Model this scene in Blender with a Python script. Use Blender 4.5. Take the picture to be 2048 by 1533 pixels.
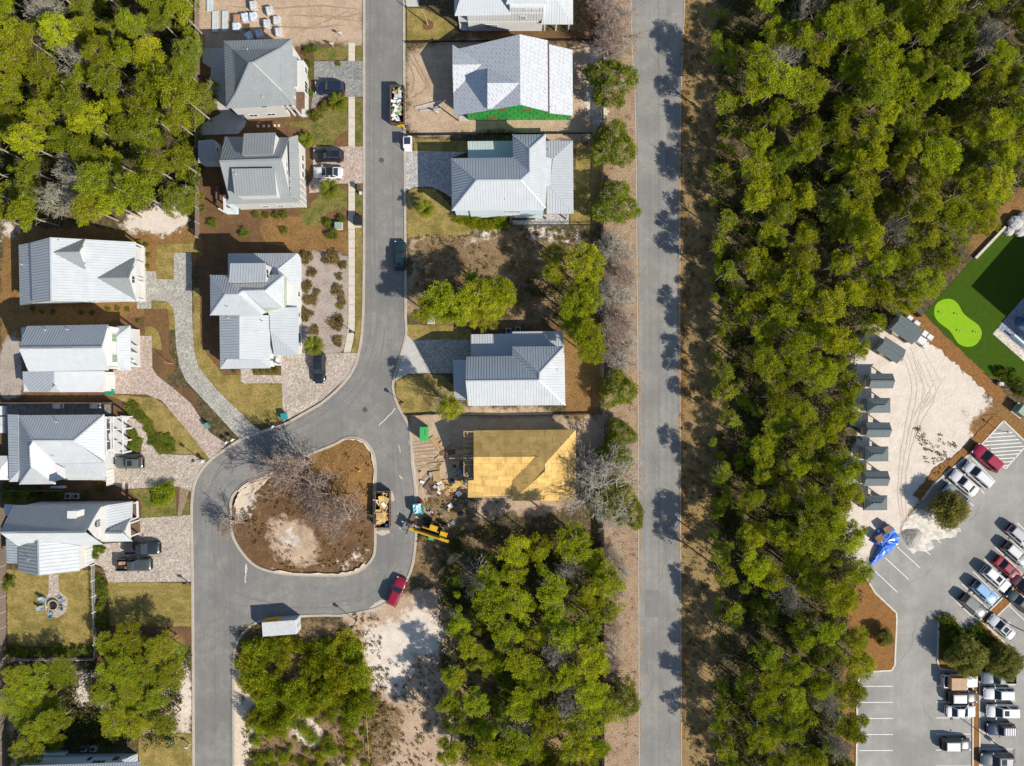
import bpy, math, random
import numpy as np
from mathutils import Vector, Matrix, noise as mnoise
from mathutils.geometry import tessellate_polygon
random.seed(7); np.random.seed(7)
for o in list(bpy.data.objects): bpy.data.objects.remove(o)
scene = bpy.context.scene
COL = scene.collection
# ---------------------------------------------------------------- camera, sky, sun, exposure
S = 12.5            # photograph pixels per metre on the ground
H = 120.0           # drone height in metres
cam_d = bpy.data.cameras.new('camera'); cam = bpy.data.objects.new('camera', cam_d); COL.objects.link(cam)
cam.location = (0, 0, H); cam.rotation_euler = (0, 0, 0)
cam_d.sensor_fit = 'HORIZONTAL'; cam_d.angle = 2*math.atan(1024/S/H)
cam_d.clip_start = 0.5; cam_d.clip_end = 6000
scene.camera = cam
SUN_EL = math.radians(37.5)
SHX, SHY = -0.81, 0.587          # direction in which shadows fall
world = bpy.data.worlds.new('World'); scene.world = world; world.use_nodes = True
wn = world.node_tree.nodes; wl = world.node_tree.links
bg = wn['Background']
sky = wn.new('ShaderNodeTexSky'); sky.sky_type = 'NISHITA'; sky.sun_disc = False
sky.sun_elevation = SUN_EL; sky.sun_rotation = math.atan2(-SHX, -SHY)
sky.air_density = 1.0; sky.dust_density = 0.6; sky.ozone_density = 1.2
wl.new(sky.outputs[0], bg.inputs[0]); bg.inputs[1].default_value = 0.1
sun_d = bpy.data.lights.new('sun', 'SUN'); sun = bpy.data.objects.new('sun', sun_d); COL.objects.link(sun)
sun_d.energy = 4.6; sun_d.angle = math.radians(0.5); sun_d.color = (1.0, 0.93, 0.82)
sd = Vector((-SHX*math.cos(SUN_EL), -SHY*math.cos(SUN_EL), math.sin(SUN_EL)))
sun.rotation_euler = sd.to_track_quat('Z', 'Y').to_euler(); sun.location = (60, -45, 80)
scene.view_settings.view_transform = 'Standard'; scene.view_settings.look = 'None'
scene.view_settings.exposure = 0.5; scene.view_settings.gamma = 1.0
scene.render.engine = 'CYCLES'
scene.cycles.max_bounces = 4; scene.cycles.diffuse_bounces = 2; scene.cycles.glossy_bounces = 1
scene.cycles.transmission_bounces = 3; scene.cycles.transparent_max_bounces = 4
# ---------------------------------------------------------------- coordinates
def W(px, py, z=0.0):
    f = (H-z)/H/S
    return Vector(((px-1024)*f, (766.5-py)*f, z))
class Reg:
    def __init__(s, x0, y0, k): s.x0, s.y0, s.k = x0, y0, k
    def p(s, x, y): return (s.x0+x/s.k, s.y0+y/s.k)
    def __call__(s, *pts): return [s.p(x, y) for x, y in pts]
RA = Reg(360, 0, 5.11); RB = Reg(360, 240, 5.11); RC = Reg(760, 0, 3.7926); RD = Reg(760, 240, 3.7926)
RE = Reg(0, 440, 4.035); RF = Reg(360, 470, 4.035); RG = Reg(0, 780, 3.833); RH = Reg(0, 1120, 3.712)
RI = Reg(760, 470, 3.7926); RJ = Reg(760, 780, 3.7926); RK = Reg(420, 820, 4.258); RL = Reg(420, 1130, 3.804)
RN = Reg(1640, 560, 4.257); RO = Reg(1640, 860, 4.257); RP = Reg(1640, 1170, 4.223); RQ = Reg(860, 1080, 3.3833)
R0 = Reg(0, 0, 1.0); RT = Reg(720, 970, 10.24)
# ---------------------------------------------------------------- materials
MATS = {}
def _nodes(name):
    m = bpy.data.materials.new(name); m.use_nodes = True
    nt = m.node_tree; return m, nt, nt.nodes, nt.links, nt.nodes['Principled BSDF']
def rgb(c): return (c[0], c[1], c[2], 1.0)
def noise_node(nt, vec, scale, detail=5, rough=0.6, dist=0.0):
    n = nt.nodes.new('ShaderNodeTexNoise'); n.inputs['Scale'].default_value = scale
    n.inputs['Detail'].default_value = detail; n.inputs['Roughness'].default_value = rough
    n.inputs['Distortion'].default_value = dist
    nt.links.new(vec, n.inputs['Vector']); return n.outputs['Fac']
def mapr(nt, v, a, b, c=0.0, d=1.0, smooth=False):
    n = nt.nodes.new('ShaderNodeMapRange')
    if smooth: n.interpolation_type = 'SMOOTHSTEP'
    nt.links.new(v, n.inputs['Value'])
    for k, x in zip(('From Min', 'From Max', 'To Min', 'To Max'), (a, b, c, d)): n.inputs[k].default_value = x
    return n.outputs['Result']
def mixc(nt, f, a, b, mode='MIX'):
    n = nt.nodes.new('ShaderNodeMix'); n.data_type = 'RGBA'; n.blend_type = mode
    if isinstance(f, (int, float)): n.inputs['Factor'].default_value = f
    else: nt.links.new(f, n.inputs['Factor'])
    for s, v in (('A', a), ('B', b)):
        i = [q for q in n.inputs if q.name == s and q.type == 'RGBA'][0]
        if isinstance(v, tuple): i.default_value = rgb(v)
        else: nt.links.new(v, i)
    return [q for q in n.outputs if q.type == 'RGBA'][0]
def math_node(nt, op, a, b=0.0, clamp=False):
    n = nt.nodes.new('ShaderNodeMath'); n.operation = op; n.use_clamp = clamp
    for i, v in enumerate((a, b)):
        if isinstance(v, (int, float)): n.inputs[i].default_value = v
        else: nt.links.new(v, n.inputs[i])
    return n.outputs[0]
def mat(name, c, c2=None, sc=2.0, rough=0.7, bump=0.0, bsc=30.0, metal=0.0, fine=0.0, fsc=18.0, lo=0.38, hi=0.62, spec=0.4, coat=0.0, c3=None, sc3=0.3, world_co=False, emit=None, orand=0.0, streak=0.0):
    if name in MATS: return MATS[name]
    m, nt, N, L, P = _nodes(name)
    P.inputs['Roughness'].default_value = rough; P.inputs['Metallic'].default_value = metal
    P.inputs['Specular IOR Level'].default_value = spec; P.inputs['Coat Weight'].default_value = coat
    P.inputs['Coat Roughness'].default_value = 0.06
    if world_co: vec = N.new('ShaderNodeNewGeometry').outputs['Position']
    else: vec = N.new('ShaderNodeTexCoord').outputs['Object']
    col = None
    if c2 is not None:
        col = mixc(nt, mapr(nt, noise_node(nt, vec, sc), lo, hi), tuple(c), tuple(c2))
    if c3 is not None:
        base = col if col is not None else tuple(c)
        col = mixc(nt, mapr(nt, noise_node(nt, vec, sc3, 4), 0.45, 0.62), base, tuple(c3))
    if fine > 0:
        base = col if col is not None else tuple(c)
        v = mapr(nt, noise_node(nt, vec, fsc, 3, 0.7), 0.3, 0.7, 1-fine, 1+fine)
        col = mixc(nt, 1.0, base, (1, 1, 1))
        n = nt.nodes.new('ShaderNodeMix'); n.data_type = 'RGBA'; n.blend_type = 'MULTIPLY'; n.inputs['Factor'].default_value = 1.0
        ia = [q for q in n.inputs if q.type == 'RGBA']
        if isinstance(base, tuple): ia[0].default_value = rgb(base)
        else: L.new(base, ia[0])
        cb = N.new('ShaderNodeCombineColor')
        for k in range(3): L.new(v, cb.inputs[k])
        L.new(cb.outputs[0], ia[1]); col = [q for q in n.outputs if q.type == 'RGBA'][0]
    if streak > 0:
        base = col if col is not None else tuple(c); mp = N.new('ShaderNodeMapping'); mp.inputs['Scale'].default_value = (1.1, 0.02, 1.0); L.new(vec, mp.inputs['Vector'])
        hs = N.new('ShaderNodeHueSaturation'); L.new(mapr(nt, noise_node(nt, mp.outputs[0], 1.0, 3), 0.3, 0.7, 1-streak, 1+streak), hs.inputs['Value'])
        if isinstance(base, tuple): hs.inputs['Color'].default_value = rgb(base)
        else: L.new(base, hs.inputs['Color'])
        col = hs.outputs[0]
    if orand > 0:
        oi = N.new('ShaderNodeObjectInfo')
        hs = N.new('ShaderNodeHueSaturation')
        L.new(mapr(nt, oi.outputs['Random'], 0, 1, 1-orand, 1+orand), hs.inputs['Value'])
        if col is None: hs.inputs['Color'].default_value = rgb(c)
        else: L.new(col, hs.inputs['Color'])
        col = hs.outputs[0]
    if col is None: P.inputs['Base Color'].default_value = rgb(c)
    else: L.new(col, P.inputs['Base Color'])
    if bump > 0:
        b = N.new('ShaderNodeBump'); b.inputs['Strength'].default_value = 1.0; b.inputs['Distance'].default_value = bump
        L.new(noise_node(nt, vec, bsc, 4), b.inputs['Height']); L.new(b.outputs[0], P.inputs['Normal'])
    if emit: P.inputs['Emission Color'].default_value = rgb(emit[0]); P.inputs['Emission Strength'].default_value = emit[1]
    MATS[name] = m; return m
def leaf_mat(name, ca, cb, cc, orand=0.22, trans=0.3, hue=0.02):
    if name in MATS: return MATS[name]
    m, nt, N, L, P = _nodes(name); N.remove(P)
    vec = N.new('ShaderNodeTexCoord').outputs['Object']
    col = mixc(nt, mapr(nt, noise_node(nt, vec, 0.9, 3), 0.4, 0.62), tuple(ca), tuple(cb))
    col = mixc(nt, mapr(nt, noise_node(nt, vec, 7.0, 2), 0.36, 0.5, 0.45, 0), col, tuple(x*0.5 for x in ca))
    col = mixc(nt, mapr(nt, noise_node(nt, vec, 5.0, 2), 0.6, 0.7, 0, 0.85), col, tuple(cc))
    oi = N.new('ShaderNodeObjectInfo'); hs = N.new('ShaderNodeHueSaturation')
    L.new(mapr(nt, oi.outputs['Random'], 0, 1, 1-orand, 1+orand), hs.inputs['Value'])
    r2 = math_node(nt, 'FRACT', math_node(nt, 'MULTIPLY', oi.outputs['Random'], 17.31))
    L.new(mapr(nt, r2, 0, 1, 0.5-hue, 0.5+hue), hs.inputs['Hue'])
    L.new(col, hs.inputs['Color'])
    d = N.new('ShaderNodeBsdfDiffuse'); t = N.new('ShaderNodeBsdfTranslucent'); mx = N.new('ShaderNodeMixShader')
    mx.inputs[0].default_value = trans
    L.new(hs.outputs[0], d.inputs[0]); L.new(hs.outputs[0], t.inputs[0])
    L.new(d.outputs[0], mx.inputs[1]); L.new(t.outputs[0], mx.inputs[2])
    L.new(mx.outputs[0], N['Material Output'].inputs[0])
    MATS[name] = m; return m
def paver_mat(name, c1, c2, c3, scale=3.2, rot=0.0, mortar=(0.16, 0.14, 0.12)):
    if name in MATS: return MATS[name]
    m, nt, N, L, P = _nodes(name); P.inputs['Roughness'].default_value = 0.85
    g = N.new('ShaderNodeNewGeometry'); mp = N.new('ShaderNodeMapping'); mp.inputs['Rotation'].default_value[2] = rot
    L.new(g.outputs['Position'], mp.inputs['Vector'])
    br = N.new('ShaderNodeTexBrick'); br.inputs['Scale'].default_value = scale*1.25
    br.inputs['Mortar Size'].default_value = 0.02; br.inputs['Brick Width'].default_value = 0.8; br.inputs['Row Height'].default_value = 0.45
    br.inputs['Color1'].default_value = rgb(c1); br.inputs['Color2'].default_value = rgb(c2); br.inputs['Mortar'].default_value = rgb(mortar)
    br.inputs['Bias'].default_value = 0.0
    L.new(mp.outputs[0], br.inputs['Vector'])
    vo = N.new('ShaderNodeTexVoronoi'); vo.inputs['Scale'].default_value = 5.2; L.new(mp.outputs[0], vo.inputs['Vector'])
    sep = N.new('ShaderNodeSeparateColor'); L.new(vo.outputs['Color'], sep.inputs[0])
    col = mixc(nt, mapr(nt, sep.outputs[0], 0.45, 0.75), br.outputs['Color'], tuple(c3))
    col = mixc(nt, mapr(nt, noise_node(nt, mp.outputs[0], 0.35, 4), 0.35, 0.7, 0.0, 0.45), col, tuple(x*0.75 for x in c1))
    v2 = mapr(nt, sep.outputs[1], 0, 1, 0.72, 1.28)
    hs = N.new('ShaderNodeHueSaturation'); L.new(v2, hs.inputs['Value']); L.new(col, hs.inputs['Color'])
    L.new(hs.outputs[0], P.inputs['Base Color'])
    b = N.new('ShaderNodeBump'); b.inputs['Distance'].default_value = 0.01; L.new(br.outputs['Fac'], b.inputs['Height']); b.invert = True
    L.new(b.outputs[0], P.inputs['Normal'])
    MATS[name] = m; return m
# ---------------------------------------------------------------- objects
def tag(o, label=None, cat=None, group=None, kind=None):
    if label: o['label'] = label
    if cat: o['category'] = cat
    if group: o['group'] = group
    if kind: o['kind'] = kind
    return o
def thing(name, label, cat, loc=(0, 0, 0), rz=0.0, group=None):
    o = bpy.data.objects.new(name, None); COL.objects.link(o)
    o.empty_display_size = 0.3
    o.location = loc; o.rotation_euler = (0, 0, rz); return tag(o, label, cat, group)
def smooth_mesh(me): me.polygons.foreach_set('use_smooth', [True]*len(me.polygons))
class MB:
    def __init__(s): s.v = []; s.f = []
    def add(s, vs, fs):
        b = len(s.v); s.v.extend([tuple(v) for v in vs]); s.f.extend([tuple(i+b for i in f) for f in fs]); return s
    def box(s, c, d, rz=0.0, taper=1.0):
        x, y, z = d[0]/2, d[1]/2, d[2]/2; ca, sa = math.cos(rz), math.sin(rz); vs = []
        for dz, t in ((-z, 1.0), (z, taper)):
            for dx, dy in ((-x, -y), (x, -y), (x, y), (-x, y)):
                dx, dy = dx*t, dy*t
                vs.append((c[0]+dx*ca-dy*sa, c[1]+dx*sa+dy*ca, c[2]+dz))
        return s.add(vs, [(3, 2, 1, 0), (4, 5, 6, 7), (0, 1, 5, 4), (1, 2, 6, 5), (2, 3, 7, 6), (3, 0, 4, 7)])
    def prism(s, poly, z0, z1):
        n = len(poly)
        a = sum(poly[i][0]*poly[(i+1) % n][1]-poly[(i+1) % n][0]*poly[i][1] for i in range(n))
        if a < 0: poly = poly[::-1]
        vs = [(p[0], p[1], z0) for p in poly]+[(p[0], p[1], z1) for p in poly]
        tr = tessellate_polygon([[Vector((p[0], p[1], 0)) for p in poly]])
        fs = [tuple(reversed(t)) for t in tr]+[tuple(i+n for i in t) for t in tr]
        fs += [(i, (i+1) % n, (i+1) % n+n, i+n) for i in range(n)]
        return s.add(vs, fs)
    def beam(s, p, q, w, h, up=Vector((0, 0, 1))):
        p, q = Vector(p), Vector(q); d = (q-p)
        if d.length < 1e-6: return s
        d.normalize(); sx = d.cross(up)
        if sx.length < 1e-4: sx = d.cross(Vector((1, 0, 0)))
        sx.normalize(); uz = sx.cross(d)
        vs = []
        for e in (p, q):
            for a, b in ((-1, -1), (1, -1), (1, 1), (-1, 1)): vs.append(e+sx*(a*w/2)+uz*(b*h/2))
        return s.add(vs, [(3, 2, 1, 0), (4, 5, 6, 7), (0, 1, 5, 4), (1, 2, 6, 5), (2, 3, 7, 6), (3, 0, 4, 7)])
    def tube(s, p, q, r0, r1=None, n=8):
        r1 = r0 if r1 is None else r1
        p, q = Vector(p), Vector(q); d = (q-p).normalized()
        a = d.cross(Vector((0, 0, 1)))
        if a.length < 1e-3: a = Vector((1, 0, 0))
        a.normalize(); b = d.cross(a); vs = []
        for e, r in ((p, r0), (q, r1)):
            for i in range(n):
                t = 2*math.pi*i/n; vs.append(e+a*(r*math.cos(t))+b*(r*math.sin(t)))
        fs = [(i, (i+1) % n, (i+1) % n+n, i+n) for i in range(n)]
        return s.add(vs, fs+[tuple(range(n-1, -1, -1)), tuple(range(n, 2*n))])
    def lathe(s, prof, c=(0, 0, 0), n=14):
        vs = []; m = len(prof)
        for r, z in prof:
            for i in range(n):
                t = 2*math.pi*i/n; vs.append((c[0]+r*math.cos(t), c[1]+r*math.sin(t), c[2]+z))
        fs = [(k*n+i, k*n+(i+1) % n, (k+1)*n+(i+1) % n, (k+1)*n+i) for k in range(m-1) for i in range(n)]
        return s.add(vs, fs+[tuple(range(n-1, -1, -1)), tuple(range((m-1)*n, m*n))])
    def ball(s, c, r, n=8, m=5, sq=1.0):
        return s.lathe([(max(1e-3, r*math.sin(math.pi*k/m)), -r*sq*math.cos(math.pi*k/m)) for k in range(m+1)], c, n)
    def quad(s, a, b, c, d): return s.add([a, b, c, d], [(0, 1, 2, 3)])
    def mesh(s, name, m=None, off=None, smooth=False):
        me = bpy.data.meshes.new(name)
        vs = s.v if off is None else [(v[0]-off[0], v[1]-off[1], v[2]-off[2]) for v in s.v]
        me.from_pydata(vs, [], s.f); me.validate()
        if m: me.materials.append(m)
        if smooth: smooth_mesh(me)
        return me
    def part(s, name, m, parent=None, smooth=False):      # vertices in world coordinates, parent unrotated
        off = Vector((0, 0, 0)); q = parent
        while q is not None: off += q.location; q = q.parent
        o = bpy.data.objects.new(name, s.mesh(name, m, off, smooth)); COL.objects.link(o); o.parent = parent; return o
    def local(s, name, m, parent, smooth=False):           # vertices already in the parent's space
        o = bpy.data.objects.new(name, s.mesh(name, m, None, smooth)); COL.objects.link(o); o.parent = parent; return o
    def solo(s, name, m, label, cat, group=None, smooth=False, base=None, kind=None):   # single-mesh thing
        if base is None:
            a = np.array(s.v); base = Vector((a[:, 0].mean(), a[:, 1].mean(), a[:, 2].min()))
        o = bpy.data.objects.new(name, s.mesh(name, m, base, smooth)); COL.objects.link(o); o.location = base
        return tag(o, label, cat, group, kind)
def copy_tree(o, parent=None):
    c = o.copy(); COL.objects.link(c); c.parent = parent
    for ch in o.children: copy_tree(ch, c)
    return c
def np_mesh(name, V, F, m=None):
    me = bpy.data.meshes.new(name); V = np.asarray(V, np.float32); F = np.asarray(F, np.int32); k = F.shape[1]
    me.vertices.add(len(V)); me.vertices.foreach_set('co', V.ravel())
    me.loops.add(F.size); me.loops.foreach_set('vertex_index', F.ravel())
    me.polygons.add(len(F)); me.polygons.foreach_set('loop_start', np.arange(0, F.size, k, dtype=np.int32))
    me.polygons.foreach_set('loop_total', np.full(len(F), k, np.int32))
    me.update(calc_edges=True)
    if m: me.materials.append(m)
    return me
def catmull(pts, n=5, closed=True):
    out = []; N = len(pts); rng = range(N) if closed else range(N-1)
    for i in rng:
        g = lambda j: pts[j % N] if closed else pts[min(max(j, 0), N-1)]
        p0, p1, p2, p3 = g(i-1), g(i), g(i+1), g(i+2)
        for k in range(n):
            t = k/n; t2, t3 = t*t, t*t*t
            out.append(tuple(0.5*((2*p1[a])+(-p0[a]+p2[a])*t+(2*p0[a]-5*p1[a]+4*p2[a]-p3[a])*t2+(-p0[a]+3*p1[a]-3*p2[a]+p3[a])*t3) for a in (0, 1)))
    if not closed: out.append(tuple(pts[-1]))
    return out
def sheet(name, pts, m, z, smooth=False, holes=(), jit=0.0, parent=None, thick=0.0):
    def prep(q):
        if smooth: q = catmull(q, 5)
        if jit > 0:
            r = []
            for i in range(len(q)):
                a, b = q[i], q[(i+1) % len(q)]; d = math.hypot(b[0]-a[0], b[1]-a[1]); n = max(1, int(d/5))
                for k in range(n):
                    t = k/n; r.append((a[0]+(b[0]-a[0])*t+random.uniform(-jit, jit), a[1]+(b[1]-a[1])*t+random.uniform(-jit, jit)))
            q = r
        return [W(x, y, 0) for x, y in q]
    loops = [prep(pts)]+[prep(h) for h in holes]
    vs = [v for l in loops for v in l]; tr = tessellate_polygon(loops)
    fs = []
    for t in tr:
        a, b, c = (vs[i] for i in t)
        fs.append(tuple(t) if (b-a).cross(c-a).z > 0 else tuple(reversed(t)))
    mb = MB(); mb.add([(v.x, v.y, z) for v in vs], fs)
    o = mb.part(name, m, parent)
    if parent is None: o['kind'] = 'structure'
    return o
def strip(name, path, w, h, m, z=0.0, closed=False, parent=None, kind='structure'):
    P = [W(x, y) for x, y in path]; n = len(P); mb = MB(); vs = []
    for i in range(n):
        a = P[(i-1) % n] if closed else P[max(i-1, 0)]; b = P[(i+1) % n] if closed else P[min(i+1, n-1)]
        d = (b-a).normalized(); s = Vector((-d.y, d.x, 0)); p = P[i]
        vs += [p-s*w/2+Vector((0, 0, z)), p-s*(w/2-0.03)+Vector((0, 0, z+h)), p+s*(w/2-0.03)+Vector((0, 0, z+h)), p+s*w/2+Vector((0, 0, z))]
    fs = []
    for i in range(n if closed else n-1):
        j = (i+1) % n
        for k in range(3): fs.append((i*4+k+1, i*4+k, j*4+k, j*4+k+1))
    mb.add(vs, fs); o = mb.part(name, m, parent)
    if parent is None: o['kind'] = kind
    return o
def dash(name, a, b, w, m, z, parent=None):
    p, q = W(*a), W(*b); d = (q-p).normalized(); s = Vector((-d.y, d.x, 0))*w/2
    mb = MB(); Z = Vector((0, 0, z)); mb.add([p-s+Z, q-s+Z, q+s+Z, p+s+Z], [(0, 1, 2, 3)])
    return mb.part(name, m, parent)
# ---------------------------------------------------------------- ground with its natural covers
def inside(X, Y, poly):
    r = np.zeros(X.shape, bool); n = len(poly)
    for i in range(n):
        x0, y0 = poly[i]; x1, y1 = poly[(i+1) % n]
        if y0 == y1: continue
        c = ((y0 > Y) != (y1 > Y)) & (X < (x1-x0)*(Y-y0)/(y1-y0)+x0); r ^= c
    return r
def blur(A, r):
    for ax in (0, 1):
        k = np.cumsum(np.insert(np.pad(A, [(r+1, r)] if ax == 0 and A.ndim == 1 else [((r+1, r) if a == ax else (0, 0)) for a in (0, 1)], mode='edge'), 0, 0, axis=ax), axis=ax)
        n = A.shape[ax]
        hi = np.take(k, np.arange(2*r+2, 2*r+2+n), axis=ax); lo = np.take(k, np.arange(1, 1+n), axis=ax)
        A = (hi-lo)/(2*r+1)
    return A
GX = np.arange(-92, 92.01, 0.4); GY = np.arange(-72, 72.01, 0.4)
PX = 1024+GX[None, :]*S+0*GY[:, None]; PY = 766.5-GY[:, None]*S+0*GX[None, :]
KINDS = ['white', 'tan', 'straw', 'brush', 'olive', 'mulch', 'gravel', 'pink']
KP = {
 'white': [R0((275, 412), (388, 408), (388, 462), (330, 472), (235, 452)), R0((0, 445), (60, 440), (30, 470), (0, 480)),
           R0((1700, 690), (1760, 640), (1850, 690), (1900, 700), (1990, 795), (1870, 975), (1800, 1055), (1740, 1130), (1690, 1100), (1700, 900)),
           R0((560, 1055), (590, 1060), (615, 1085), (590, 1105), (560, 1090)),
           R0((468, 1330), (490, 1300), (520, 1480), (510, 1600), (468, 1600)), R0((345, 1310), (388, 1300), (388, 1465), (350, 1465)),
           R0((150, 1340), (210, 1320), (240, 1400), (230, 1450), (150, 1400)), R0((580, 1440), (640, 1440), (660, 1480), (600, 1500)),
           R0((735, 1250), (800, 1250), (830, 1330), (800, 1400), (745, 1380)), R0((790, 1240), (850, 1210), (900, 1280), (840, 1320)),
           R0((464, 990), (500, 965), (520, 980), (480, 1060), (462, 1050)), R0((500, 1128), (560, 1138), (690, 1138), (742, 1100), (745, 1120), (700, 1150), (560, 1150)),
           R0((980, 1430), (1080, 1440), (1080, 1490), (990, 1480)), R0((1180, 90), (1205, 90), (1205, 270), (1170, 250)),
           R0((940, 460), (1010, 460), (1010, 480), (930, 482)), R0((1060, 455), (1180, 460), (1180, 475), (1070, 480))],
 'tan': [R0((515, 1050), (560, 1035), (600, 1045), (640, 1070), (660, 1110), (600, 1128), (545, 1118)), R0((393, -60), (728, -60), (728, 92), (640, 92), (600, 90), (440, 95), (400, 105)), R0((805, 86), (1195, 86), (1195, 272), (805, 272)),
         R0((815, 470), (1000, 470), (860, 600), (815, 640)), R0((800, 820), (1205, 825), (1205, 1000), (1100, 1020), (960, 1040), (880, 1110), (800, 1110), (825, 980)),
         R0((690, 1225), (880, 1180), (950, 1240), (900, 1400), (960, 1600), (730, 1600), (720, 1300)), R0((20, 1310), (50, 1310), (60, 1600), (20, 1600)),
         R0((470, 1560), (900, 1500), (900, 1620), (470, 1620)), R0((280, 1300), (388, 1290), (388, 1470), (280, 1480))],
 'pink': [R0((1200, -60), (1275, -60), (1282, 1600), (1203, 1600))],
 'straw': [R0((0, 455), (400, 455), (400, 510), (330, 620), (0, 700)), R0((520, 430), (715, 425), (715, 505), (600, 505), (520, 490)),
           R0((1790, 590), (1850, 640), (1990, 770), (2010, 800), (2110, 840), (2110, 960), (2000, 850), (1800, 1060), (1780, 1030), (1860, 930), (1990, 790), (1880, 690), (1800, 640)),
           R0((1880, 640), (1960, 440), (2048, 360), (2110, 340), (2110, 440), (2010, 445), (1945, 520)), R0((1352, -60), (1425, -60), (1430, 500), (1425, 1600), (1352, 1600)),
           R0((1690, 1180), (1760, 1200), (1800, 1340), (1720, 1370), (1712, 1600), (1680, 1600)), R0((1125, 640), (1205, 640), (1205, 830), (1125, 830)),
           R0((270, 1290), (388, 1260), (388, 1300), (300, 1320)), R0((600, 900), (700, 870), (755, 890), (757, 1030), (640, 1000))],
 'brush': [R0((830, 475), (1205, 470), (1205, 640), (880, 660), (815, 600)), R0((470, 1260), (730, 1260), (740, 1533), (500, 1533)),
           R0((815, 1050), (960, 1030), (1000, 1100), (870, 1180), (820, 1150)), R0((735, 1380), (790, 1400), (800, 1533), (735, 1533)), R0((850, 960), (900, 960), (960, 1010), (900, 1060), (840, 1020)),
           R0((1835, 845), (1900, 870), (1925, 890), (1890, 940), (1860, 960), (1835, 900))],
 'olive': [R0((1150, 270), (1200, 270), (1200, 460), (1150, 460)), R0((1366, -60), (1440, -60), (1450, 440), (1440, 1600), (1364, 1600)), R0((900, 1240), (1200, 1240), (1190, 1600), (940, 1600))],
 'mulch': [R0((398, 95), (728, 92), (728, 480), (600, 510), (398, 520)), R0((0, 640), (310, 590), (340, 740), (230, 960), (0, 960)), R0((0, 960), (390, 760), (390, 1060), (270, 1060), (0, 1030)),
           R0((440, 960), (547, 930), (700, 860), (760, 880), (765, 1150), (560, 1165), (480, 1120), (440, 1060)), R0((190, 1240), (390, 1230), (390, 1300), (190, 1330)),
           R0((830, 640), (1205, 630), (1205, 700), (830, 690)), R0((10, 1290), (200, 1290), (200, 1320), (10, 1320)), R0((190, 1120), (218, 1130), (220, 1260), (190, 1260)),
           R0((815, 60), (1180, 60), (1180, 86), (815, 86)), R0((398, 500), (460, 500), (460, 745), (400, 720)), R0((1180, -60), (1200, -60), (1200, 86), (1160, 86))],
 'gravel': [R0((600, 505), (700, 500), (698, 700), (688, 712), (600, 710)), R0((0, 700), (40, 640), (48, 800), (0, 800))],
}
def vn(X, Y, s, seed):
    X = X/s+seed*13.7; Y = Y/s+seed*7.1; xi = np.floor(X).astype(int); yi = np.floor(Y).astype(int); fx = X-xi; fy = Y-yi
    h = lambda a, b: (np.sin(a*127.1+b*311.7)*43758.5453) % 1.0
    fx = fx*fx*(3-2*fx); fy = fy*fy*(3-2*fy)
    return (h(xi, yi)*(1-fx)+h(xi+1, yi)*fx)*(1-fy)+(h(xi, yi+1)*(1-fx)+h(xi+1, yi+1)*fx)*fy
gx = GX[None, :]+0*GY[:, None]; gy = GY[:, None]+0*GX[None, :]
wx = (vn(gx, gy, 4.5, 11)-0.5)*34+(vn(gx, gy, 1.6, 12)-0.5)*16; wy = (vn(gx, gy, 4.5, 13)-0.5)*34+(vn(gx, gy, 1.6, 14)-0.5)*16
masks = {}
for k in KINDS:
    A = np.zeros(PX.shape)
    wa = {'pink': 0.15, 'gravel': 0.3, 'mulch': 0.35, 'straw': 0.5}.get(k, 1.0)
    for poly in KP.get(k, []): A[inside(PX+wx*wa, PY+wy*wa, poly)] = 1.0
    A = blur(blur(A, 3), 3)
    A = A*(0.72+0.56*(vn(gx, gy, 5, 21)*0.6+vn(gx, gy, 2, 22)*0.4)) if k in ('white', 'brush', 'olive') else A
    masks[k] = A
# vehicle ruts pressed into the right-hand sand lot and the front building lots
def rut_depth(path, w, d):
    P = [W(*q) for q in catmull(path, 8, closed=False)]; X = GX[None, :]+0*GY[:, None]; Y = GY[:, None]+0*GX[None, :]
    D = np.full(X.shape, 1e9)
    for p in P: D = np.minimum(D, (X-p.x)**2+(Y-p.y)**2)
    return -d*np.exp(-D/(w*w))
xs = np.concatenate(([-4000, -900, -300, -150, -110], GX, [110, 150, 300, 900, 4000])); ys = np.concatenate(([-4000, -900, -300, -150, -100], GY, [100, 150, 300, 900, 4000]))
Z = np.zeros((len(ys), len(xs)))
rough_amt = np.clip(masks['white']*0.5+masks['tan']+masks['brush'], 0, 1)
paved = np.zeros(PX.shape)
for poly in (R0((700, -80), (830, -80), (830, 660), (850, 700), (860, 800), (800, 800), (840, 860), (850, 1000), (850, 1100), (760, 1240), (500, 1330), (490, 1620), (360, 1620), (360, 900), (560, 830), (700, 740), (690, 600)),
             R0((1250, -80), (1385, -80), (1375, 1620), (1265, 1620)), R0((1700, 1120), (1880, 940), (2010, 820), (2200, 1000), (2200, 1620), (1690, 1620)), R0((1840, 620), (2020, 430), (2200, 430), (2200, 800), (1990, 780))):
    paved[inside(PX, PY, poly)] = 1.0
isl = np.zeros(PX.shape); isl[inside(PX, PY, R0((500, 980), (620, 925), (700, 895), (735, 920), (738, 1090), (700, 1130), (560, 1130), (480, 1060)))] = 1.0
isl = blur(isl, 3)
paved = np.clip(blur(paved, 3)*1.6-isl*2.5, 0, 1)
relief = (vn(gx, gy, 1.3, 1)*0.5+vn(gx, gy, 0.7, 2)*0.5)*0.1*rough_amt*(1-paved)-0.07*rough_amt*(1-paved)
ruts = np.zeros(gx.shape)
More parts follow.
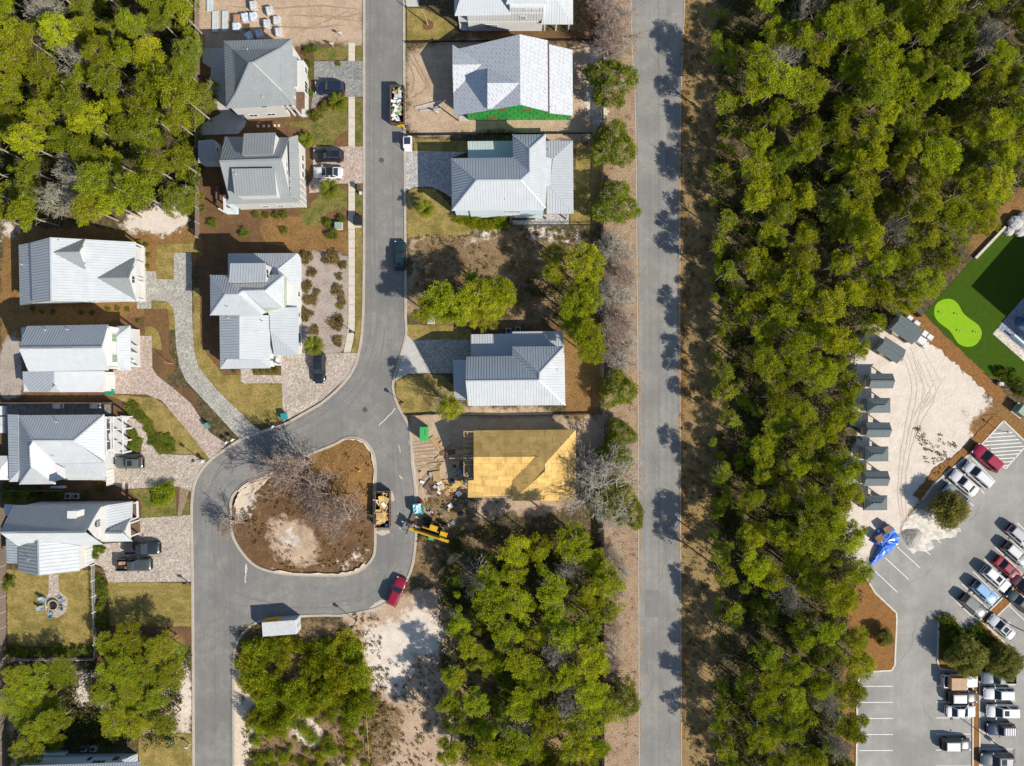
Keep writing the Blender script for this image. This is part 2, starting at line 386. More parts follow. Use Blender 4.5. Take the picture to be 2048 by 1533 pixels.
for path in (             [(826, 890), (880, 880)], [(826, 905), (885, 895)], [(826, 925), (890, 912)], [(832, 960), (860, 930)], [(835, 980), (870, 940)], [(838, 1000), (880, 960)], [(815, 105), (850, 170), (865, 210)], [(450, 35), (560, 50), (700, 45)], [(560, 65), (640, 55), (720, 30)]):
    ruts = np.minimum(ruts, rut_depth(path, 0.5, 0.06))
relief += ruts*(1-paved)
def ground_z(x, y):
    i = int(round((y+72)/0.4)); j = int(round((x+92)/0.4)); return float(relief[min(max(i, 0), relief.shape[0]-1), min(max(j, 0), relief.shape[1]-1)])
relief += isl*(vn(gx, gy, 4, 5)*0.35+vn(gx, gy, 0.9, 6)*0.18)
Z[5:-5, 5:-5] = relief
nx, ny = len(xs), len(ys)
V = np.stack([np.tile(xs, ny), np.repeat(ys, nx), Z.ravel()], 1)
ii = np.arange((ny-1)*(nx-1)); r_ = ii//(nx-1); c_ = ii % (nx-1); b_ = r_*nx+c_
F = np.stack([b_, b_+1, b_+nx+1, b_+nx], 1)
# the ground material: one natural cover over another, each where it lies
gm, nt, N, L, P = _nodes('ground_covers'); P.inputs['Roughness'].default_value = 0.95; P.inputs['Specular IOR Level'].default_value = 0.15
pos = N.new('ShaderNodeNewGeometry').outputs['Position']
n_mid = noise_node(nt, pos, 0.55, 3, 0.6); n_fin = noise_node(nt, pos, 5.0, 2, 0.6); n_edge = noise_node(nt, pos, 0.7, 4, 0.75)
n_hi = noise_node(nt, pos, 2.3, 3, 0.65, 0.6)
def cover(a, b, c, lo=0.42, hi=0.6):
    q = mixc(nt, mapr(nt, n_mid, lo, hi), tuple(a), tuple(b)); return mixc(nt, mapr(nt, n_fin, 0.5, 0.62), q, tuple(c))
col = cover((0.085, 0.064, 0.036), (0.155, 0.105, 0.055), (0.07, 0.07, 0.025))
col = mixc(nt, mapr(nt, n_hi, 0.46, 0.6, 0, 0.85), col, (0.045, 0.04, 0.018))
col = mixc(nt, mapr(nt, n_hi, 0.4, 0.3, 0, 0.7), col, (0.26, 0.17, 0.085))
COV = {'white': ((0.63, 0.56, 0.485), (0.56, 0.485, 0.41), (0.58, 0.505, 0.43)), 'tan': ((0.42, 0.31, 0.21), (0.34, 0.245, 0.165), (0.48, 0.37, 0.27)),
       'pink': ((0.31, 0.215, 0.14), (0.24, 0.155, 0.095), (0.39, 0.3, 0.215)), 'straw': ((0.215, 0.115, 0.038), (0.16, 0.083, 0.029), (0.285, 0.175, 0.072)),
       'brush': ((0.185, 0.12, 0.062), (0.27, 0.185, 0.105), (0.12, 0.09, 0.04)), 'olive': ((0.25, 0.17, 0.075), (0.175, 0.12, 0.05), (0.31, 0.22, 0.11)),
       'mulch': ((0.128, 0.072, 0.036), (0.172, 0.098, 0.044), (0.088, 0.052, 0.03)), 'gravel': ((0.33, 0.28, 0.235), (0.26, 0.21, 0.175), (0.4, 0.35, 0.3))}
ORDER = ['mulch', 'straw', 'pink', 'tan', 'olive', 'brush', 'white', 'gravel']
for g, ks in (('cover_a', ORDER[:3]), ('cover_b', ORDER[3:6]), ('cover_c', ORDER[6:])):
    at = N.new('ShaderNodeAttribute'); at.attribute_name = g; sp = N.new('ShaderNodeSeparateColor'); L.new(at.outputs['Color'], sp.inputs[0])
    for j, k in enumerate(ks):
        e = math_node(nt, 'ADD', sp.outputs[j], math_node(nt, 'MULTIPLY', math_node(nt, 'SUBTRACT', n_edge, 0.5), {'white': 2.0, 'brush': 2.2, 'tan': 1.2, 'olive': 1.8}.get(k, 0.8)))
        lo_, hi_ = (0.3, 0.72) if k in ('white', 'tan', 'brush', 'olive') else (0.42, 0.58)
        e = math_node(nt, 'MULTIPLY', mapr(nt, e, lo_, hi_, 0, 1, True), mapr(nt, sp.outputs[j], 0.02, 0.2))
        cv = cover(*COV[k])
        if k in ('straw', 'pink', 'tan', 'brush'):
            dk = {'straw': (0.09, 0.05, 0.025), 'pink': (0.2, 0.13, 0.085), 'tan': (0.3, 0.21, 0.13), 'brush': (0.075, 0.052, 0.024)}[k]
            cv = mixc(nt, mapr(nt, n_hi, 0.56, 0.72, 0, 0.75), cv, dk)
        col = mixc(nt, e, col, cv)
L.new(col, P.inputs['Base Color'])
bp = N.new('ShaderNodeBump'); bp.inputs['Distance'].default_value = 0.07; bp.inputs['Strength'].default_value = 0.9
L.new(math_node(nt, 'ADD', n_hi, math_node(nt, 'MULTIPLY', n_fin, 0.5)), bp.inputs['Height']); L.new(bp.outputs[0], P.inputs['Normal'])
me = np_mesh('ground', V, F, gm); smooth_mesh(me)
for g, ks in (('cover_a', ORDER[:3]), ('cover_b', ORDER[3:6]), ('cover_c', ORDER[6:])):
    a = np.zeros((ny, nx, 4), np.float32); a[..., 3] = 1
    for j, k in enumerate(ks): a[5:-5, 5:-5, j] = masks[k]
    ca = me.attributes.new(g, 'FLOAT_COLOR', 'POINT'); ca.data.foreach_set('color', a.ravel())
ground = bpy.data.objects.new('ground', me); COL.objects.link(ground); ground['kind'] = 'structure'; ground['label'] = 'sandy ground with pine straw, mulch, brush and leaf litter'
# ---------------------------------------------------------------- roads
m_asph = mat('street_asphalt', (0.19, 0.184, 0.17), (0.23, 0.222, 0.203), sc=0.6, rough=0.92, fine=0.17, fsc=4.5, c3=(0.17, 0.165, 0.154), sc3=0.12, bump=0.004, bsc=60, world_co=True, spec=0.2, streak=0.07)
m_road = mat('main_road_asphalt', (0.225, 0.218, 0.2), (0.26, 0.252, 0.23), sc=0.8, rough=0.92, fine=0.14, fsc=5, c3=(0.2, 0.194, 0.18), sc3=0.15, bump=0.003, bsc=60, world_co=True, spec=0.2, streak=0.1)
m_lot = mat('car_park_asphalt', (0.27, 0.262, 0.24), (0.32, 0.31, 0.285), sc=0.35, rough=0.92, fine=0.11, fsc=4.5, c3=(0.235, 0.229, 0.212), sc3=0.1, bump=0.003, bsc=60, world_co=True, spec=0.2, streak=0.06)
m_conc = mat('pale_concrete', (0.56, 0.5, 0.41), (0.5, 0.44, 0.36), sc=1.5, rough=0.9, fine=0.1, bump=0.003, world_co=True)
m_kerb = mat('kerb_concrete', (0.42, 0.37, 0.3), (0.36, 0.31, 0.25), sc=1.2, rough=0.9, fine=0.14, world_co=True)
m_line = mat('road_paint', (0.78, 0.77, 0.72), (0.6, 0.59, 0.55), sc=5, rough=0.8, world_co=True)
m_lawn = mat('dormant_lawn', (0.285, 0.215, 0.07), (0.23, 0.175, 0.055), sc=0.7, rough=0.95, fine=0.38, fsc=3.6, c3=(0.175, 0.14, 0.04), sc3=0.35, bump=0.04, bsc=14, world_co=True, spec=0.1)
m_lawn2 = mat('green_lawn', (0.15, 0.14, 0.035), (0.2, 0.155, 0.05), sc=0.9, rough=0.95, fine=0.45, fsc=3.2, c3=(0.09, 0.105, 0.022), sc3=0.5, bump=0.05, bsc=10, world_co=True, spec=0.1)
m_mulch = mat('brown_mulch', (0.13, 0.075, 0.036), (0.18, 0.1, 0.042), sc=2, rough=0.95, fine=0.35, bump=0.05, bsc=12, world_co=True, spec=0.1)
m_straw = mat('pine_straw', (0.27, 0.135, 0.045), (0.2, 0.095, 0.034), sc=2, rough=0.95, fine=0.35, bump=0.05, bsc=12, world_co=True, spec=0.1)
road_l = [(728, -90), (728, 200), (728, 480), (727, 600), (725, 650), (720, 693), (707, 738), (682, 772), (645, 805), (608, 827), (566, 850), (520, 865), (479, 881), (443, 904), (415, 926), (393, 957), (385, 990), (383, 1041), (385, 1145), (386, 1300), (388, 1650)]
road_r = [(468, 1650), (467, 1400), (467, 1340), (470, 1300), (482, 1272), (505, 1250), (540, 1238), (600, 1233), (649, 1231), (683, 1231), (730, 1223), (765, 1211), (800, 1182), (822, 1140), (830, 1095), (832, 1050), (831, 999), (829, 965), (824, 928), (822, 880), (818, 855), (809, 835), (795, 810), (786, 778), (789, 755), (803, 707), (812, 668), (811, 633), (811, 560), (810, 400), (808, 100), (808, -90)]
isl_p = [(692, 877), (716, 877), (735, 888), (747, 909), (751, 937), (750, 985), (750, 1031), (750, 1097), (742, 1121), (723, 1139), (697, 1149), (655, 1151), (584, 1149), (537, 1142), (502, 1125), (471, 1085), (462, 1050), (462, 1003), (474, 982), (497, 963), (547, 945), (608, 914), (667, 890)]
L_s = catmull(road_l, 4, False); R_s = catmull(road_r, 4, False); I_s = catmull(isl_p, 4)
sheet('neighbourhood_street', L_s+R_s, m_asph, 0.02, holes=[I_s])
k1 = strip('kerb', [(x, y) for x, y in L_s], 0.42, 0.11, m_kerb); k2 = strip('kerb', R_s, 0.42, 0.11, m_kerb); k3 = strip('kerb', I_s, 0.42, 0.13, m_kerb, closed=True)
main_l = [(1261, -90), (1266, 100), (1272, 220), (1275, 500), (1278, 900), (1280, 1650)]; main_r = [(1362, 1650), (1359, 1000), (1358, 600), (1359, 250), (1364, 100), (1371, -90)]
Ml, Mr = catmull(main_l, 6, False), catmull(main_r, 6, False)
sheet('main_road', Ml+Mr, m_road, 0.02)
strip('road_edge', [(x-1.5, y) for x, y in Ml], 0.2, 0.03, m_kerb)
strip('road_edge', [(x+1.5, y) for x, y in Mr], 0.16, 0.03, m_kerb)
# seams and repairs in the asphalt
m_seam = mat('tar_seam', (0.12, 0.118, 0.11), rough=0.8, world_co=True)
def hair(name, path, w, m, z=0.026): return strip(name, catmull(path, 6, False), w, 0.003, m, z)
hair('tar_seam', [(740, 0), (739, 300), (740, 480), (742, 600), (735, 690), (700, 760), (650, 810), (560, 858), (480, 895), (430, 950), (412, 1030)], 0.06, m_seam)
hair('tar_seam', [(460, 1040), (460, 1150), (461, 1400), (461, 1600)], 0.05, m_seam); hair('tar_seam', [(430, 1060), (430, 1600)], 0.05, m_seam)
hair('tar_seam', [(786, 890), (788, 960), (792, 1060), (780, 1130), (740, 1190), (660, 1215), (470, 1212)], 0.05, m_seam); hair('tar_seam', [(1317, 0), (1318, 700), (1318, 1600)], 0.05, m_seam)
hair('tar_seam', [(470, 960), (446, 985), (436, 1030), (440, 1110), (462, 1160)], 0.07, m_seam); hair('tar_seam', [(560, 1150), (575, 1215)], 0.04, m_seam)
for pts in ([(790, 817), (784, 826), (777, 832), (770, 840), (763, 846), (758, 851)], [(493, 1129), (491, 1140), (492, 1150), (490, 1158), (491, 1166)], [(491, 1130), (494, 1138), (492, 1146)]): hair('spilled_paint', pts, 0.1, m_line, 0.027)
m_dust = mat('sand_dust', (0.5, 0.43, 0.33), (0.4, 0.35, 0.28), sc=3, world_co=True, rough=0.95)
for pts in (R0((797, 893), (800, 892), (802, 905), (799, 905)), R0((794, 942), (800, 952), (806, 957), (805, 959), (798, 953)), R0((744, 1000), (748, 1060), (756, 1062), (778, 1060), (775, 1068), (752, 1066)), R0((779, 985), (786, 985), (790, 1000), (783, 1003)), R0((818, 880), (826, 900), (836, 990), (832, 1000), (826, 960), (822, 920)), R0((735, 1222), (760, 1200), (775, 1206), (752, 1222))):
    sheet('sand_patch', catmull(pts, 3), m_dust, 0.03, jit=1.2)
m_sand = mat('washed_sand', (0.62, 0.52, 0.4), (0.52, 0.42, 0.31), sc=2, world_co=True, rough=0.95, fine=0.15, bump=0.03, bsc=5)
sheet('sand_verge', R0((469, 1340), (488, 1330), (498, 1430), (500, 1533), (495, 1650), (470, 1650)), m_sand, 0.03, jit=2.5)
sheet('sand_verge', R0((470, 1010), (480, 985), (500, 968), (545, 950), (520, 978), (490, 1000), (478, 1040)), m_sand, 0.34, jit=2)
ring = I_s; nI = len(ring); cI = (610, 1020)
for k0, k1, wd in ((0, 26, 3), (34, 52, 4), (72, 80, 8)):
    o_ = [ring[k % nI] for k in range(k0, k1)]; q_ = [(x+(cI[0]-x)*wd*random.uniform(0.5, 1.5)/110, y+(cI[1]-y)*wd*random.uniform(0.5, 1.5)/110) for x, y in o_]
    sheet('sand_verge', [(x+(cI[0]-x)*0.012, y+(cI[1]-y)*0.012) for x, y in o_]+q_[::-1], m_sand, 0.3)
# ---------------------------------------------------------------- pavement of concrete slabs
m_joint = mat('pavement_joint', (0.25, 0.22, 0.18), world_co=True)
sw_l = [(697, 85), (697, 640), (696, 655), (693, 678), (687, 706)]; sw_r = [(710, 85), (710, 640), (710, 655), (707, 680), (701, 706)]
walk = sheet('pavement', sw_l+sw_r[::-1], m_joint, 0.03)
def lerp_path(path, y):
    for a, b in zip(path, path[1:]):
        if a[1] <= y <= b[1]: t = (y-a[1])/(b[1]-a[1]); return (a[0]+(b[0]-a[0])*t, y)
    return path[-1]
y = 86.0
while y < 704:
    y2 = min(y+18.7, 705.5); q = [lerp_path(sw_l, y), lerp_path(sw_r, y), lerp_path(sw_r, y2-0.6), lerp_path(sw_l, y2-0.6)]
    mb = MB(); mb.prism([(W(*p).x, W(*p).y) for p in q], 0.031, 0.055+random.uniform(0, 0.006)); mb.part('slab', m_conc, walk); y = y2
# ---------------------------------------------------------------- drives, paths and patios
pv_pink = paver_mat('pink_pavers', (0.383, 0.270, 0.217), (0.435, 0.348, 0.287), (0.479, 0.409, 0.348))
pv_tan = paver_mat('tan_pavers', (0.348, 0.278, 0.217), (0.435, 0.365, 0.296), (0.505, 0.452, 0.392))
pv_grey = paver_mat('grey_pavers', (0.191, 0.200, 0.191), (0.244, 0.248, 0.235), (0.313, 0.304, 0.278))
pv_mix = paver_mat('grey_buff_pavers', (0.296, 0.287, 0.244), (0.374, 0.348, 0.296), (0.435, 0.418, 0.374))
pv_white = paver_mat('whitewashed_pavers', (0.435, 0.418, 0.392), (0.522, 0.505, 0.470), (0.296, 0.296, 0.296))
m_slab = mat('patio_concrete', (0.4, 0.39, 0.36), (0.46, 0.44, 0.4), sc=1, rough=0.9, fine=0.12, world_co=True)
ZD = 0.05
sheet('driveway', RA((1370, 630), (1880, 625), (1880, 990), (1710, 995), (1440, 1000), (1390, 1090), (1340, 1135), (1345, 1050), (1375, 900)), pv_grey, 0.062)
sheet('driveway', RB((1360, 275), (1880, 275), (1880, 650), (1540, 655), (1450, 740), (1320, 750), (1320, 660), (1360, 600)), pv_pink, 0.062)
sheet('driveway', RF((815, 955), (1440, 955), (1420, 1020), (1350, 1150), (1150, 1330), (1000, 1420), (835, 1505), (820, 1200), (515, 1200), (490, 1180), (490, 1085), (585, 1080), (590, 1132), (818, 1132)), pv_tan, ZD)
sheet('driveway', R0((289, 543), (312, 543), (314, 559), (348, 559), (348, 506), (383, 506), (384, 560), (385, 640), (388, 700), (397, 735), (434, 780), (506, 850), (522, 862), (481, 880), (440, 835), (400, 792), (372, 762), (359, 732), (352, 690), (350, 638), (345, 613), (332, 603), (303, 601), (303, 618), (274, 618), (274, 605), (289, 600)), pv_mix, ZD)
sheet('driveway', R0((278, 672), (304, 672), (305, 737), (315, 752), (347, 777), (382, 807), (420, 865), (454, 889), (420, 919), (380, 868), (339, 819), (323, 801), (292, 789), (227, 788), (227, 740), (278, 735)), pv_pink, ZD)
sheet('driveway', RG((965, 280), (1000, 215), (1060, 230), (1110, 290), (1140, 400), (1200, 470), (1270, 495), (1480, 500), (1590, 560), (1520, 670), (1480, 790), (1450, 770), (1360, 740), (960, 760), (800, 700), (875, 640), (880, 500), (1080, 490), (1090, 420), (1040, 320)), pv_tan, ZD, smooth=False)
sheet('driveway', RG((1060, 985), (1460, 960), (1468, 1470), (830, 1475), (800, 1390), (760, 1350), (720, 1330), (720, 1200), (810, 1180), (1020, 1160)), pv_tan, ZD)
sheet('driveway', RD((190, 235), (665, 245), (540, 290), (540, 590), (480, 550), (400, 512), (260, 510), (195, 545)), pv_white, ZD)
sheet('driveway_apron', RI((200, 755), (245, 800), (365, 1048), (210, 1055), (115, 1110), (160, 950)), m_slab, ZD+0.008)
sheet('driveway', RI((240, 798), (690, 795), (690, 950), (560, 950), (555, 1050), (365, 1052)), pv_mix, ZD)
sheet('driveway', R0((810, -80), (835, -80), (838, 14), (812, 14)), m_slab, ZD)
sheet('garden_path', RH((365, 105), (435, 110), (440, 230), (500, 280), (508, 330), (490, 390), (430, 428), (380, 425), (340, 390), (335, 300), (360, 250)), pv_tan, 0.06)
sheet('patio', RA((230, 500), (455, 490), (470, 1100), (680, 1240), (660, 1300), (600, 1370), (185, 1385), (190, 1290), (420, 1160), (300, 980), (320, 700), (230, 640)), m_slab, ZD)
sheet('patio', RD((1175, 720), (1432, 715), (1432, 802), (960, 805), (960, 765), (1175, 760)), pv_white, ZD)
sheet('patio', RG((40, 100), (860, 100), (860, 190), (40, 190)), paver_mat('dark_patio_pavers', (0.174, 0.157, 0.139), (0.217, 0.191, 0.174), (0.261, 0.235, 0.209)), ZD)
sheet('garden_path', RG((1380, 745), (1450, 775), (1395, 960), (1360, 985)), mat('bare_path', (0.2, 0.14, 0.09), (0.27, 0.2, 0.13), world_co=True), 0.055)
# ---------------------------------------------------------------- lawns and beds
ZL = 0.036
def lawn(pts, m=None, z=ZL, name='lawn', smooth=False): return sheet(name, pts, m or m_lawn, z, jit=1.0, smooth=smooth)
lawn(RA((1060, 1260), (1240, 1240), (1400, 1220), (1470, 1130), (1560, 1100), (1712, 1100), (1715, 1340), (1640, 1370), (1580, 1440), (1570, 1500), (1360, 1505), (1350, 1400), (1300, 1330), (1200, 1300)), m_lawn2)
lawn(RA((1380, 500), (1720, 470), (1720, 615), (1370, 622), (1360, 560)), m_lawn2)
for a, b in ((92, 122), (196, 294), (368, 426)): lawn(R0((711, a), (724, a), (724, b), (711, b)), m_lawn2)
lawn(R0((711, 453), (724, 453), (725, 640), (720, 690), (716, 705), (702, 706), (709, 680), (711, 640)))
lawn(RB((1215, 920), (1330, 900), (1340, 850), (1430, 760), (1540, 690), (1710, 720), (1710, 920), (1600, 920), (1520, 950), (1440, 1070), (1370, 1105), (1300, 1080), (1240, 1000)), m_lawn2)
lawn(RE((1260, 210), (1320, 195), (1465, 190), (1600, 190), (1600, 265), (1405, 270), (1405, 482), (1280, 490), (1262, 420)))
lawn(R0((303, 602), (332, 604), (346, 614), (351, 640), (352, 690), (360, 732), (372, 762), (400, 792), (440, 835), (478, 878), (454, 888), (420, 865), (382, 807), (347, 777), (315, 752), (305, 737), (304, 672), (290, 670), (290, 652), (305, 650), (322, 662), (325, 700)))
lawn(RG((800, 30), (1180, 60), (1240, 100), (1340, 190), (1610, 525), (1585, 545), (1480, 496), (1330, 490), (1200, 440), (1060, 200), (960, 95), (870, 60)))
lawn(RG((970, 760), (1200, 755), (1350, 800), (1355, 980), (1085, 982), (1080, 850)), m_lawn2)
lawn(RG((1400, 830), (1455, 840), (1450, 960), (1405, 975)), m_lawn2)
lawn(RH((50, 70), (692, 75), (700, 655), (60, 640))); lawn(RH((800, 165), (1400, 170), (1425, 200), (1425, 495), (815, 490)))
m_mown = mat('mown_stripe', (0.24, 0.185, 0.055), (0.2, 0.155, 0.045), sc=0.7, rough=0.95, fine=0.38, fsc=3.6, bump=0.04, bsc=14, world_co=True, spec=0.1)
for k in range(5): sheet('mown_stripe', RH((818, 195+k*62), (1422, 195+k*62), (1422, 222+k*62), (818, 222+k*62)), m_mown, ZL+0.004, jit=1.2)
lawn(RH((1030, 1310), (1440, 1290), (1455, 1660), (1030, 1660)))
lawn(RF((105, 420), (160, 430), (165, 870), (210, 950), (350, 1130), (490, 1130), (500, 1200), (822, 1205), (832, 1500), (590, 1533), (300, 1250), (150, 1080), (110, 950)))
lawn(RC((205, 60), (330, 70), (500, 150), (600, 250), (470, 320), (205, 328)))
lawn(RD((205, 548), (260, 515), (410, 520), (520, 640), (690, 830), (680, 870), (205, 895))); lawn(RD((245, 140), (665, 165), (660, 245), (265, 250)))
lawn(RI((210, 680), (540, 690), (690, 720), (690, 795), (240, 798), (202, 750))); lawn(RI((120, 1115), (200, 1060), (410, 1058), (480, 1070), (560, 1150), (560, 1250), (420, 1360), (190, 1370), (122, 1270)))
lawn(R0((1152, 280), (1180, 320), (1182, 450), (1140, 450), (1140, 430), (1150, 425)))
ZB = 0.044
def bed(pts, m=None, name='planting_bed'): return sheet(name, pts, m or m_mulch, ZB, jit=0.7)
bed(RE((1165, 720), (1355, 720), (1365, 800), (1370, 1090), (1420, 1150), (1415, 1210), (1380, 1245), (1340, 1235), (1312, 1180), (1305, 920), (1225, 862), (1165, 860)))
bed(RA((1570, 1500), (1580, 1440), (1640, 1370), (1715, 1340), (1715, 1505))); bed(RB((1450, 1060), (1500, 960), (1600, 920), (1710, 930), (1710, 1150), (1500, 1150)))
bed(catmull(RC((325, 180), (345, 155), (385, 155), (405, 185), (395, 220), (360, 230), (330, 215)), 3))
bed(RF((165, 870), (240, 880), (320, 950), (325, 1085), (485, 1085), (490, 1130), (350, 1132), (210, 950))); bed(RF((585, 1080), (820, 1070), (820, 1130), (590, 1130)))
bed(RG((960, 100), (1045, 90), (1060, 160), (1145, 210), (1180, 290), (1220, 330), (1300, 340), (1345, 400), (1335, 490), (1260, 492), (1200, 460), (1150, 370), (1120, 260), (1060, 210), (965, 190)))
bed(RG((965, 290), (1010, 290), (1060, 340), (1088, 420), (1070, 490), (960, 490))); bed(RH((705, 85), (760, 75), (795, 130), (805, 480), (720, 490)))
bed(RH((50, 650), (700, 650), (725, 722), (50, 722))); bed(RB((1455, 1400), (1460, 1400), (1460, 1410)))
bed(catmull(RI((325, 1240), (350, 1228), (378, 1245), (372, 1270), (345, 1275)), 3)); bed(RE((1125, 1020), (1182, 1020), (1182, 1190), (1125, 1190)))
# ---------------------------------------------------------------- artificial turf and putting green
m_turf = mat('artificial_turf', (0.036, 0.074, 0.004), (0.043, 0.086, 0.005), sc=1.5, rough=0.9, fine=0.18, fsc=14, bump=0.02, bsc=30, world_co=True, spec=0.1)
m_green = mat('putting_surface', (0.2, 0.37, 0.012), (0.22, 0.4, 0.014), sc=1.5, rough=0.9, fine=0.05, fsc=14, world_co=True, spec=0.1)
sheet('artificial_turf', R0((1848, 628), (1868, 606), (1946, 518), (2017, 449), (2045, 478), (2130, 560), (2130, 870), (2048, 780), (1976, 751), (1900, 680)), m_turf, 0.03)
sheet('putting_green', catmull(RN((975, 240), (1000, 195), (1060, 165), (1130, 170), (1180, 215), (1215, 280), (1270, 330), (1340, 380), (1375, 440), (1365, 500), (1320, 555), (1250, 572), (1180, 545), (1140, 490), (1100, 430), (1020, 370), (975, 310)), 4), m_green, 0.045)
# ---------------------------------------------------------------- car park
lot_edge = R0((2006, 842), (1962, 890), (1900, 940), (1868, 968), (1844, 1001), (1804, 1048), (1793, 1090), (1741, 1134), (1729, 1151), (1750, 1186), (1786, 1220), (1792, 1226), (1793, 1240), (1789, 1330), (1782, 1341), (1746, 1343), (1718, 1350), (1714, 1380), (1711, 1650))
sheet('car_park', lot_edge+R0((2180, 1650), (2180, 1015), (2048, 882)), m_lot, 0.02)
m_kw = mat('white_kerb', (0.62, 0.56, 0.47), (0.52, 0.46, 0.38), sc=1.5, rough=0.9, fine=0.1, world_co=True)
strip('kerb', lot_edge[8:], 0.3, 0.13, m_kw); strip('kerb', lot_edge[:5], 0.3, 0.13, m_kw); strip('kerb', R0((2006, 842), (2048, 882), (2120, 955)), 0.3, 0.13, m_kw)
sheet('straw_verge', R0((1729, 1151), (1748, 1187), (1784, 1221), (1790, 1228), (1791, 1240), (1787, 1329), (1781, 1339), (1746, 1341), (1700, 1341), (1690, 1200)), m_straw, 0.09, jit=0.6)
sheet('straw_verge', R0((1966, 832), (2000, 835), (2003, 842), (1960, 888), (1898, 938), (1866, 966), (1840, 1000), (1826, 990), (1870, 935), (1905, 915), (1990, 830)), m_straw, 0.07, jit=1.5)
isl2 = RP((1000, 300), (1010, 262), (1040, 240), (1090, 255), (1235, 395), (1340, 300), (1400, 342), (1600, 530), (1640, 600), (1640, 730), (1500, 742), (1345, 745), (1345, 1640), (1288, 1640), (1288, 748), (1010, 705), (990, 650))
sheet('planted_island', isl2, m_straw, 0.1); strip('kerb', isl2, 0.28, 0.14, m_kw, closed=True)
med = RP((1345, 300), (1800, -150), (1860, -92), (1405, 345)); sheet('median_bed', med, m_straw, 0.1); strip('kerb', med, 0.26, 0.14, m_kw, closed=True)
def line(a, b, w=0.11): o = dash('bay_line', a, b, w, m_line, 0.028); o['kind'] = 'structure'
for i in range(6):
    yy = 1373+i*32.1
    line((1718, yy), (1786, yy))
    line((1872, yy-1), (1944, yy-1)); line((1961, yy-3), (2031, yy-3))
for a, b in (((455, 1190), (660, 1385)), ((555, 1090), (755, 1275)), ((655, 995), (850, 1175)), ((885, 1020), (940, 1065)), ((975, 910), (1030, 965)), ((1290, 235), (1492, 440)), ((1200, 345), (1400, 545)), ((1100, 450), (1307, 650))): line(RO.p(*a), RO.p(*b))
for i in range(7):
    x, yy = 1115+i*94, 1415-i*104; line(RO.p(x, yy), RO.p(x+225, yy+220)); 
for i in range(4):
    x, yy = 1470+i*94, 1440-i*104; line(RO.p(x+85, yy+5), RO.p(x+310, yy+220))
RX = Reg(1850, 860, 8.515)
for a, b in (((1150, 68), (1490, 42)), ((1095, 132), (1540, 105)), ((1035, 200), (1600, 165)), ((975, 268), (1640, 222)), ((1060, 325), (1680, 280)), ((1110, 383), (1640, 345)), ((1160, 443), (1590, 408)), ((1215, 498), (1545, 475)), ((1280, 555), (1480, 540)), ((1325, 615), (1420, 605)), ((1686, 310), (1375, 665)), ((1375, 665), (960, 280))): line(RX.p(*a), RX.p(*b), 0.14)
sheet('sand_spill', catmull(R0((1806, 1052), (1840, 1020), (1870, 1030), (1900, 1050), (1922, 1062), (1900, 1075), (1880, 1080), (1860, 1078), (1868, 1095), (1845, 1105), (1815, 1100)), 3), mat('spilled_white_sand', (0.66, 0.6, 0.52), (0.44, 0.42, 0.38), sc=0.9, lo=0.44, hi=0.6, world_co=True, rough=0.95, fine=0.1), 0.026, jit=3)
# tyre tracks: strips of churned, darker sand
m_trk = mat('churned_sand', (0.56, 0.49, 0.41), (0.5, 0.425, 0.345), sc=2.5, rough=0.95, fine=0.2, bump=0.05, bsc=9, world_co=True); m_trk2 = mat('churned_tan_sand', (0.32, 0.225, 0.145), (0.26, 0.18, 0.115), sc=2.5, rough=0.95, fine=0.2, bump=0.05, bsc=9, world_co=True)
def track(path, w, m, z=0.012):
    c = catmull(path, 7, False); P = [W(x, y) for x, y in c]; vs = []; n = len(P)
    for i in range(n):
        d = (P[min(i+1, n-1)]-P[max(i-1, 0)]).normalized(); sx = Vector((-d.y, d.x, 0)); k = 0.25+0.75*min(1, 3*min(i, n-1-i)/n); ww = w*k*random.uniform(0.6, 1.15); j = random.uniform(-0.06, 0.06)
        vs += [P[i]+sx*(j-ww/2)+Vector((0, 0, z-0.004)), P[i]+sx*j+Vector((0, 0, z+0.006)), P[i]+sx*(j+ww/2)+Vector((0, 0, z-0.004))]
    for v in vs: v.z += ground_z(v.x, v.y)+0.01
    fs = [(i*3+k+1, i*3+k, i*3+3+k, i*3+4+k) for i in range(n-1) for k in (0, 1)]
    o = MB().add(vs, fs).part('tyre_track', m); o['kind'] = 'structure'
for dx in (0, 10, 23):
    track([(1800+dx, 700), (1824+dx, 770), (1812+dx, 850), (1800+dx*0.7, 930), (1797+dx*0.6, 1000), (1806+dx*0.5, 1050)], 0.32, m_trk)
for dx in (0, 10, 22): track([(1826+dx, 715+dx*0.4), (1842+dx, 760), (1850+dx, 790), (1820+dx, 850), (1812+dx*0.5, 900)], 0.25, m_trk)
for p_ in ([(1870, 760), (1850, 800), (1822, 840)], [(1880, 770), (1860, 805), (1835, 835)], [(1845, 700), (1872, 745), (1886, 772)]): track(p_, 0.2, m_trk)
for k in range(9): track([(826+k*0.6, 884+k*7), (850, 880+k*7+random.uniform(-2, 3)), (885-k*2, 876+k*8)], random.uniform(0.18, 0.4), m_trk2)
for k in range(8): track([(834+k*2, 985-k*4), (846+k*3, 958-k*3), (862+k*4, 938-k*2)], random.uniform(0.18, 0.35), m_trk2)
for p_ in ([(815, 105), (835, 140), (855, 175)], [(822, 100), (842, 140), (862, 178)], [(816, 200), (835, 190), (860, 170)], [(820, 130), (828, 160), (822, 190)], [(450, 12), (540, 18), (640, 12), (720, 20)], [(560, 52), (620, 56), (690, 50)], [(600, 62), (640, 48), (700, 22)], [(640, 30), (690, 34), (724, 26)], [(575, 30), (640, 34), (722, 44)]): track(p_, 0.28, m_trk2)
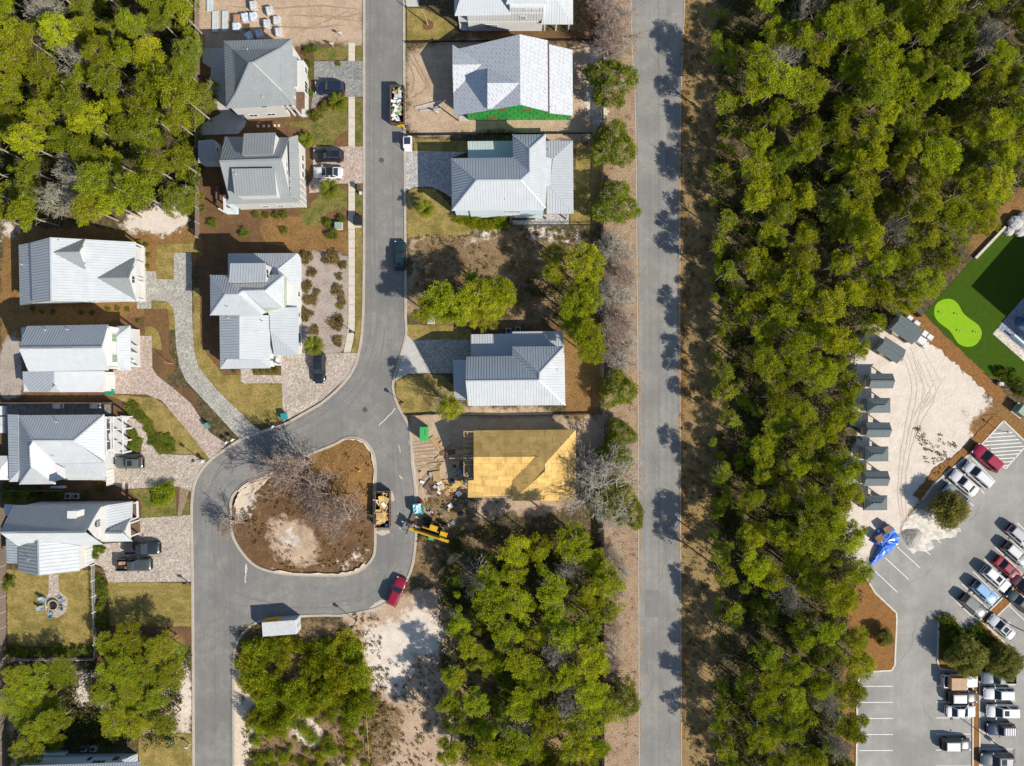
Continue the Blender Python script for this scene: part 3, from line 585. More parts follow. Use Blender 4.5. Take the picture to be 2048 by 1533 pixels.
m_drift = mat('needle_drift', (0.24, 0.15, 0.08), (0.33, 0.24, 0.15), sc=2, world_co=True, rough=0.95, fine=0.3)
def drift(path, off, w):
    pts = []; back = []
    for x, y in path:
        pts.append((x, y)); back.append((x+off+random.uniform(-w, w)*0.8, y+random.uniform(-2, 2)))
    sheet('needle_drift', pts+back[::-1], m_drift, 0.024)
for a in range(0, 15): 
    y0 = -40+a*108+random.uniform(-30, 30); n = random.randint(8, 16); seg = [(lerp_path([(x, y) for x, y in Ml], y0+k*5)[0], y0+k*5) for k in range(n)]; drift(seg, random.uniform(1.5, 4), 2.2)
    y0 = -40+a*108+random.uniform(-30, 30); seg = [(lerp_path([(x, y) for x, y in Mr[::-1]], y0+k*5)[0], y0+k*5) for k in range(n)]; drift(seg, -random.uniform(1.5, 4), 2.2)
m_patch = mat('asphalt_patch', (0.2, 0.194, 0.18), (0.175, 0.17, 0.158), sc=1, world_co=True, rough=0.9, fine=0.15)
for q in (R0((1330, 300), (1345, 300), (1345, 345), (1330, 344)), R0((1290, 1180), (1316, 1181), (1316, 1235), (1290, 1234)), R0((745, 250), (765, 250), (765, 290), (745, 290)), R0((400, 1200), (425, 1200), (425, 1260), (400, 1258)), R0((640, 1170), (700, 1172), (698, 1195), (640, 1192))): sheet('asphalt_patch', q, m_patch, 0.023, jit=0.6)
m_crack = mat('asphalt_crack', (0.1, 0.098, 0.092), rough=0.9, world_co=True); m_wear = mat('tyre_wear', (0.165, 0.16, 0.148), (0.185, 0.179, 0.165), sc=1.2, world_co=True, rough=0.9, fine=0.14, fsc=4.5)
def crack(x, y, a, n, st=9):
    pts = [(x, y)]
    for _ in range(n): a += random.uniform(-0.5, 0.5); x += math.cos(a)*st; y += math.sin(a)*st; pts.append((x, y))
    hair('asphalt_crack', pts, 0.035, m_crack, 0.0245)
for x, y, a, n in ((745, 60, 1.5, 8), (790, 140, 2.0, 5), (760, 300, 1.4, 9), (775, 430, 1.6, 8), (750, 560, 1.5, 7), (700, 800, 2.6, 9), (600, 850, 2.8, 8), (440, 940, 2.0, 7), (400, 1060, 1.5, 9), (450, 1220, 1.6, 9), (410, 1320, 1.5, 10), (445, 1430, 1.6, 8), (560, 1190, 0.1, 9), (660, 1185, 0.0, 7), (770, 900, 1.5, 8), (805, 1040, 1.6, 6), (1300, 80, 1.5, 9), (1335, 250, 1.6, 8), (1295, 520, 1.5, 10), (1340, 700, 1.5, 8), (1300, 900, 1.6, 9), (1330, 1080, 1.5, 10), (1295, 1320, 1.6, 9), (1340, 1450, 1.5, 8), (1830, 1250, 1.5, 9), (1840, 1400, 1.6, 8), (1870, 1130, 2.2, 8), (1960, 1010, 2.3, 8)): crack(x, y, a, n)
for p_ in ([(756, 620), (748, 690), (715, 770), (650, 826), (560, 872), (480, 908), (420, 975), (412, 1060)], [(770, 660), (755, 730), (700, 810), (640, 850), (560, 885)], [(440, 1000), (425, 1060), (432, 1130), (470, 1185), (560, 1210)], [(792, 880), (800, 960), (808, 1050), (795, 1130), (740, 1190), (640, 1208)], [(748, 60), (748, 300), (750, 560)], [(786, 60), (786, 300), (788, 560)]): hair('tyre_wear', p_, 0.3, m_wear, 0.0222)
sheet('straw_verge', R0((1800, 600), (1848, 630), (1900, 682), (1976, 753), (2012, 788), (1998, 806), (1962, 774), (1882, 702), (1832, 668), (1794, 630)), m_straw, 0.022, jit=2.5)
# ---------------------------------------------------------------- houses
def metal_roof(name, c, rough=0.38, var=0.06):
    return mat(name, c, tuple(x*(1-var*1.6) for x in c), sc=0.8, rough=rough, metal=0.0, spec=0.5, fine=0.04, fsc=6, c3=tuple(x*(1-var) for x in c), sc3=0.25)
m_rw = metal_roof('white_and_lit_slope_roof', (0.465, 0.49, 0.51)); m_rg = metal_roof('grey_metal_roof', (0.26, 0.28, 0.283)); m_rs = metal_roof('silver_and_shade_slope_roof', (0.415, 0.44, 0.46)); m_rd = metal_roof('shade_slope_metal_roof', (0.3, 0.32, 0.33))  # slope lighting put into colour: lighter metal sunward, darker on slopes facing away
m_wall = mat('white_siding', (0.54, 0.535, 0.52), (0.5, 0.495, 0.48), sc=1.2, rough=0.75); m_blue = mat('pale_blue_siding', (0.56, 0.66, 0.7), (0.5, 0.61, 0.66), rough=0.75)
m_grey = mat('pale_grey_siding', (0.6, 0.61, 0.6), (0.55, 0.56, 0.55), rough=0.75); m_sage = mat('sage_siding', (0.34, 0.4, 0.3), (0.3, 0.36, 0.27), rough=0.75)
m_trim = mat('white_trim', (0.58, 0.575, 0.56), rough=0.6); m_glass = mat('window_glass', (0.02, 0.03, 0.035), rough=0.06, spec=0.7)
m_deck = mat('porch_deck', (0.42, 0.43, 0.42), (0.36, 0.37, 0.36), rough=0.8); m_dkwood = mat('dark_timber', (0.07, 0.045, 0.03), (0.1, 0.065, 0.045), rough=0.8)
m_wdeck = mat('white_deck', (0.53, 0.53, 0.51), (0.48, 0.48, 0.46), rough=0.8); m_brown = mat('brown_decking', (0.17, 0.1, 0.06), (0.12, 0.07, 0.045), rough=0.8)
m_gshutter = mat('green_shutter', (0.2, 0.3, 0.2), rough=0.6); m_pipe = mat('vent_pipe_metal', (0.6, 0.6, 0.58), rough=0.4)
SEAM = {m.name: metal_roof(m.name+'_seam', tuple(x*0.91 for x in c)) for m, c in ((m_rw, (0.465, 0.49, 0.51)), (m_rg, (0.26, 0.28, 0.283)), (m_rs, (0.415, 0.44, 0.46)), (m_rd, (0.3, 0.32, 0.33)))}  # ribs painted darker than their roof, standing in for rib shading
def fit_plane(P):
    A = np.array([[p[0], p[1], 1.0] for p in P]); z = np.array([p[2] for p in P])
    (a, b, c), *_ = np.linalg.lstsq(A, z, rcond=None); return a, b, c
def on_plane(px, py, pl):
    # the point where the sight line of a photo pixel meets the roof plane z = a x + b y + c
    a, b, c = pl; rx, ry = (px-1024)/S/H, (766.5-py)/S/H      # x = rx (H - z)
    z = (a*rx*H+b*ry*H+c)/(1+a*rx+b*ry); return Vector((rx*(H-z), ry*(H-z), z))
def clip_line(poly2, o, d):
    ts = []; n = len(poly2)
    for i in range(n):
        p, q = poly2[i], poly2[(i+1) % n]; e = (q[0]-p[0], q[1]-p[1]); den = d[0]*e[1]-d[1]*e[0]
        if abs(den) < 1e-9: continue
        t = ((p[0]-o[0])*e[1]-(p[1]-o[1])*e[0])/den; u = ((p[0]-o[0])*d[1]-(p[1]-o[1])*d[0])/den
        if 0 <= u < 1: ts.append(t)
    ts.sort(); return [(ts[i], ts[i+1]) for i in range(0, len(ts)-1, 2)]
def clip_rect(poly, u0, u1, v0, v1):
    for ax, lim, sg in ((0, u0, 1), (0, u1, -1), (1, v0, 1), (1, v1, -1)):
        out = []; n = len(poly)
        for i in range(n):
            p, q = poly[i], poly[(i+1) % n]; ip = (p[ax]-lim)*sg >= 0; iq = (q[ax]-lim)*sg >= 0
            if ip: out.append(p)
            if ip != iq:
                t = (lim-p[ax])/(q[ax]-p[ax]); out.append((p[0]+(q[0]-p[0])*t, p[1]+(q[1]-p[1])*t))
        poly = out
        if len(poly) < 3: return []
    return poly
def poly_area(p): return 0.5*abs(sum(p[i][0]*p[(i+1) % len(p)][1]-p[(i+1) % len(p)][0]*p[i][1] for i in range(len(p))))
def inset(poly, d):
    n = len(poly); a = sum(poly[i][0]*poly[(i+1) % n][1]-poly[(i+1) % n][0]*poly[i][1] for i in range(n)); sg = 1 if a > 0 else -1
    ln = []
    for i in range(n):
        p, q = Vector(poly[i][:2]), Vector(poly[(i+1) % n][:2]); e = (q-p).normalized(); nn = Vector((-e.y, e.x))*sg; ln.append((p+nn*d, e))
    out = []
    for i in range(n):
        (p, e), (q, f) = ln[i-1], ln[i]; den = e.x*f.y-e.y*f.x
        if abs(den) < 1e-6: out.append((q.x, q.y)); continue
        t = ((q.x-p.x)*f.y-(q.y-p.y)*f.x)/den; r = p+e*t; out.append((r.x, r.y))
    return out
class House:
    def __init__(s, name, label, reg, cx, cy, cat='house', group=None):
        s.reg = reg; c = W(*reg.p(cx, cy)); s.root = thing(name, label, cat, (c.x, c.y, 0), 0, group); s.edges = {}
    def pt(s, x, y, z): return W(*s.reg.p(x, y), z)
    def plane(s, pts, m, seam=0.41, th=0.1, name='roof_panel', cap=True, rib=0.05):
        P = [s.pt(*p) for p in pts]; pl = fit_plane(P); Q = [on_plane(*s.reg.p(p[0], p[1]), pl) for p in pts]
        n = len(Q); a, b, c = pl; nrm = Vector((-a, -b, 1)).normalized()
        area = sum(Q[i].x*Q[(i+1) % n].y-Q[(i+1) % n].x*Q[i].y for i in range(n))
        if area < 0: Q = Q[::-1]; pts = list(pts)[::-1]
        mb = MB(); D = Vector((0, 0, -th)); tr = tessellate_polygon([[Vector((q.x, q.y, 0)) for q in Q]])
        fs = []
        for t in tr:
            A_, B_, C_ = (Q[i] for i in t); t = tuple(t)
            if (B_.x-A_.x)*(C_.y-A_.y)-(B_.y-A_.y)*(C_.x-A_.x) < 0: t = t[::-1]
            fs.append(t); fs.append(tuple(i+n for i in reversed(t)))
        fs += [(i+n, (i+1) % n+n, (i+1) % n, i) for i in range(n)]
        mb.add(list(Q)+[q+D for q in Q], fs); o = mb.part(name, m, s.root)
        if seam:
            g = math.hypot(a, b); d = (-a/g, -b/g) if g > 1e-4 else (1, 0); e = (-d[1], d[0]); p2 = [(q.x, q.y) for q in Q]
            us = [q[0]*e[0]+q[1]*e[1] for q in p2]; u = math.floor(min(us)/seam)*seam; sb = MB()
            while u < max(us):
                u += seam
                for t0, t1 in clip_line(p2, (e[0]*u, e[1]*u), d):
                    if t1-t0 < 0.15: continue
                    q = [Vector((e[0]*u+d[0]*t, e[1]*u+d[1]*t, 0)) for t in (t0+0.03, t1-0.03)]
                    for v in q: v.z = a*v.x+b*v.y+c+rib*0.5-0.004
                    sb.beam(q[0], q[1], rib, rib, nrm)
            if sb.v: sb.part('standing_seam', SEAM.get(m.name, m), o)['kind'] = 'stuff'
        if cap:
            for i in range(n):
                k = tuple(sorted((tuple(pts[i][:2]), tuple(pts[(i+1) % n][:2])))); s.edges.setdefault(k, []).append((Q[i].copy(), Q[(i+1) % n].copy(), nrm, m))
        s.last = (o, Q, pl); return o
    def caps(s, w=0.2):
        for k, L_ in s.edges.items():
            if len(L_) < 2: continue
            p = (L_[0][0]+L_[1][1])/2; q = (L_[0][1]+L_[1][0])/2
            if (L_[0][0]-L_[1][1]).length > (L_[0][0]-L_[1][0]).length: p = (L_[0][0]+L_[1][0])/2; q = (L_[0][1]+L_[1][1])/2
            up = (L_[0][2]+L_[1][2]).normalized(); MB().beam(p+up*0.02, q+up*0.02, w, 0.05, up).part('ridge_cap', L_[0][3], s.root)
    def walls(s, pts, ze, m, ov=0.4, name='wall', top=None, z0=0.0):
        P = [s.pt(x, y, ze) for x, y in pts]; q = inset([(p.x, p.y) for p in P], ov); s.fp = q
        MB().prism(q, z0, top or ze-0.02).part(name, m, s.root); return q
    def gable(s, a, b, apex, m, depth=0.15, name='gable_wall'):
        a, b, c = (Vector(v) for v in (a, b, apex)); n = (b-a).cross(Vector((0, 0, 1))).normalized()*depth
        return MB().add([a, b, c, a+n, b+n, c+n], [(0, 1, 2), (5, 4, 3), (0, 3, 4, 1), (1, 4, 5, 2), (2, 5, 3, 0)]).part(name, m, s.root)
    def wpoly(s, pts, m, name='wall', n=None, depth=0.12):
        P = [Vector(p) for p in pts]; n = n or (P[1]-P[0]).cross(P[2]-P[0]).normalized(); k = len(P); D = Vector(n)*-depth
        return MB().add(P+[p+D for p in P], [tuple(range(k)), tuple(range(2*k-1, k-1, -1))]+[(i, i+k, (i+1) % k+k, (i+1) % k) for i in range(k)]).part(name, m, s.root)
    def window(s, a, b, u0, u1, z0, z1, cols=2, frame=None, rows=1, name='window', glass=None):
        # a, b: ends of the wall base (2-D world), u0..u1 in metres along it
        A, B = Vector((a[0], a[1], 0)), Vector((b[0], b[1], 0)); d = (B-A).normalized(); n = Vector((d.y, -d.x, 0))
        mid = Vector((0, 0, 0))
        if n.dot(-((A+B)/2)) < 0: n = -n        # faces the lens side
        up = Vector((0, 0, 1)); c = A+d*(u0+u1)/2+up*(z0+z1)/2; w, h = u1-u0, z1-z0; mb = MB()
        fw = 0.09
        for off, ww, hh in ((-d*(w/2), fw, h+fw), (d*(w/2), fw, h+fw)): mb.beam(c+off+n*0.03-up*hh/2, c+off+n*0.03+up*hh/2, fw, 0.07, n)
        for off in (up*(h/2), -up*(h/2)): mb.beam(c+off+n*0.03-d*(w/2-fw/2), c+off+n*0.03+d*(w/2-fw/2), 0.07, fw)
        for k in range(1, cols): mb.beam(c+d*(w*(k/cols-0.5))+n*0.025-up*(h/2), c+d*(w*(k/cols-0.5))+n*0.025+up*(h/2), 0.05, 0.04, n)
        for k in range(1, rows): mb.beam(c+up*(h*(k/rows-0.5))+n*0.024-d*(w/2), c+up*(h*(k/rows-0.5))+n*0.024+d*(w/2), 0.04, 0.05)
        o = mb.part(name, frame or m_trim, s.root)
        g = MB()
        for k in range(cols):
            x0, x1 = w*(k/cols-0.5)+0.03, w*((k+1)/cols-0.5)-0.03
            MB().add([c+d*x0-up*(h/2-0.04)+n*0.012, c+d*x1-up*(h/2-0.04)+n*0.012, c+d*x1+up*(h/2-0.04)+n*0.012, c+d*x0+up*(h/2-0.04)+n*0.012], [(0, 1, 2, 3)]).part('pane', glass or m_glass, o)
        return o
    def post(s, x, y, z0, z1, w=0.2, m=None, zp=0.0, name='post'):
        p = s.pt(x, y, zp); return MB().box((p.x, p.y, (z0+z1)/2), (w, w, z1-z0)).part(name, m or m_trim, s.root)
    def slab(s, pts, zp, z0, z1, m, name='deck'):
        P = [s.pt(x, y, zp) for x, y in pts]; return MB().prism([(p.x, p.y) for p in P], z0, z1).part(name, m, s.root)
    def pipe(s, x, y, z, h=0.5, r=0.06):
        p = s.pt(x, y, z); return MB().tube((p.x, p.y, z-0.2), (p.x, p.y, z+h), r, n=8).part('vent_pipe', m_pipe, s.root)
    def rail(s, a, b, z0, h=0.95, m=None):
        a, b = Vector((a[0], a[1], 0)), Vector((b[0], b[1], 0)); mb = MB(); n = max(2, int((b-a).length/0.3)); up = Vector((0, 0, 1))
        mb.beam(a+up*(z0+h), b+up*(z0+h), 0.08, 0.06); mb.beam(a+up*(z0+0.12), b+up*(z0+0.12), 0.05, 0.05)
        for i in range(n+1): q = a+(b-a)*i/n; mb.beam(q+up*z0, q+up*(z0+h), 0.035, 0.035)
        return mb.part('railing', m or m_trim, s.root)
# ---- house beside the sandy lot, grey hip roof
h = House('hip_roofed_house', 'white two-storey house with grey pyramid hip roof beside the sandy lot', RA, 880, 800)
a, b, c, d = (450, 420, 6.0), (1145, 395, 6.0), (1165, 1072, 6.0), (470, 1110, 6.0)
e, f, g, i_ = (545, 510, 7.0), (1030, 490, 7.0), (1040, 930, 7.0), (565, 965, 7.0); p, q = (706, 645, 9.7), (745, 640, 9.7)
for pl in ((a, b, f, e), (b, c, g, f), (c, d, i_, g), (d, a, e, i_), (e, f, q, p), (f, g, q), (g, i_, p, q), (i_, e, p)): h.plane(pl, m_rg)
h.caps(0.22); h.plane([(1146, 578, 5.85), (1197, 582, 5.55), (1197, 888, 5.55), (1146, 884, 5.85)], m_rg, cap=False)
fp = h.walls([(450, 420), (1145, 395), (1158, 860), (1035, 868), (1040, 1076), (470, 1110)], 6.0, m_wall)
# south wall runs fp[4] -> fp[5]
A, B = fp[5], fp[4]
h.window(A, B, 1.6, 2.9, 1.0, 1.9, 2); h.window(A, B, 4.4, 5.7, 1.0, 1.9, 2); h.window(A, B, 4.5, 5.5, 4.4, 5.2, 1)
A, B = fp[1], fp[2]
for u, w in ((1.6, 0.8), (3.2, 0.8), (4.3, 0.8), (5.4, 0.8)): h.window(A, B, u, u+w, 3.6, 5.2, 1); 
for u, w in ((2.6, 0.9), (3.9, 0.9), (5.2, 0.9)): h.window(A, B, u, u+w, 0.8, 2.4, 1)
pa, pb, pc, pd = fp[3], (fp[2][0], fp[2][1]), (fp[2][0], fp[4][1]), fp[4]
MB().prism([pa, pb, pc, pd], 0.0, 0.35).part('porch_floor', m_brown, h.root); MB().prism([pa, pb, pc, pd], 3.0, 3.2).part('balcony_floor', m_brown, h.root)
for q in (pb, pc, pd, ((pb[0]+pc[0])/2, (pb[1]+pc[1])/2), ((pd[0]+pc[0])/2, (pd[1]+pc[1])/2)): MB().box((q[0]-0.1, q[1]+0.1, 3.1), (0.22, 0.22, 5.9)).part('post', m_trim, h.root)
h.rail(pb, pc, 3.2); h.rail(pd, pc, 3.2)
MB().prism([(pc[0]+0.05, pc[1]-0.1), (pc[0]+1.1, pc[1]-0.1), (pc[0]+1.1, pc[1]+3.6), (pc[0]+0.05, pc[1]+3.6)], 0, 0.25).part('steps', m_wdeck, h.root)
MB().prism([(fp[1][0]+0.01, fp[1][1]-6.6), (fp[1][0]+1.3, fp[1][1]-6.6), (fp[1][0]+1.3, fp[1][1]-1.6), (fp[1][0]+0.01, fp[1][1]-1.6)], 0.0, 2.9).part('bay', m_wall, h.root)
h.window((fp[1][0]+1.3, fp[1][1]-1.6), (fp[1][0]+1.3, fp[1][1]-6.6), 0.6, 1.5, 0.9, 2.4); h.window((fp[1][0]+1.3, fp[1][1]-1.6), (fp[1][0]+1.3, fp[1][1]-6.6), 2.8, 4.6, 0.6, 2.5, 3)
MB().prism([(fp[1][0]+0.01, fp[1][1]-9.2), (fp[1][0]+1.5, fp[1][1]-9.2), (fp[1][0]+1.5, fp[1][1]-6.7), (fp[1][0]+0.01, fp[1][1]-6.7)], 3.0, 3.15).part('porch_roof', m_brown, h.root)
h.pipe(695, 515, 7.0); h.pipe(850, 1000, 6.6)
# ---- house with shed dormers
h = House('dormered_house', 'white two-storey house with two broad shed dormers on its grey roof', RB, 880, 560)
N1, N2 = (458, 172, 6.0), (1118, 180, 6.0); r1, r2 = (402, 424, 9.8), (1036, 404, 9.8); S1, S2 = (500, 800, 6.4), (1128, 795, 6.4)
h.plane([N1, N2, r2, r1], m_rg); h.plane([r1, r2, S2, S1], m_rg); h.caps(0.3)
h.plane([(1112, 182, 6.0), (1205, 157, 5.4), (1228, 832, 5.4), (1128, 790, 6.0)], m_rg, cap=False); h.plane([(500, 796, 6.3), (1130, 792, 6.3), (1228, 840, 5.5), (468, 862, 5.5)], m_rg, cap=False)
fp = h.walls([(458, 172), (1205, 157), (1212, 560), (1100, 566), (1106, 838), (468, 862)], 5.5, m_wall)
E0, E1 = h.pt(1098, 200, 6.0), h.pt(1118, 780, 6.2)
h.gable((E0.x-0.1, E0.y, 5.9), (E1.x-0.1, E1.y, 5.9), (h.pt(*r2).x-0.12, h.pt(*r2).y, 9.6), m_wall)
gA, gB = (E0.x-0.1, E0.y), (E1.x-0.1, E1.y)
for u, z in ((3.6, 6.3), (4.8, 6.3), (3.8, 7.6), (4.8, 7.6)): h.window(gA, gB, u, u+0.85, z, z+1.0, 1)
h.plane([(652, 140, 8.6), (977, 130, 8.6), (950, 356, 9.75), (630, 366, 9.75)], m_rg, cap=False)
h.plane([(528, 500, 9.75), (962, 494, 9.75), (985, 770, 8.7), (560, 780, 8.7)], m_rg, cap=False)
def wedge(hh, top, drop, m, side=True):
    # cheek and front walls under a shed dormer roof
    P = [hh.pt(*t) for t in top]; c = sum(P, Vector())/len(P); Q = [Vector((c.x+(p.x-c.x)*0.93, c.y+(p.y-c.y)*0.93, p.z-0.06)) for p in P]; n = len(Q)
    V_ = Q+[Vector((q.x, q.y, q.z-dz)) for q, dz in zip(Q, drop)]
    return MB().add(V_, [tuple(range(n)), tuple(range(2*n-1, n-1, -1))]+[(i, i+n, (i+1) % n+n, (i+1) % n) for i in range(n)]).part('dormer_wall', m, hh.root)
wedge(h, [(652, 140, 8.6), (977, 130, 8.6), (950, 356, 9.75), (630, 366, 9.75)], (2.6, 2.6, 0.6, 0.6), m_wall); wedge(h, [(528, 500, 9.75), (962, 494, 9.75), (985, 770, 8.7), (560, 780, 8.7)], (0.8, 0.8, 2.6, 2.6), m_wall)
A, B = fp[5], fp[4]
for u, z in ((3.9, 0.9), (6.3, 0.9), (3.1, 4.3), (5.4, 4.3)): h.window(A, B, u, u+0.95, z, z+1.1, 2)
A, B = fp[1], fp[2]
for u in (1.1, 2.4, 3.7):
    h.window(A, B, u, u+0.85, 3.6, 4.9, 2); h.window(A, B, u+0.4, u+1.25, 0.9, 2.3, 2)
pa, pb, pc, pd = fp[3], fp[2], (fp[2][0]+0.15, fp[4][1]), fp[4]
MB().prism([pa, pb, pc, pd], 0.0, 0.4).part('porch_floor', m_deck, h.root); MB().prism([pa, pb, pc, pd], 2.9, 3.1).part('balcony_floor', m_deck, h.root)
for t in (0.02, 0.25, 0.5, 0.75, 0.98):
    MB().box((pb[0]+(pc[0]-pb[0])*t, pb[1]+(pc[1]-pb[1])*t, 2.9), (0.2, 0.2, 5.2)).part('post', m_trim, h.root)
for t in (0.3, 0.65): MB().box((pd[0]+(pc[0]-pd[0])*t, pd[1]+(pc[1]-pd[1])*t+0.1, 2.9), (0.2, 0.2, 5.2)).part('post', m_trim, h.root)
h.rail(pb, pc, 3.1); h.rail(pd, pc, 3.1)
h.slab([(468, 862), (590, 862), (590, 962), (475, 962)], 0.4, 0.0, 0.4, m_blue, 'entry_porch'); h.post(475, 955, 0.4, 3.2); h.post(585, 955, 0.4, 3.2); h.slab([(440, 770), (470, 770), (478, 940), (448, 940)], 2.5, 2.45, 2.6, m_trim, 'porch_beam')
MB().box((h.pt(410, 760, 0).x, h.pt(410, 760, 0).y, 0.6), (0.5, 2.0, 1.2)).part('timber_steps', m_brown, h.root); h.pipe(575, 560, 9.5)
# ---- garden shed
h = House('garden_shed', 'small garden shed with pale blue-grey metal roof between woods fence and dormered house', RB, 290, 340, 'shed')
h.plane([(183, 213, 2.7), (345, 200, 2.9), (350, 436, 2.9), (185, 440, 2.5)], m_rs, seam=0.3, cap=False); fp = h.walls([(190, 215), (362, 203), (366, 438), (190, 442)], 2.5, m_grey, ov=0.1)
h.window(fp[1], fp[2], 0.9, 1.5, 1.1, 1.9, 1)
# ---- corner house with sage wall
h = House('corner_house', 'silver-roofed house with sage green upper wall at the road bend', RF, 640, 620)
a, b, c = (243, 325, 6.0), (840, 322, 6.0), (690, 448, 8.2); r1, r2, r3, r4 = (490, 452, 8.2), (365, 480, 8.0), (470, 478, 8.0), (510, 450, 8.2)
sw, se1, ss, se = (245, 650, 6.0), (660, 648, 6.0), (690, 625, 6.0), (840, 585, 6.0)
h.plane([a, b, c, r4, r3, r2], m_rs); h.plane([a, r2, sw], m_rs); h.plane([sw, r2, r3, se1], m_rs); h.plane([r3, r4, (692, 622, 6.0), se1], m_rw); h.plane([r4, c, se, (670, 590, 6.3)], m_rs); h.plane([b, se, c], m_rw); h.caps(0.2)
h.plane([(405, 230, 7.9), (692, 228, 7.9), (690, 378, 8.5), (395, 384, 8.5)], m_rs, cap=False); wedge(h, [(405, 230, 7.9), (692, 228, 7.9), (690, 378, 8.5), (395, 384, 8.5)], (3.6, 3.6, 1.2, 1.2), m_wall)
q0, q1 = h.pt(686, 240, 7.8), h.pt(686, 372, 8.4); h.window((q0.x-0.05, q0.y), (q1.x-0.05, q1.y), 0.6, 1.9, 6.3, 7.5, 2)
h.plane([(387, 150, 3.05), (950, 148, 3.05), (787, 278, 4.6), (838, 335, 5.0), (387, 335, 5.0)], m_rs, cap=False); h.plane([(950, 148, 3.05), (976, 190, 2.9), (976, 386, 2.9), (900, 386, 3.6), (787, 278, 4.6)], m_rw, cap=False)
h.plane([(318, 650, 4.3), (480, 650, 5.6), (480, 1003, 5.6), (375, 1005, 4.9), (324, 1083, 4.2)], m_rs); h.plane([(480, 650, 5.6), (726, 650, 4.1), (727, 1077, 3.9), (635, 1004, 4.6), (480, 1003, 5.6)], m_rw)
h.plane([(324, 1083, 4.2), (375, 1005, 4.9), (635, 1004, 4.6), (727, 1077, 3.9)], m_rs, cap=False)
h.plane([(690, 590, 4.4), (957, 583, 3.3), (955, 972, 3.3), (727, 772, 4.2), (722, 652, 4.25)], m_rw); h.plane([(727, 772, 4.2), (955, 972, 3.3), (760, 976, 3.35)], m_rs, cap=False)
fp = h.walls([(243, 325), (840, 322), (840, 585), (660, 648), (245, 650)], 6.0, m_sage, ov=0.45); A, B = fp[1], fp[2]; h.window(A, B, 2.2, 3.1, 4.2, 5.4, 1)
fp = h.walls([(387, 150), (950, 148), (955, 972), (727, 976), (727, 1077), (324, 1083), (318, 650), (387, 650)], 3.1, m_grey, ov=0.3); A, B = fp[1], fp[2]
for u, w in ((2.0, 0.7), (5.6, 0.7), (8.9, 0.6), (12.0, 1.6)): h.window(A, B, u, u+w, 0.9, 2.2, 2)
h.slab([(905, 180), (978, 190), (980, 950), (955, 950)], 0.2, 0.0, 0.12, m_wdeck, 'plinth')
h.slab([(727, 976), (815, 976), (815, 1055), (727, 1055)], 0.4, 0.0, 0.4, m_deck, 'porch_floor'); h.post(812, 980, 0.4, 3.2, zp=0.4); h.post(812, 1050, 0.4, 3.2, zp=0.4)
h.slab([(785, 990), (800, 990), (800, 1040), (770, 1040)], 0.4, 0.4, 0.9, m_trim, 'porch_bench'); h.pipe(392, 672, 5.0); h.pipe(670, 702, 4.6); h.pipe(388, 588, 7.0)
# ---- big gabled house with two dormers
h = House('gabled_house', 'pale-roofed house with two gable dormers next to the woods', RE, 640, 420)
r1, r2 = (407, 142, 8.2), (414, 654, 8.2); e1, e2 = (1095, 180, 3.2), (1103, 662, 3.2); w1, w2 = (245, 185, 5.6), (262, 672, 5.6)
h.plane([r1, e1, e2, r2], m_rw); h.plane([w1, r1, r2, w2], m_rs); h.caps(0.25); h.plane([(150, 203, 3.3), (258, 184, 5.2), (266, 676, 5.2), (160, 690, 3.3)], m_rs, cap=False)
def dormer(hh, ridge, nb, sb, m, wm, win=True):
    # ridge: (inner, outer), nb: far plane lower corners, sb: near plane lower corners
    hh.plane([ridge[0], ridge[1]]+nb, m, cap=False); hh.plane([ridge[0], ridge[1]]+sb, m, cap=False)
    a, b, c = hh.pt(*nb[0]), hh.pt(*sb[0]), hh.pt(*ridge[1]); dx = -0.25 if c.x < 0 else 0.25
    hh.gable((a.x+dx, a.y-0.2, a.z-1.2), (b.x+dx, b.y+0.2, b.z-1.2), (c.x+dx, c.y, c.z-0.15), wm)
    m_ = (Vector(a)+Vector(b))/2; hh.window((a.x+dx, a.y), (b.x+dx, b.y), (a-b).length/2-0.55, (a-b).length/2+0.55, m_.z-0.2, m_.z+0.8, 2)
dormer(h, ((415, 262, 8.1), (640, 258, 8.1)), [(690, 152, 6.3), (605, 156, 6.3)], [(692, 398, 6.3), (630, 402, 6.3)], m_rg, m_trim)
dormer(h, ((785, 470, 5.6), (1040, 468, 5.6)), [(1092, 312, 3.6), (1060, 320, 3.7)], [(1098, 658, 3.5), (1062, 628, 3.7)], m_rg, m_trim)
fp = h.walls([(150, 203), (1095, 180), (1103, 662), (160, 690)], 3.25, m_wall, ov=0.45); 
pA, pB = h.pt(245, 660, 5.6), h.pt(800, 662, 4.4); h.wpoly([(fp[3][0]+1.0, fp[3][1], 3.2), (fp[2][0]-0.3, fp[2][1], 3.2), (h.pt(*r2).x, fp[3][1], 7.9)], m_wall, 'gable_wall')
h.window(fp[3], fp[2], 9.0, 10.6, 0.9, 2.2, 2)
h.slab([(1090, 205), (1163, 222), (1168, 660), (1096, 660)], 0.4, 0.0, 0.4, m_wdeck, 'porch_floor')
for y in (212, 345, 470, 500, 640): h.post(1158, y+6, 0.4, 3.1, 0.2, zp=0.4)
h.slab([(1098, 478), (1150, 478), (1150, 500), (1098, 500)], 0.4, 0.4, 0.9, m_deck, 'porch_bench'); h.slab([(1098, 628), (1150, 628), (1150, 650), (1098, 650)], 0.4, 0.4, 0.8, m_deck, 'porch_bench')
h.pipe(182, 362, 4.0); h.pipe(487, 172, 7.6); h.pipe(700, 360, 6.0)
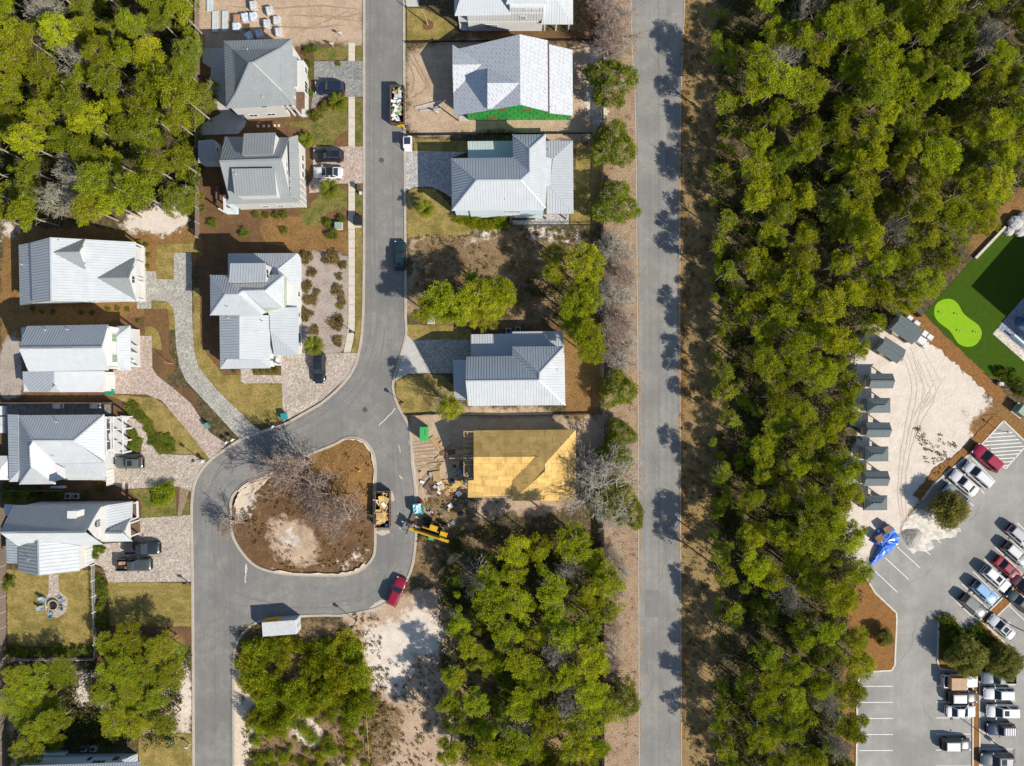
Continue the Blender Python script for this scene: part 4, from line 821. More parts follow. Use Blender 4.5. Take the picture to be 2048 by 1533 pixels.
# ---- two-storey gable house with green shuttered windows
h = House('tall_gable_house', 'tall white house with silver gable roof and two green-shuttered attic windows', RE, 560, 1100)
r1, r2 = (150, 1036, 9.4), (820, 1030, 9.4); n1, n2 = (215, 857, 6.6), (872, 845, 6.6); s1, s2 = (230, 1225, 6.6), (878, 1216, 6.6)
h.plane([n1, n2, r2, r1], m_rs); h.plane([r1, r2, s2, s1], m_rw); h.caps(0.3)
fp = h.walls([(240, 868), (880, 856), (886, 1205), (250, 1215)], 6.6, m_grey, ov=0.2); 
h.gable((fp[1][0]-0.05, fp[1][1], 6.5), (fp[2][0]-0.05, fp[2][1], 6.5), (fp[1][0]-0.05, (fp[1][1]+fp[2][1])/2, 9.1), m_grey)
L_ = math.dist(fp[1], fp[2])
for u in (0.9, L_-2.1): h.window(fp[1], fp[2], u, u+1.2, 4.0, 5.6, 2, glass=m_gshutter)
for z in (6.45, 3.7): MB().box((fp[1][0]+0.05, (fp[1][1]+fp[2][1])/2, z), (0.16, L_, 0.2)).part('trim_board', m_trim, h.root)
for q in (fp[1], fp[2]): MB().box((q[0]+0.04, q[1], 3.3), (0.14, 0.3, 6.5)).part('corner_board', m_trim, h.root)
h.plane([(940, 945, 4.2), (1052, 856, 3.2), (1055, 1216, 3.2), (945, 1130, 4.2)], m_rw); h.plane([(936, 858, 3.4), (1052, 856, 3.2), (940, 945, 4.2)], m_rs); h.plane([(945, 1130, 4.2), (1055, 1216, 3.2), (950, 1218, 3.4)], m_rs); h.caps(0.01)
h.slab([(960, 880), (1118, 884), (1123, 1190), (965, 1192)], 0.4, 0.0, 0.4, m_wdeck, 'porch_floor')
for y in (892, 1022, 1080, 1180): h.post(1112, y, 0.4, 3.1, zp=0.4)
for y in (1062, 1130): h.slab([(1062, y), (1085, y), (1085, y+25), (1062, y+25)], 0.4, 0.4, 1.0, m_trim, 'porch_chair')
h.plane([(182, 1224, 3.4), (437, 1224, 5.4), (437, 1335, 5.4), (400, 1390, 3.5), (186, 1391, 3.4)], m_rs); h.plane([(437, 1224, 5.4), (842, 1221, 3.3), (842, 1390, 3.3), (500, 1391, 3.5), (437, 1335, 5.4)], m_rw); h.plane([(437, 1335, 5.4), (500, 1391, 3.5), (400, 1391, 3.5)], m_rs); h.caps(0.2)
fp = h.walls([(186, 1224), (842, 1221), (842, 1390), (186, 1391)], 3.3, m_wall, ov=0.12); h.window(fp[1], fp[2], 0.5, 2.9, 0.1, 2.3, 4, name='garage_door', glass=m_trim)
h.plane([(172, 870, 3.2), (215, 866, 3.6), (215, 1010, 3.6), (172, 1015, 3.2)], m_rs, cap=False); h.pipe(372, 890, 7.2); h.pipe(550, 885, 7.2)
# ---- hip house with white pergola
h = House('pergola_house', 'low silver hip-roofed house with white pergola over its front terrace', RG, 450, 460)
a, b, c, d = (140, 195, 3.3), (800, 190, 3.3), (565, 390, 6.0), (252, 390, 6.0)
h.plane([a, b, c, d], m_rs); v1, v2 = (228, 430, 5.7), (238, 600, 5.7); sw, se = (150, 726, 3.3), (425, 723, 3.3)
h.plane([a, d, v1, v2, sw], m_rs); h.plane([sw, v2, se], m_rs); h.plane([v1, (255, 395, 6.0), (425, 566, 3.9), se, v2], m_rw); h.plane([d, c, (802, 558, 3.75), (425, 566, 3.75)], m_rw); h.plane([c, b, (803, 558, 3.3)], m_rw)
h.plane([(425, 566, 3.75), (625, 563, 3.75), (797, 692, 3.0), (490, 692, 3.0)], m_rw); h.plane([(625, 563, 3.75), (804, 560, 3.5), (808, 692, 2.95), (797, 692, 3.0)], m_rw); h.caps(0.2)
h.plane([(425, 566, 3.9), (495, 600, 3.9), (498, 682, 3.4), (428, 695, 3.4)], m_trim, seam=0, cap=False)
h.plane([(58, 190, 2.9), (140, 192, 3.6), (146, 622, 3.6), (70, 706, 2.9)], m_rs, cap=False); h.plane([(70, 706, 2.8), (146, 620, 3.5), (148, 705, 2.9)], m_rw, cap=False)
fp = h.walls([(140, 195), (800, 190), (806, 690), (490, 690), (425, 722), (150, 725)], 3.3, m_wall, ov=0.4); h.window(fp[1], fp[2], 8.4, 10.8, 0.1, 2.2, 4, name='garage_door', glass=m_trim); h.window(fp[1], fp[2], 1.0, 2.6, 0.2, 2.4, 2); h.window(fp[1], fp[2], 3.6, 5.2, 0.2, 2.4, 2)
h.slab([(815, 205), (972, 200), (975, 490), (820, 520)], 0.2, 0.0, 0.2, m_wdeck, 'terrace'); h.slab([(820, 525), (872, 520), (875, 660), (822, 670)], 0.2, 0.0, 0.15, m_deck, 'porch_floor')
for y in (210, 300, 390, 480):
    p_, q_ = h.pt(812, y+5, 2.9), h.pt(945, y+2, 2.9); MB().beam((p_.x, p_.y, 2.9), (q_.x, q_.y, 2.9), 0.2, 0.26).part('pergola_beam', m_trim, h.root); MB().box((q_.x-0.1, q_.y, 1.4), (0.24, 0.24, 2.74)).part('post', m_trim, h.root)
for x in (812, 850, 868, 940):
    p_, q_ = h.pt(x, 205, 3.1), h.pt(x+5, 515 if x < 900 else 492, 3.1); MB().beam((p_.x, p_.y, 3.15), (q_.x, q_.y, 3.15), 0.16, 0.2).part('pergola_rafter', m_trim, h.root)
h.slab([(930, 198), (985, 200), (988, 230), (940, 228)], 0.4, 0.2, 0.9, m_trim, 'garden_bench'); h.pipe(436, 246, 4.2, 0.4); h.pipe(408, 520, 4.9, 0.3)
h.slab([(390, 740), (490, 735), (500, 755), (380, 758)], 0.5, 0.0, 0.5, m_trim, 'equipment_pad')
# ---- two-storey house with chimney
h = House('chimney_house', 'white gabled house with metal roof dark grey on shaded slopes, white chimney and arched window', RG, 430, 1120)
r1, r2 = (-4, 1094, 9.6), (652, 1090, 9.6); n1, n2 = (105, 884, 6.2), (780, 886, 6.2); s2, s1 = (790, 1186, 6.2), (140, 1200, 7.2)
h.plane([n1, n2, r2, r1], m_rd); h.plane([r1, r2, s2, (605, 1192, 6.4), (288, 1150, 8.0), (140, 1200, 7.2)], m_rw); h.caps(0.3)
fp = h.walls([(110, 890), (778, 890), (786, 1180), (150, 1190)], 6.2, m_wall, ov=0.25); gx_ = fp[1][0]
h.gable((gx_-0.05, fp[1][1], 6.1), (gx_-0.05, fp[2][1], 6.1), (gx_-0.05, (fp[1][1]+fp[2][1])/2, 9.2), m_wall)
m_ = (fp[1][1]+fp[2][1])/2; mb = MB(); 
aw = MB().prism([(-0.5, 0), (0.5, 0), (0.5, 0.9), (0.42, 1.2), (0.25, 1.4), (0, 1.48), (-0.25, 1.4), (-0.42, 1.2), (-0.5, 0.9)], 0, 0.06)
MB().add([(gx_-0.04+v[2]+0.02, m_+v[0]+0.3, 6.1+v[1]) for v in aw.v], aw.f).part('arched_window', m_glass, h.root)
mb = MB()
for t in (-0.25, 0, 0.25): mb.box((gx_+0.06, m_+0.3+t, 6.75), (0.05, 0.04, 1.25))
for t in (6.5, 6.9): mb.box((gx_+0.055, m_+0.3, t), (0.05, 0.95, 0.04))
mb.part('glazing_bars', m_trim, h.root)
h.plane([(782, 890, 4.4), (1016, 858, 3.3), (1012, 985, 3.3), (790, 1100, 4.6)], m_rw, cap=False)
h.plane([(785, 1097, 5.0), (940, 1096, 5.0), (1006, 980, 3.4)], m_rd); h.plane([(785, 1097, 5.0), (940, 1096, 5.0), (1018, 1162, 3.4), (790, 1166, 3.6)], m_rw); h.caps(0.2)
a_, b_, c_ = h.pt(1006, 980, 3.4), h.pt(1018, 1162, 3.4), h.pt(940, 1096, 5.0); h.gable((a_.x-0.3, a_.y, 3.2), (b_.x-0.3, b_.y, 3.2), (a_.x-0.3, (a_.y+b_.y)/2, 4.7), m_wall)
h.slab([(800, 870), (1052, 850), (1060, 985), (1070, 1090), (1050, 1110), (830, 1160)], 0.4, 0.0, 0.4, m_brown, 'porch_floor'); 
for x, y in ((1048, 862), (1050, 980), (1062, 1000), (1062, 1100)): h.post(x, y, 0.4, 3.2, zp=0.4)
h.slab([(1045, 855), (1056, 855), (1060, 980), (1048, 980)], 3.2, 3.0, 3.25, m_trim, 'porch_beam'); h.slab([(240, 880), (1000, 855), (1000, 880), (300, 900)], 0.4, 0.0, 2.6, m_wall, 'side_wall')
h.plane([(140, 1200, 4.3), (290, 1150, 6.6), (297, 1424, 6.6), (140, 1390, 4.3)], m_rd, seam=0.55); h.plane([(290, 1150, 6.6), (606, 1195, 4.2), (609, 1388, 4.2), (297, 1424, 6.6)], m_rw, seam=0.55); h.caps(0.25)
fp = h.walls([(140, 1196), (606, 1195), (609, 1388), (140, 1390)], 4.2, m_wall, ov=0.12); h.window(fp[1], fp[2], 1.0, 3.2, 0.1, 2.4, 4, name='garage_door', glass=m_trim)
h.plane([(34, 880, 4.4), (108, 882, 4.9), (60, 965, 4.9), (36, 970, 4.4)], m_rs, cap=False); h.plane([(45, 1140, 3.4), (140, 1140, 4.0), (138, 1330, 4.0), (50, 1330, 3.4)], m_rs, cap=False); h.walls([(50, 1145), (138, 1145), (138, 1325), (55, 1325)], 3.4, m_wall, ov=0.1)
P_ = h.pt(595, 945, 8.6); MB().box((P_.x, P_.y, 8.9), (1.1, 0.9, 2.2)).part('chimney', m_trim, h.root); MB().box((P_.x, P_.y, 10.06), (1.3, 1.1, 0.12)).part('chimney_cap', m_trim, h.root); h.pipe(225, 1300, 5.6)
# ---- house cut by the lower edge
h = House('blue_walled_house', 'house with pale blue wall and dark windows at the bottom edge of the photo', RH, 600, 1600)
fp = [tuple(h.pt(x, y, 0).to_2d()) for x, y in ((300, 1440), (1022, 1438), (1022, 2000), (300, 2000))]; MB().prism(fp, 0, 6.2).part('wall', m_blue, h.root)
for u, w, z, c_ in ((1.0, 1.6, 4.0, 2), (3.0, 1.8, 4.0, 3), (5.6, 0.9, 3.2, 1), (8.5, 0.7, 1.0, 1), (9.8, 2.0, 2.2, 3), (12.5, 1.0, 1.0, 2)): h.window(fp[0], fp[1], u, u+w, z, z+1.4, c_)
h.plane([(150, 1530, 6.3), (1040, 1500, 6.3), (1040, 1800, 9.0), (150, 1830, 9.0)], m_rs, cap=False)
h.plane([(860, 1505, 3.3), (1020, 1440, 3.3), (1024, 1700, 3.3), (860, 1700, 3.5)], m_rw, cap=False)
h.slab([(240, 1420), (500, 1418), (500, 1438), (240, 1440)], 0.3, 0, 1.0, m_blue, 'low_wall')
# ---- house at the upper edge, board and batten
h = House('batten_house', 'white-roofed house with pale board and batten wall at the top edge', RC, 1000, 60)
h.plane([(566, 121, 6.0), (1000, 117, 6.0), (830, -120, 9.0), (640, -120, 9.0)], m_rw, cap=False); h.plane([(566, 121, 6.0), (640, -120, 8.0), (560, -150, 6.0)], m_rs, cap=False)
h.plane([(955, 33, 7.6), (1262, 27, 7.6), (1200, -130, 9.4), (1010, -130, 9.4)], m_rw, cap=False)
h.plane([(1225, 186, 3.4), (1464, 186, 3.3), (1330, -10, 5.8), (1240, -10, 5.8)], m_rw, cap=False); h.plane([(1464, 186, 3.3), (1464, -150, 3.3), (1330, -10, 5.8)], m_rw, cap=False)
y0 = h.pt(0, 237, 0).y; x0, x1, x2, x3 = (h.pt(x, 237, 0).x for x in (675, 985, 1228, 1432)); xl = h.pt(608, 237, 0).x; yb = y0+9
MB().prism([(x0, y0), (x1, y0), (x1, yb), (x0, yb)], 0, 5.9).part('wall', m_grey, h.root); MB().prism([(x1, y0+0.01), (x2, y0+0.01), (x2, yb), (x1, yb)], 0, 7.5).part('wall', m_grey, h.root)
MB().prism([(x2+0.01, y0+1.6), (x3, y0+1.6), (x3, yb), (x2+0.01, yb)], 0, 3.2).part('wall', m_grey, h.root); MB().prism([(xl, y0+1.6), (x0-0.01, y0+1.6), (x0-0.01, yb), (xl, yb)], 0, 5.9).part('wall', m_blue, h.root)
MB().prism([(xl, y0), (x0-0.01, y0), (x0-0.01, y0+1.6), (xl, y0+1.6)], 0, 0.4).part('porch_floor', m_deck, h.root); MB().prism([(xl, y0), (x0-0.01, y0), (x0-0.01, y0+1.6), (xl, y0+1.6)], 3.0, 3.15).part('balcony_floor', m_deck, h.root); MB().box((xl+0.1, y0+0.1, 2.95), (0.2, 0.2, 5.9)).part('post', m_trim, h.root)
mb = MB(); x = x0+0.2
while x < x2-0.1: mb.box((x, y0-0.02, 4.45 if x < x1 else 5.25), (0.06, 0.05, 2.7 if x < x1 else 4.3)); x += 0.42
mb.part('batten', m_grey, h.root)['kind'] = 'stuff'
for z in (3.05, 5.85): MB().box(((x0+x2)/2, y0-0.03, z), (x2-x0, 0.08, 0.14)).part('trim_board', m_trim, h.root)
for u, z in ((2.6, 1.0), (3.7, 1.0), (8.1, 3.7), (8.8, 6.6), (9.9, 6.6)): h.window((x0, y0), (x2, y0), u, u+0.85, z, z+(1.2 if z < 6 else 0.45), 1, glass=m_gshutter if z < 6 else None, rows=2)
for x in (x2+0.4, x2+2.2, x3-0.1): MB().box((x, y0+0.1, 1.6), (0.2, 0.2, 3.1)).part('post', m_trim, h.root)
# ---- house under construction with printed underlay and green sheathing
m_under, nt, N, L, P = _nodes('printed_underlay'); P.inputs['Roughness'].default_value = 0.55
co = N.new('ShaderNodeNewGeometry').outputs['Position']; mp = N.new('ShaderNodeMapping'); L.new(co, mp.inputs['Vector']); mp.inputs['Rotation'].default_value[2] = 0.95; mp.inputs['Scale'].default_value = (1, 1, 0.0)
br = N.new('ShaderNodeTexBrick'); br.inputs['Scale'].default_value = 1.0; br.inputs['Brick Width'].default_value = 1.0; br.inputs['Row Height'].default_value = 0.42; br.inputs['Mortar Size'].default_value = 0.145; br.inputs['Mortar Smooth'].default_value = 0.0
for k, c_ in (('Color1', (0.16, 0.16, 0.2)), ('Color2', (0.3, 0.27, 0.28)), ('Mortar', (0.47, 0.49, 0.51))): br.inputs[k].default_value = rgb(c_)
L.new(mp.outputs[0], br.inputs['Vector'])
gap = math_node(nt, 'GREATER_THAN', noise_node(nt, mp.outputs[0], 1.1, 1), 0.42)
stroke = N.new('ShaderNodeTexWave'); stroke.inputs['Scale'].default_value = 2.4; L.new(mp.outputs[0], stroke.inputs['Vector'])
c1 = mixc(nt, mapr(nt, noise_node(nt, mp.outputs[0], 5, 2), 0.4, 0.6, 0.1, 0.75), br.outputs['Color'], (0.47, 0.49, 0.51)); c1 = mixc(nt, gap, (0.47, 0.49, 0.51), c1)
L.new(c1, P.inputs['Base Color'])
m_sheath = mat('green_sheathing', (0.03, 0.28, 0.05), (0.025, 0.24, 0.045), sc=1.5, rough=0.6, orand=0.12); m_tape = mat('black_tape', (0.015, 0.02, 0.018), rough=0.6); m_osb = mat('osb_board', (0.42, 0.28, 0.13), (0.34, 0.21, 0.09), sc=4, rough=0.8, fine=0.15); m_red = mat('red_brown_board', (0.23, 0.07, 0.035), rough=0.8)
h = House('sheathed_house', 'unfinished house with white printed roof underlay and bright green wall sheathing', RC, 1000, 580)
h.plane([(550, 382, 3.3), (1060, 262, 8.0), (1065, 795, 8.0), (560, 880, 3.3)], m_under, seam=0); h.plane([(1060, 262, 8.0), (1275, 308, 6.0), (1281, 850, 6.0), (1065, 795, 8.0)], m_under, seam=0)
h.plane([(1284, 338, 5.7), (1460, 380, 3.9), (1463, 878, 3.9), (1286, 860, 5.7)], m_under, seam=0, cap=False)
h.plane([(550, 493, 5.35), (776, 490, 5.35), (550, 340, 3.4)], m_under, seam=0); h.plane([(550, 493, 5.35), (776, 490, 5.35), (556, 702, 3.35)], m_under, seam=0)
h.plane([(815, 632, 8.0), (1058, 630, 8.0), (815, 520, 5.78)], m_under, seam=0, th=0.06); h.plane([(815, 632, 8.0), (1058, 630, 8.0), (880, 822, 6.3), (815, 826, 5.8)], m_under, seam=0, th=0.06)
a_, b_, c_ = h.pt(815, 522, 5.7), h.pt(815, 824, 5.7), h.pt(815, 632, 8.0); h.gable((c_.x+0.1, a_.y, 5.4), (c_.x+0.1, b_.y, 5.4), (c_.x+0.1, c_.y, 7.9), m_under)
a_, b_, c_ = h.pt(550, 342, 3.4), h.pt(556, 700, 3.4), h.pt(550, 493, 5.35); h.gable((c_.x+0.3, a_.y, 3.1), (c_.x+0.3, b_.y, 3.1), (c_.x+0.3, c_.y, 5.2), m_sheath)
rv = h.pt(1283, 320, 5.9), h.pt(1287, 855, 5.9); MB().beam(rv[0]-Vector((0.1, 0, 0.05)), rv[1]-Vector((0.1, 0, 0.05)), 0.18, 0.5).part('clerestory_board', m_brown, h.root)
fpw = [h.pt(x, y, 3.3) for x, y in ((600, 400), (1445, 400), (1448, 860), (600, 862))]
yS = h.pt(0, 912, 0).y; xW, xE = h.pt(668, 912, 0).x, h.pt(1440, 912, 0).x; xr = h.pt(1063, 0, 8.0).x; yN = fpw[0].y
MB().prism([(xW, yS), (xE, yS), (xE, yN), (xW, yN)], 0, 3.3).part('wall', m_tape, h.root)
MB().add([(xW, yS, 3.25), (xE-3.3, yS, 3.25), (xE-3.3, yS, 5.6), (xr, yS, 7.3), (xW, yS, 3.6), (xW, yS+0.2, 3.25), (xE-3.3, yS+0.2, 3.25), (xE-3.3, yS+0.2, 5.6), (xr, yS+0.2, 7.3), (xW, yS+0.2, 3.6)], [(0, 1, 2, 3, 4), (9, 8, 7, 6, 5), (0, 5, 6, 1), (1, 6, 7, 2), (2, 7, 8, 3), (3, 8, 9, 4), (4, 9, 5, 0)]).part('gable_wall', m_tape, h.root)
prof = lambda x: (3.6+(7.3-3.6)*(x-xW)/(xr-xW)) if x < xr else (7.3-(7.3-5.6)*(x-xr)/(xE-3.3-xr) if x < xE-3.3 else 3.6)
wins = [(xW+3.95, 0.7, 1.5, 0.8), (xW+5.6, 3.9, 1.1, 0.9), (xW+9.4, 3.9, 1.1, 0.9)]; zc = 0.0; row = 0
while zc < 7.6:
    xx = xW-(0.6 if row % 2 else 0.0); z1 = zc+1.22
    while xx < xE:
        x0_, x1_ = max(xx, xW)+0.045, min(xx+1.22, xE)-0.045; t0, t1 = min(z1, prof(x0_))-0.015, min(z1, prof(x1_))-0.015
        if x1_-x0_ > 0.12 and max(t0, t1) > zc+0.1:
            t0, t1 = max(t0, zc+0.03), max(t1, zc+0.03); bz = zc+0.045
            MB().add([(x0_, yS-0.03, bz), (x1_, yS-0.03, bz), (x1_, yS-0.03, t1), (x0_, yS-0.03, t0), (x0_, yS-0.002, bz), (x1_, yS-0.002, bz), (x1_, yS-0.002, t1), (x0_, yS-0.002, t0)], [(0, 1, 2, 3), (7, 6, 5, 4), (0, 4, 5, 1), (1, 5, 6, 2), (2, 6, 7, 3), (3, 7, 4, 0)]).part('sheathing_panel', m_sheath, h.root)
        xx += 1.22
    zc = z1; row += 1
for x, z, w, hh in wins: MB().box((x, yS-0.02, z+hh/2), (w, 0.1, hh)).part('window_opening', m_red, h.root)
h.slab([(600, 880), (672, 870), (672, 918), (600, 918)], 0.2, 0, 0.2, m_slab, 'porch_slab'); MB().beam((xE-3.4, yS-0.06, 3.45), (xE-0.2, yS-0.06, 3.45), 0.1, 0.2).part('lintel_board', m_osb, h.root)
for x, y in ((566, 400), (572, 640), (575, 865)): h.post(x+14, y, 0.0, 3.3, 0.16, m_osb, zp=3.3)
# ---- pale hip-roofed house
h = House('pale_hip_house', 'long pale blue-walled house with white metal hip roof above the overgrown lot', RD, 1000, 420)
a, b = (540, 292, 5.6), (545, 690, 5.6); c, d = (732, 458, 8.5), (1068, 455, 8.5); n1, n2 = (1005, 112, 5.6), (1258, 110, 5.6); r1, r2 = (1135, 220, 7.5), (1135, 395, 7.8)
h.plane([a, c, b], m_rs); h.plane([a, (1008, 286, 5.6), r2, d, c], m_rs); h.plane([c, d, (1255, 668, 5.6), (1230, 686, 5.5), b], m_rw); h.plane([n1, n2, r1], m_rs); h.plane([n1, r1, r2, (1008, 286, 5.6)], m_rs)
h.plane([n2, (1260, 282, 5.6), (1310, 297, 5.2), (1310, 505, 5.2), (1264, 500, 5.6), (1255, 668, 5.6), d, r2, r1], m_rs); h.plane([(1310, 297, 5.2), (1463, 158, 4.6), (1468, 712, 4.6), (1288, 505, 5.25)], m_rs); h.plane([(1262, 160, 4.6), (1463, 158, 4.6), (1310, 297, 5.2), (1262, 282, 5.15)], m_rs, cap=False); h.plane([(1264, 500, 5.3), (1288, 505, 5.25), (1468, 712, 4.6), (1264, 713, 4.6)], m_rw); h.caps(0.18)
h.plane([(665, 163, 2.7), (1006, 160, 2.7), (1006, 286, 3.2), (668, 290, 3.2)], metal_roof('greenish_metal_roof', (0.48, 0.58, 0.53)), cap=False)
fp = h.walls([(540, 292), (1010, 286), (1008, 112), (1258, 110), (1260, 700), (660, 702), (660, 690), (545, 690)], 5.55, m_blue, ov=0.35); h.walls([(1250, 170), (1440, 168), (1440, 500), (1250, 500)], 4.5, m_blue, ov=0.2); h.walls([(680, 175), (1010, 172), (1010, 290), (680, 290)], 2.65, m_blue, ov=0.2)
yS = fp[4][1]; 
for u in (3.9, 5.1): h.window(fp[5], fp[4], u+1.6, u+2.6, 1.0, 2.2, 1, rows=2); h.window(fp[5], fp[4], u+1.6, u+2.6, 3.9, 5.0, 1, rows=2)
for x in (1275, 1430): h.post(x, 706, 0, 4.55, zp=4.6)
h.pipe(950, 608, 6.5, 0.35); h.pipe(1148, 608, 6.2, 0.35); h.pipe(1283, 232, 5.0, 0.45)
h.slab([(985, 715), (1000, 715), (1000, 800), (985, 800)], 0.1, 0, 1.6, m_dkwood, 'privacy_screen')
# ---- house with blue-shaded lower roofs, near the middle
h = House('middle_house', 'white metal-roofed house just above the plywood-roofed building site', RI, 1000, 1050)
a, b, c, d = (655, 925, 5.6), (1003, 918, 5.6), (1207, 1103, 8.5), (650, 1110, 8.5); n1, n2 = (1003, 848, 5.6), (1398, 845, 5.6); r1 = (1212, 1045, 8.4); se, sw = (1406, 1292, 5.6), (668, 1298, 5.6)
h.plane([a, b, c, d], m_rs); h.plane([d, c, se, sw], m_rw); h.plane([n1, n2, r1], m_rs); h.plane([n1, r1, c, b], m_rs); h.plane([n2, se, c, r1], m_rw); h.caps(0.18)
h.plane([(690, 755, 2.7), (1003, 750, 2.7), (1003, 922, 3.2), (690, 925, 3.2)], m_rw, cap=False); h.plane([(1003, 735, 2.7), (1385, 730, 2.7), (1396, 850, 3.2), (1003, 852, 3.2)], m_rw, cap=False); h.plane([(555, 950, 2.7), (657, 948, 3.1), (652, 1250, 3.1), (560, 1250, 2.7)], m_rw, cap=False)
h.walls([(655, 925), (1003, 920), (1003, 850), (1398, 847), (1404, 1290), (668, 1296)], 5.55, m_blue, ov=0.35); h.walls([(700, 765), (1380, 740), (1385, 860), (700, 930)], 2.6, m_blue, ov=0.1); h.walls([(570, 960), (660, 960), (660, 1240), (575, 1240)], 2.6, m_blue, ov=0.1); h.pipe(1350, 1028, 6.4, 0.35)
# ---- plywood-roofed building site
m_ply = mat('plywood', (0.6, 0.4, 0.13), (0.53, 0.34, 0.105), sc=1.6, rough=0.75, fine=0.14, fsc=7, c3=(0.47, 0.29, 0.085), sc3=0.7, orand=0.12); m_gap = mat('roof_gap', (0.2, 0.12, 0.05), rough=0.9); m_stud = mat('timber_studs', (0.5, 0.36, 0.19), (0.43, 0.3, 0.15), sc=3, rough=0.8)
h = House('plywood_roof_house', 'house under construction with bare yellow plywood roof and open trusses', RJ, 1100, 580)
def ply(pts):
    o = h.plane(pts, m_gap, seam=0, name='roof_deck'); Q, (a, b, c_) = h.last[1], h.last[2]; g = math.hypot(a, b); v = Vector((-a/g, -b/g, -g)).normalized() ; u = Vector((-v.y, v.x, 0)).normalized(); nn = Vector((-a, -b, 1)).normalized(); O = Q[0]
    P2 = [((q-O).dot(u), (q-O).dot(v)) for q in Q]; v0 = min(p[1] for p in P2); u0 = min(p[0] for p in P2); r = 0
    while v0+r*1.22 < max(p[1] for p in P2):
        x = u0-(1.22 if r % 2 else 0)
        while x < max(p[0] for p in P2):
            cl = clip_rect(P2, x+0.02, x+2.42, v0+r*1.22+0.02, v0+(r+1)*1.22)
            if len(cl) >= 3 and poly_area(cl) > 0.05:
                T = [O+u*p[0]+v*p[1]+nn*(0.03+random.uniform(0, 0.008)) for p in cl]; k = len(T)
                MB().add(T+[t-nn*0.022 for t in T], [tuple(range(k-1, -1, -1)), tuple(range(k, 2*k))]+[(i, (i+1) % k, (i+1) % k+k, i+k) for i in range(k)]).part('plywood_sheet', m_ply, h.root)
            x += 2.44
        r += 1
rr1, rr2 = (710, 508, 6.2), (1190, 505, 6.2); t1, t2 = (1252, 562, 6.8), (1250, 617, 6.8)
ply([(710, 310, 3.3), (1485, 303, 3.3), t1, rr2, rr1]); ply([(1485, 303, 3.3), (1490, 841, 3.3), t2, t1]); ply([(1003, 842, 3.3), t2, (1490, 841, 3.3)]); ply([rr2, t1, t2, (1003, 842, 3.3), (1003, 680, 4.0)]); ply([rr1, rr2, (1003, 684, 4.0), (712, 684, 4.0)]); ply([(712, 684, 3.9), (1003, 684, 3.9), (1003, 806, 3.2), (668, 812, 3.2), (668, 690, 3.5)])
# timber frame: studs and plates under the roof
fpP = [h.pt(x, y, 3.3) for x, y in ((730, 325), (1470, 318), (1475, 828), (1018, 828), (1018, 790), (690, 800))]
fpP = inset([(p.x, p.y) for p in fpP], 0.2)
MB().prism(fpP, 0, 0.25).part('floor_slab', m_slab, h.root)
for i in range(len(fpP)):
    p, q = Vector((*fpP[i], 0)), Vector((*fpP[(i+1) % len(fpP)], 0)); mb = MB(); n = max(1, int((q-p).length/0.6)); up = Vector((0, 0, 1))
    for z in (0.3, 2.6, 2.95): mb.beam(p+up*z, q+up*z, 0.1, 0.09)
    for k in range(n+1): r_ = p+(q-p)*k/n; mb.beam(r_+up*0.34, r_+up*2.9, 0.09, 0.09, Vector((1, 0, 0)))
    mb.part('stud_wall', m_stud, h.root)
    if i in (0, 1, 2, 3): d_ = (q-p); MB().beam(p+d_*0.02+up*1.6, q-d_*(0.3 if i == 0 else 0.02)+up*1.6, 0.03, 2.4).part('wall_sheathing', m_osb, h.root)
for k in range(8):
    y = 318+k*36; A_, B_ = h.pt(636, y, 3.4), h.pt(712, y, 3.6); MB().beam(A_, B_, 0.13, 0.12).part('truss_chord', m_stud, h.root)
for x in (637, 662, 688): A_, B_ = h.pt(x, 308, 3.35), h.pt(x, 572, 3.35); MB().beam(A_, B_, 0.12, 0.1).part('brace_board', m_stud, h.root)
for k in range(5):
    y = 312+k*50; A_, B_ = h.pt(640, y, 3.4), h.pt(640, y+6, 0.2); MB().beam(Vector((A_.x, A_.y, 3.35)), Vector((A_.x, A_.y, 0.1)), 0.09, 0.09, Vector((1, 0, 0))).part('prop', m_stud, h.root)
for a_, b_ in (((637, 568), (668, 568)), ((637, 568), (637, 655)), ((637, 655), (690, 598)), ((637, 655), (668, 655)), ((655, 600), (690, 600)), ((690, 598), (690, 630)), ((667, 625), (667, 815)), ((667, 815), (1000, 815))): MB().beam(h.pt(*a_, 3.1), h.pt(*b_, 3.1), 0.1, 0.12).part('scaffold_board', m_stud, h.root)
for x, y in ((637, 568), (637, 655), (690, 600)): p_ = h.pt(x, y, 3.1); MB().box((p_.x, p_.y, 1.5), (0.1, 0.1, 3.0)).part('prop', m_stud, h.root)
# ---------------------------------------------------------------- vegetation
lf_pine = leaf_mat('pine_needles', (0.26, 0.31, 0.012), (0.47, 0.5, 0.016), (0.37, 0.3, 0.12), 0.25, 0.28, 0.015)
lf_pine2 = leaf_mat('dark_pine_needles', (0.19, 0.225, 0.012), (0.33, 0.355, 0.015), (0.3, 0.25, 0.1), 0.25, 0.28, 0.015)
lf_oak = leaf_mat('live_oak_leaves', (0.18, 0.22, 0.022), (0.3, 0.33, 0.035), (0.3, 0.29, 0.12), 0.15, 0.25, 0.012)
lf_shrub = leaf_mat('shrub_leaves', (0.12, 0.17, 0.022), (0.22, 0.25, 0.03), (0.27, 0.23, 0.06), 0.25, 0.25, 0.025)
lf_scrub = leaf_mat('scrub_leaves', (0.23, 0.27, 0.014), (0.37, 0.4, 0.018), (0.28, 0.21, 0.08), 0.25, 0.3, 0.02)
lf_olive = leaf_mat('willow_leaves', (0.22, 0.22, 0.05), (0.32, 0.3, 0.07), (0.33, 0.25, 0.1), 0.12, 0.25, 0.01)
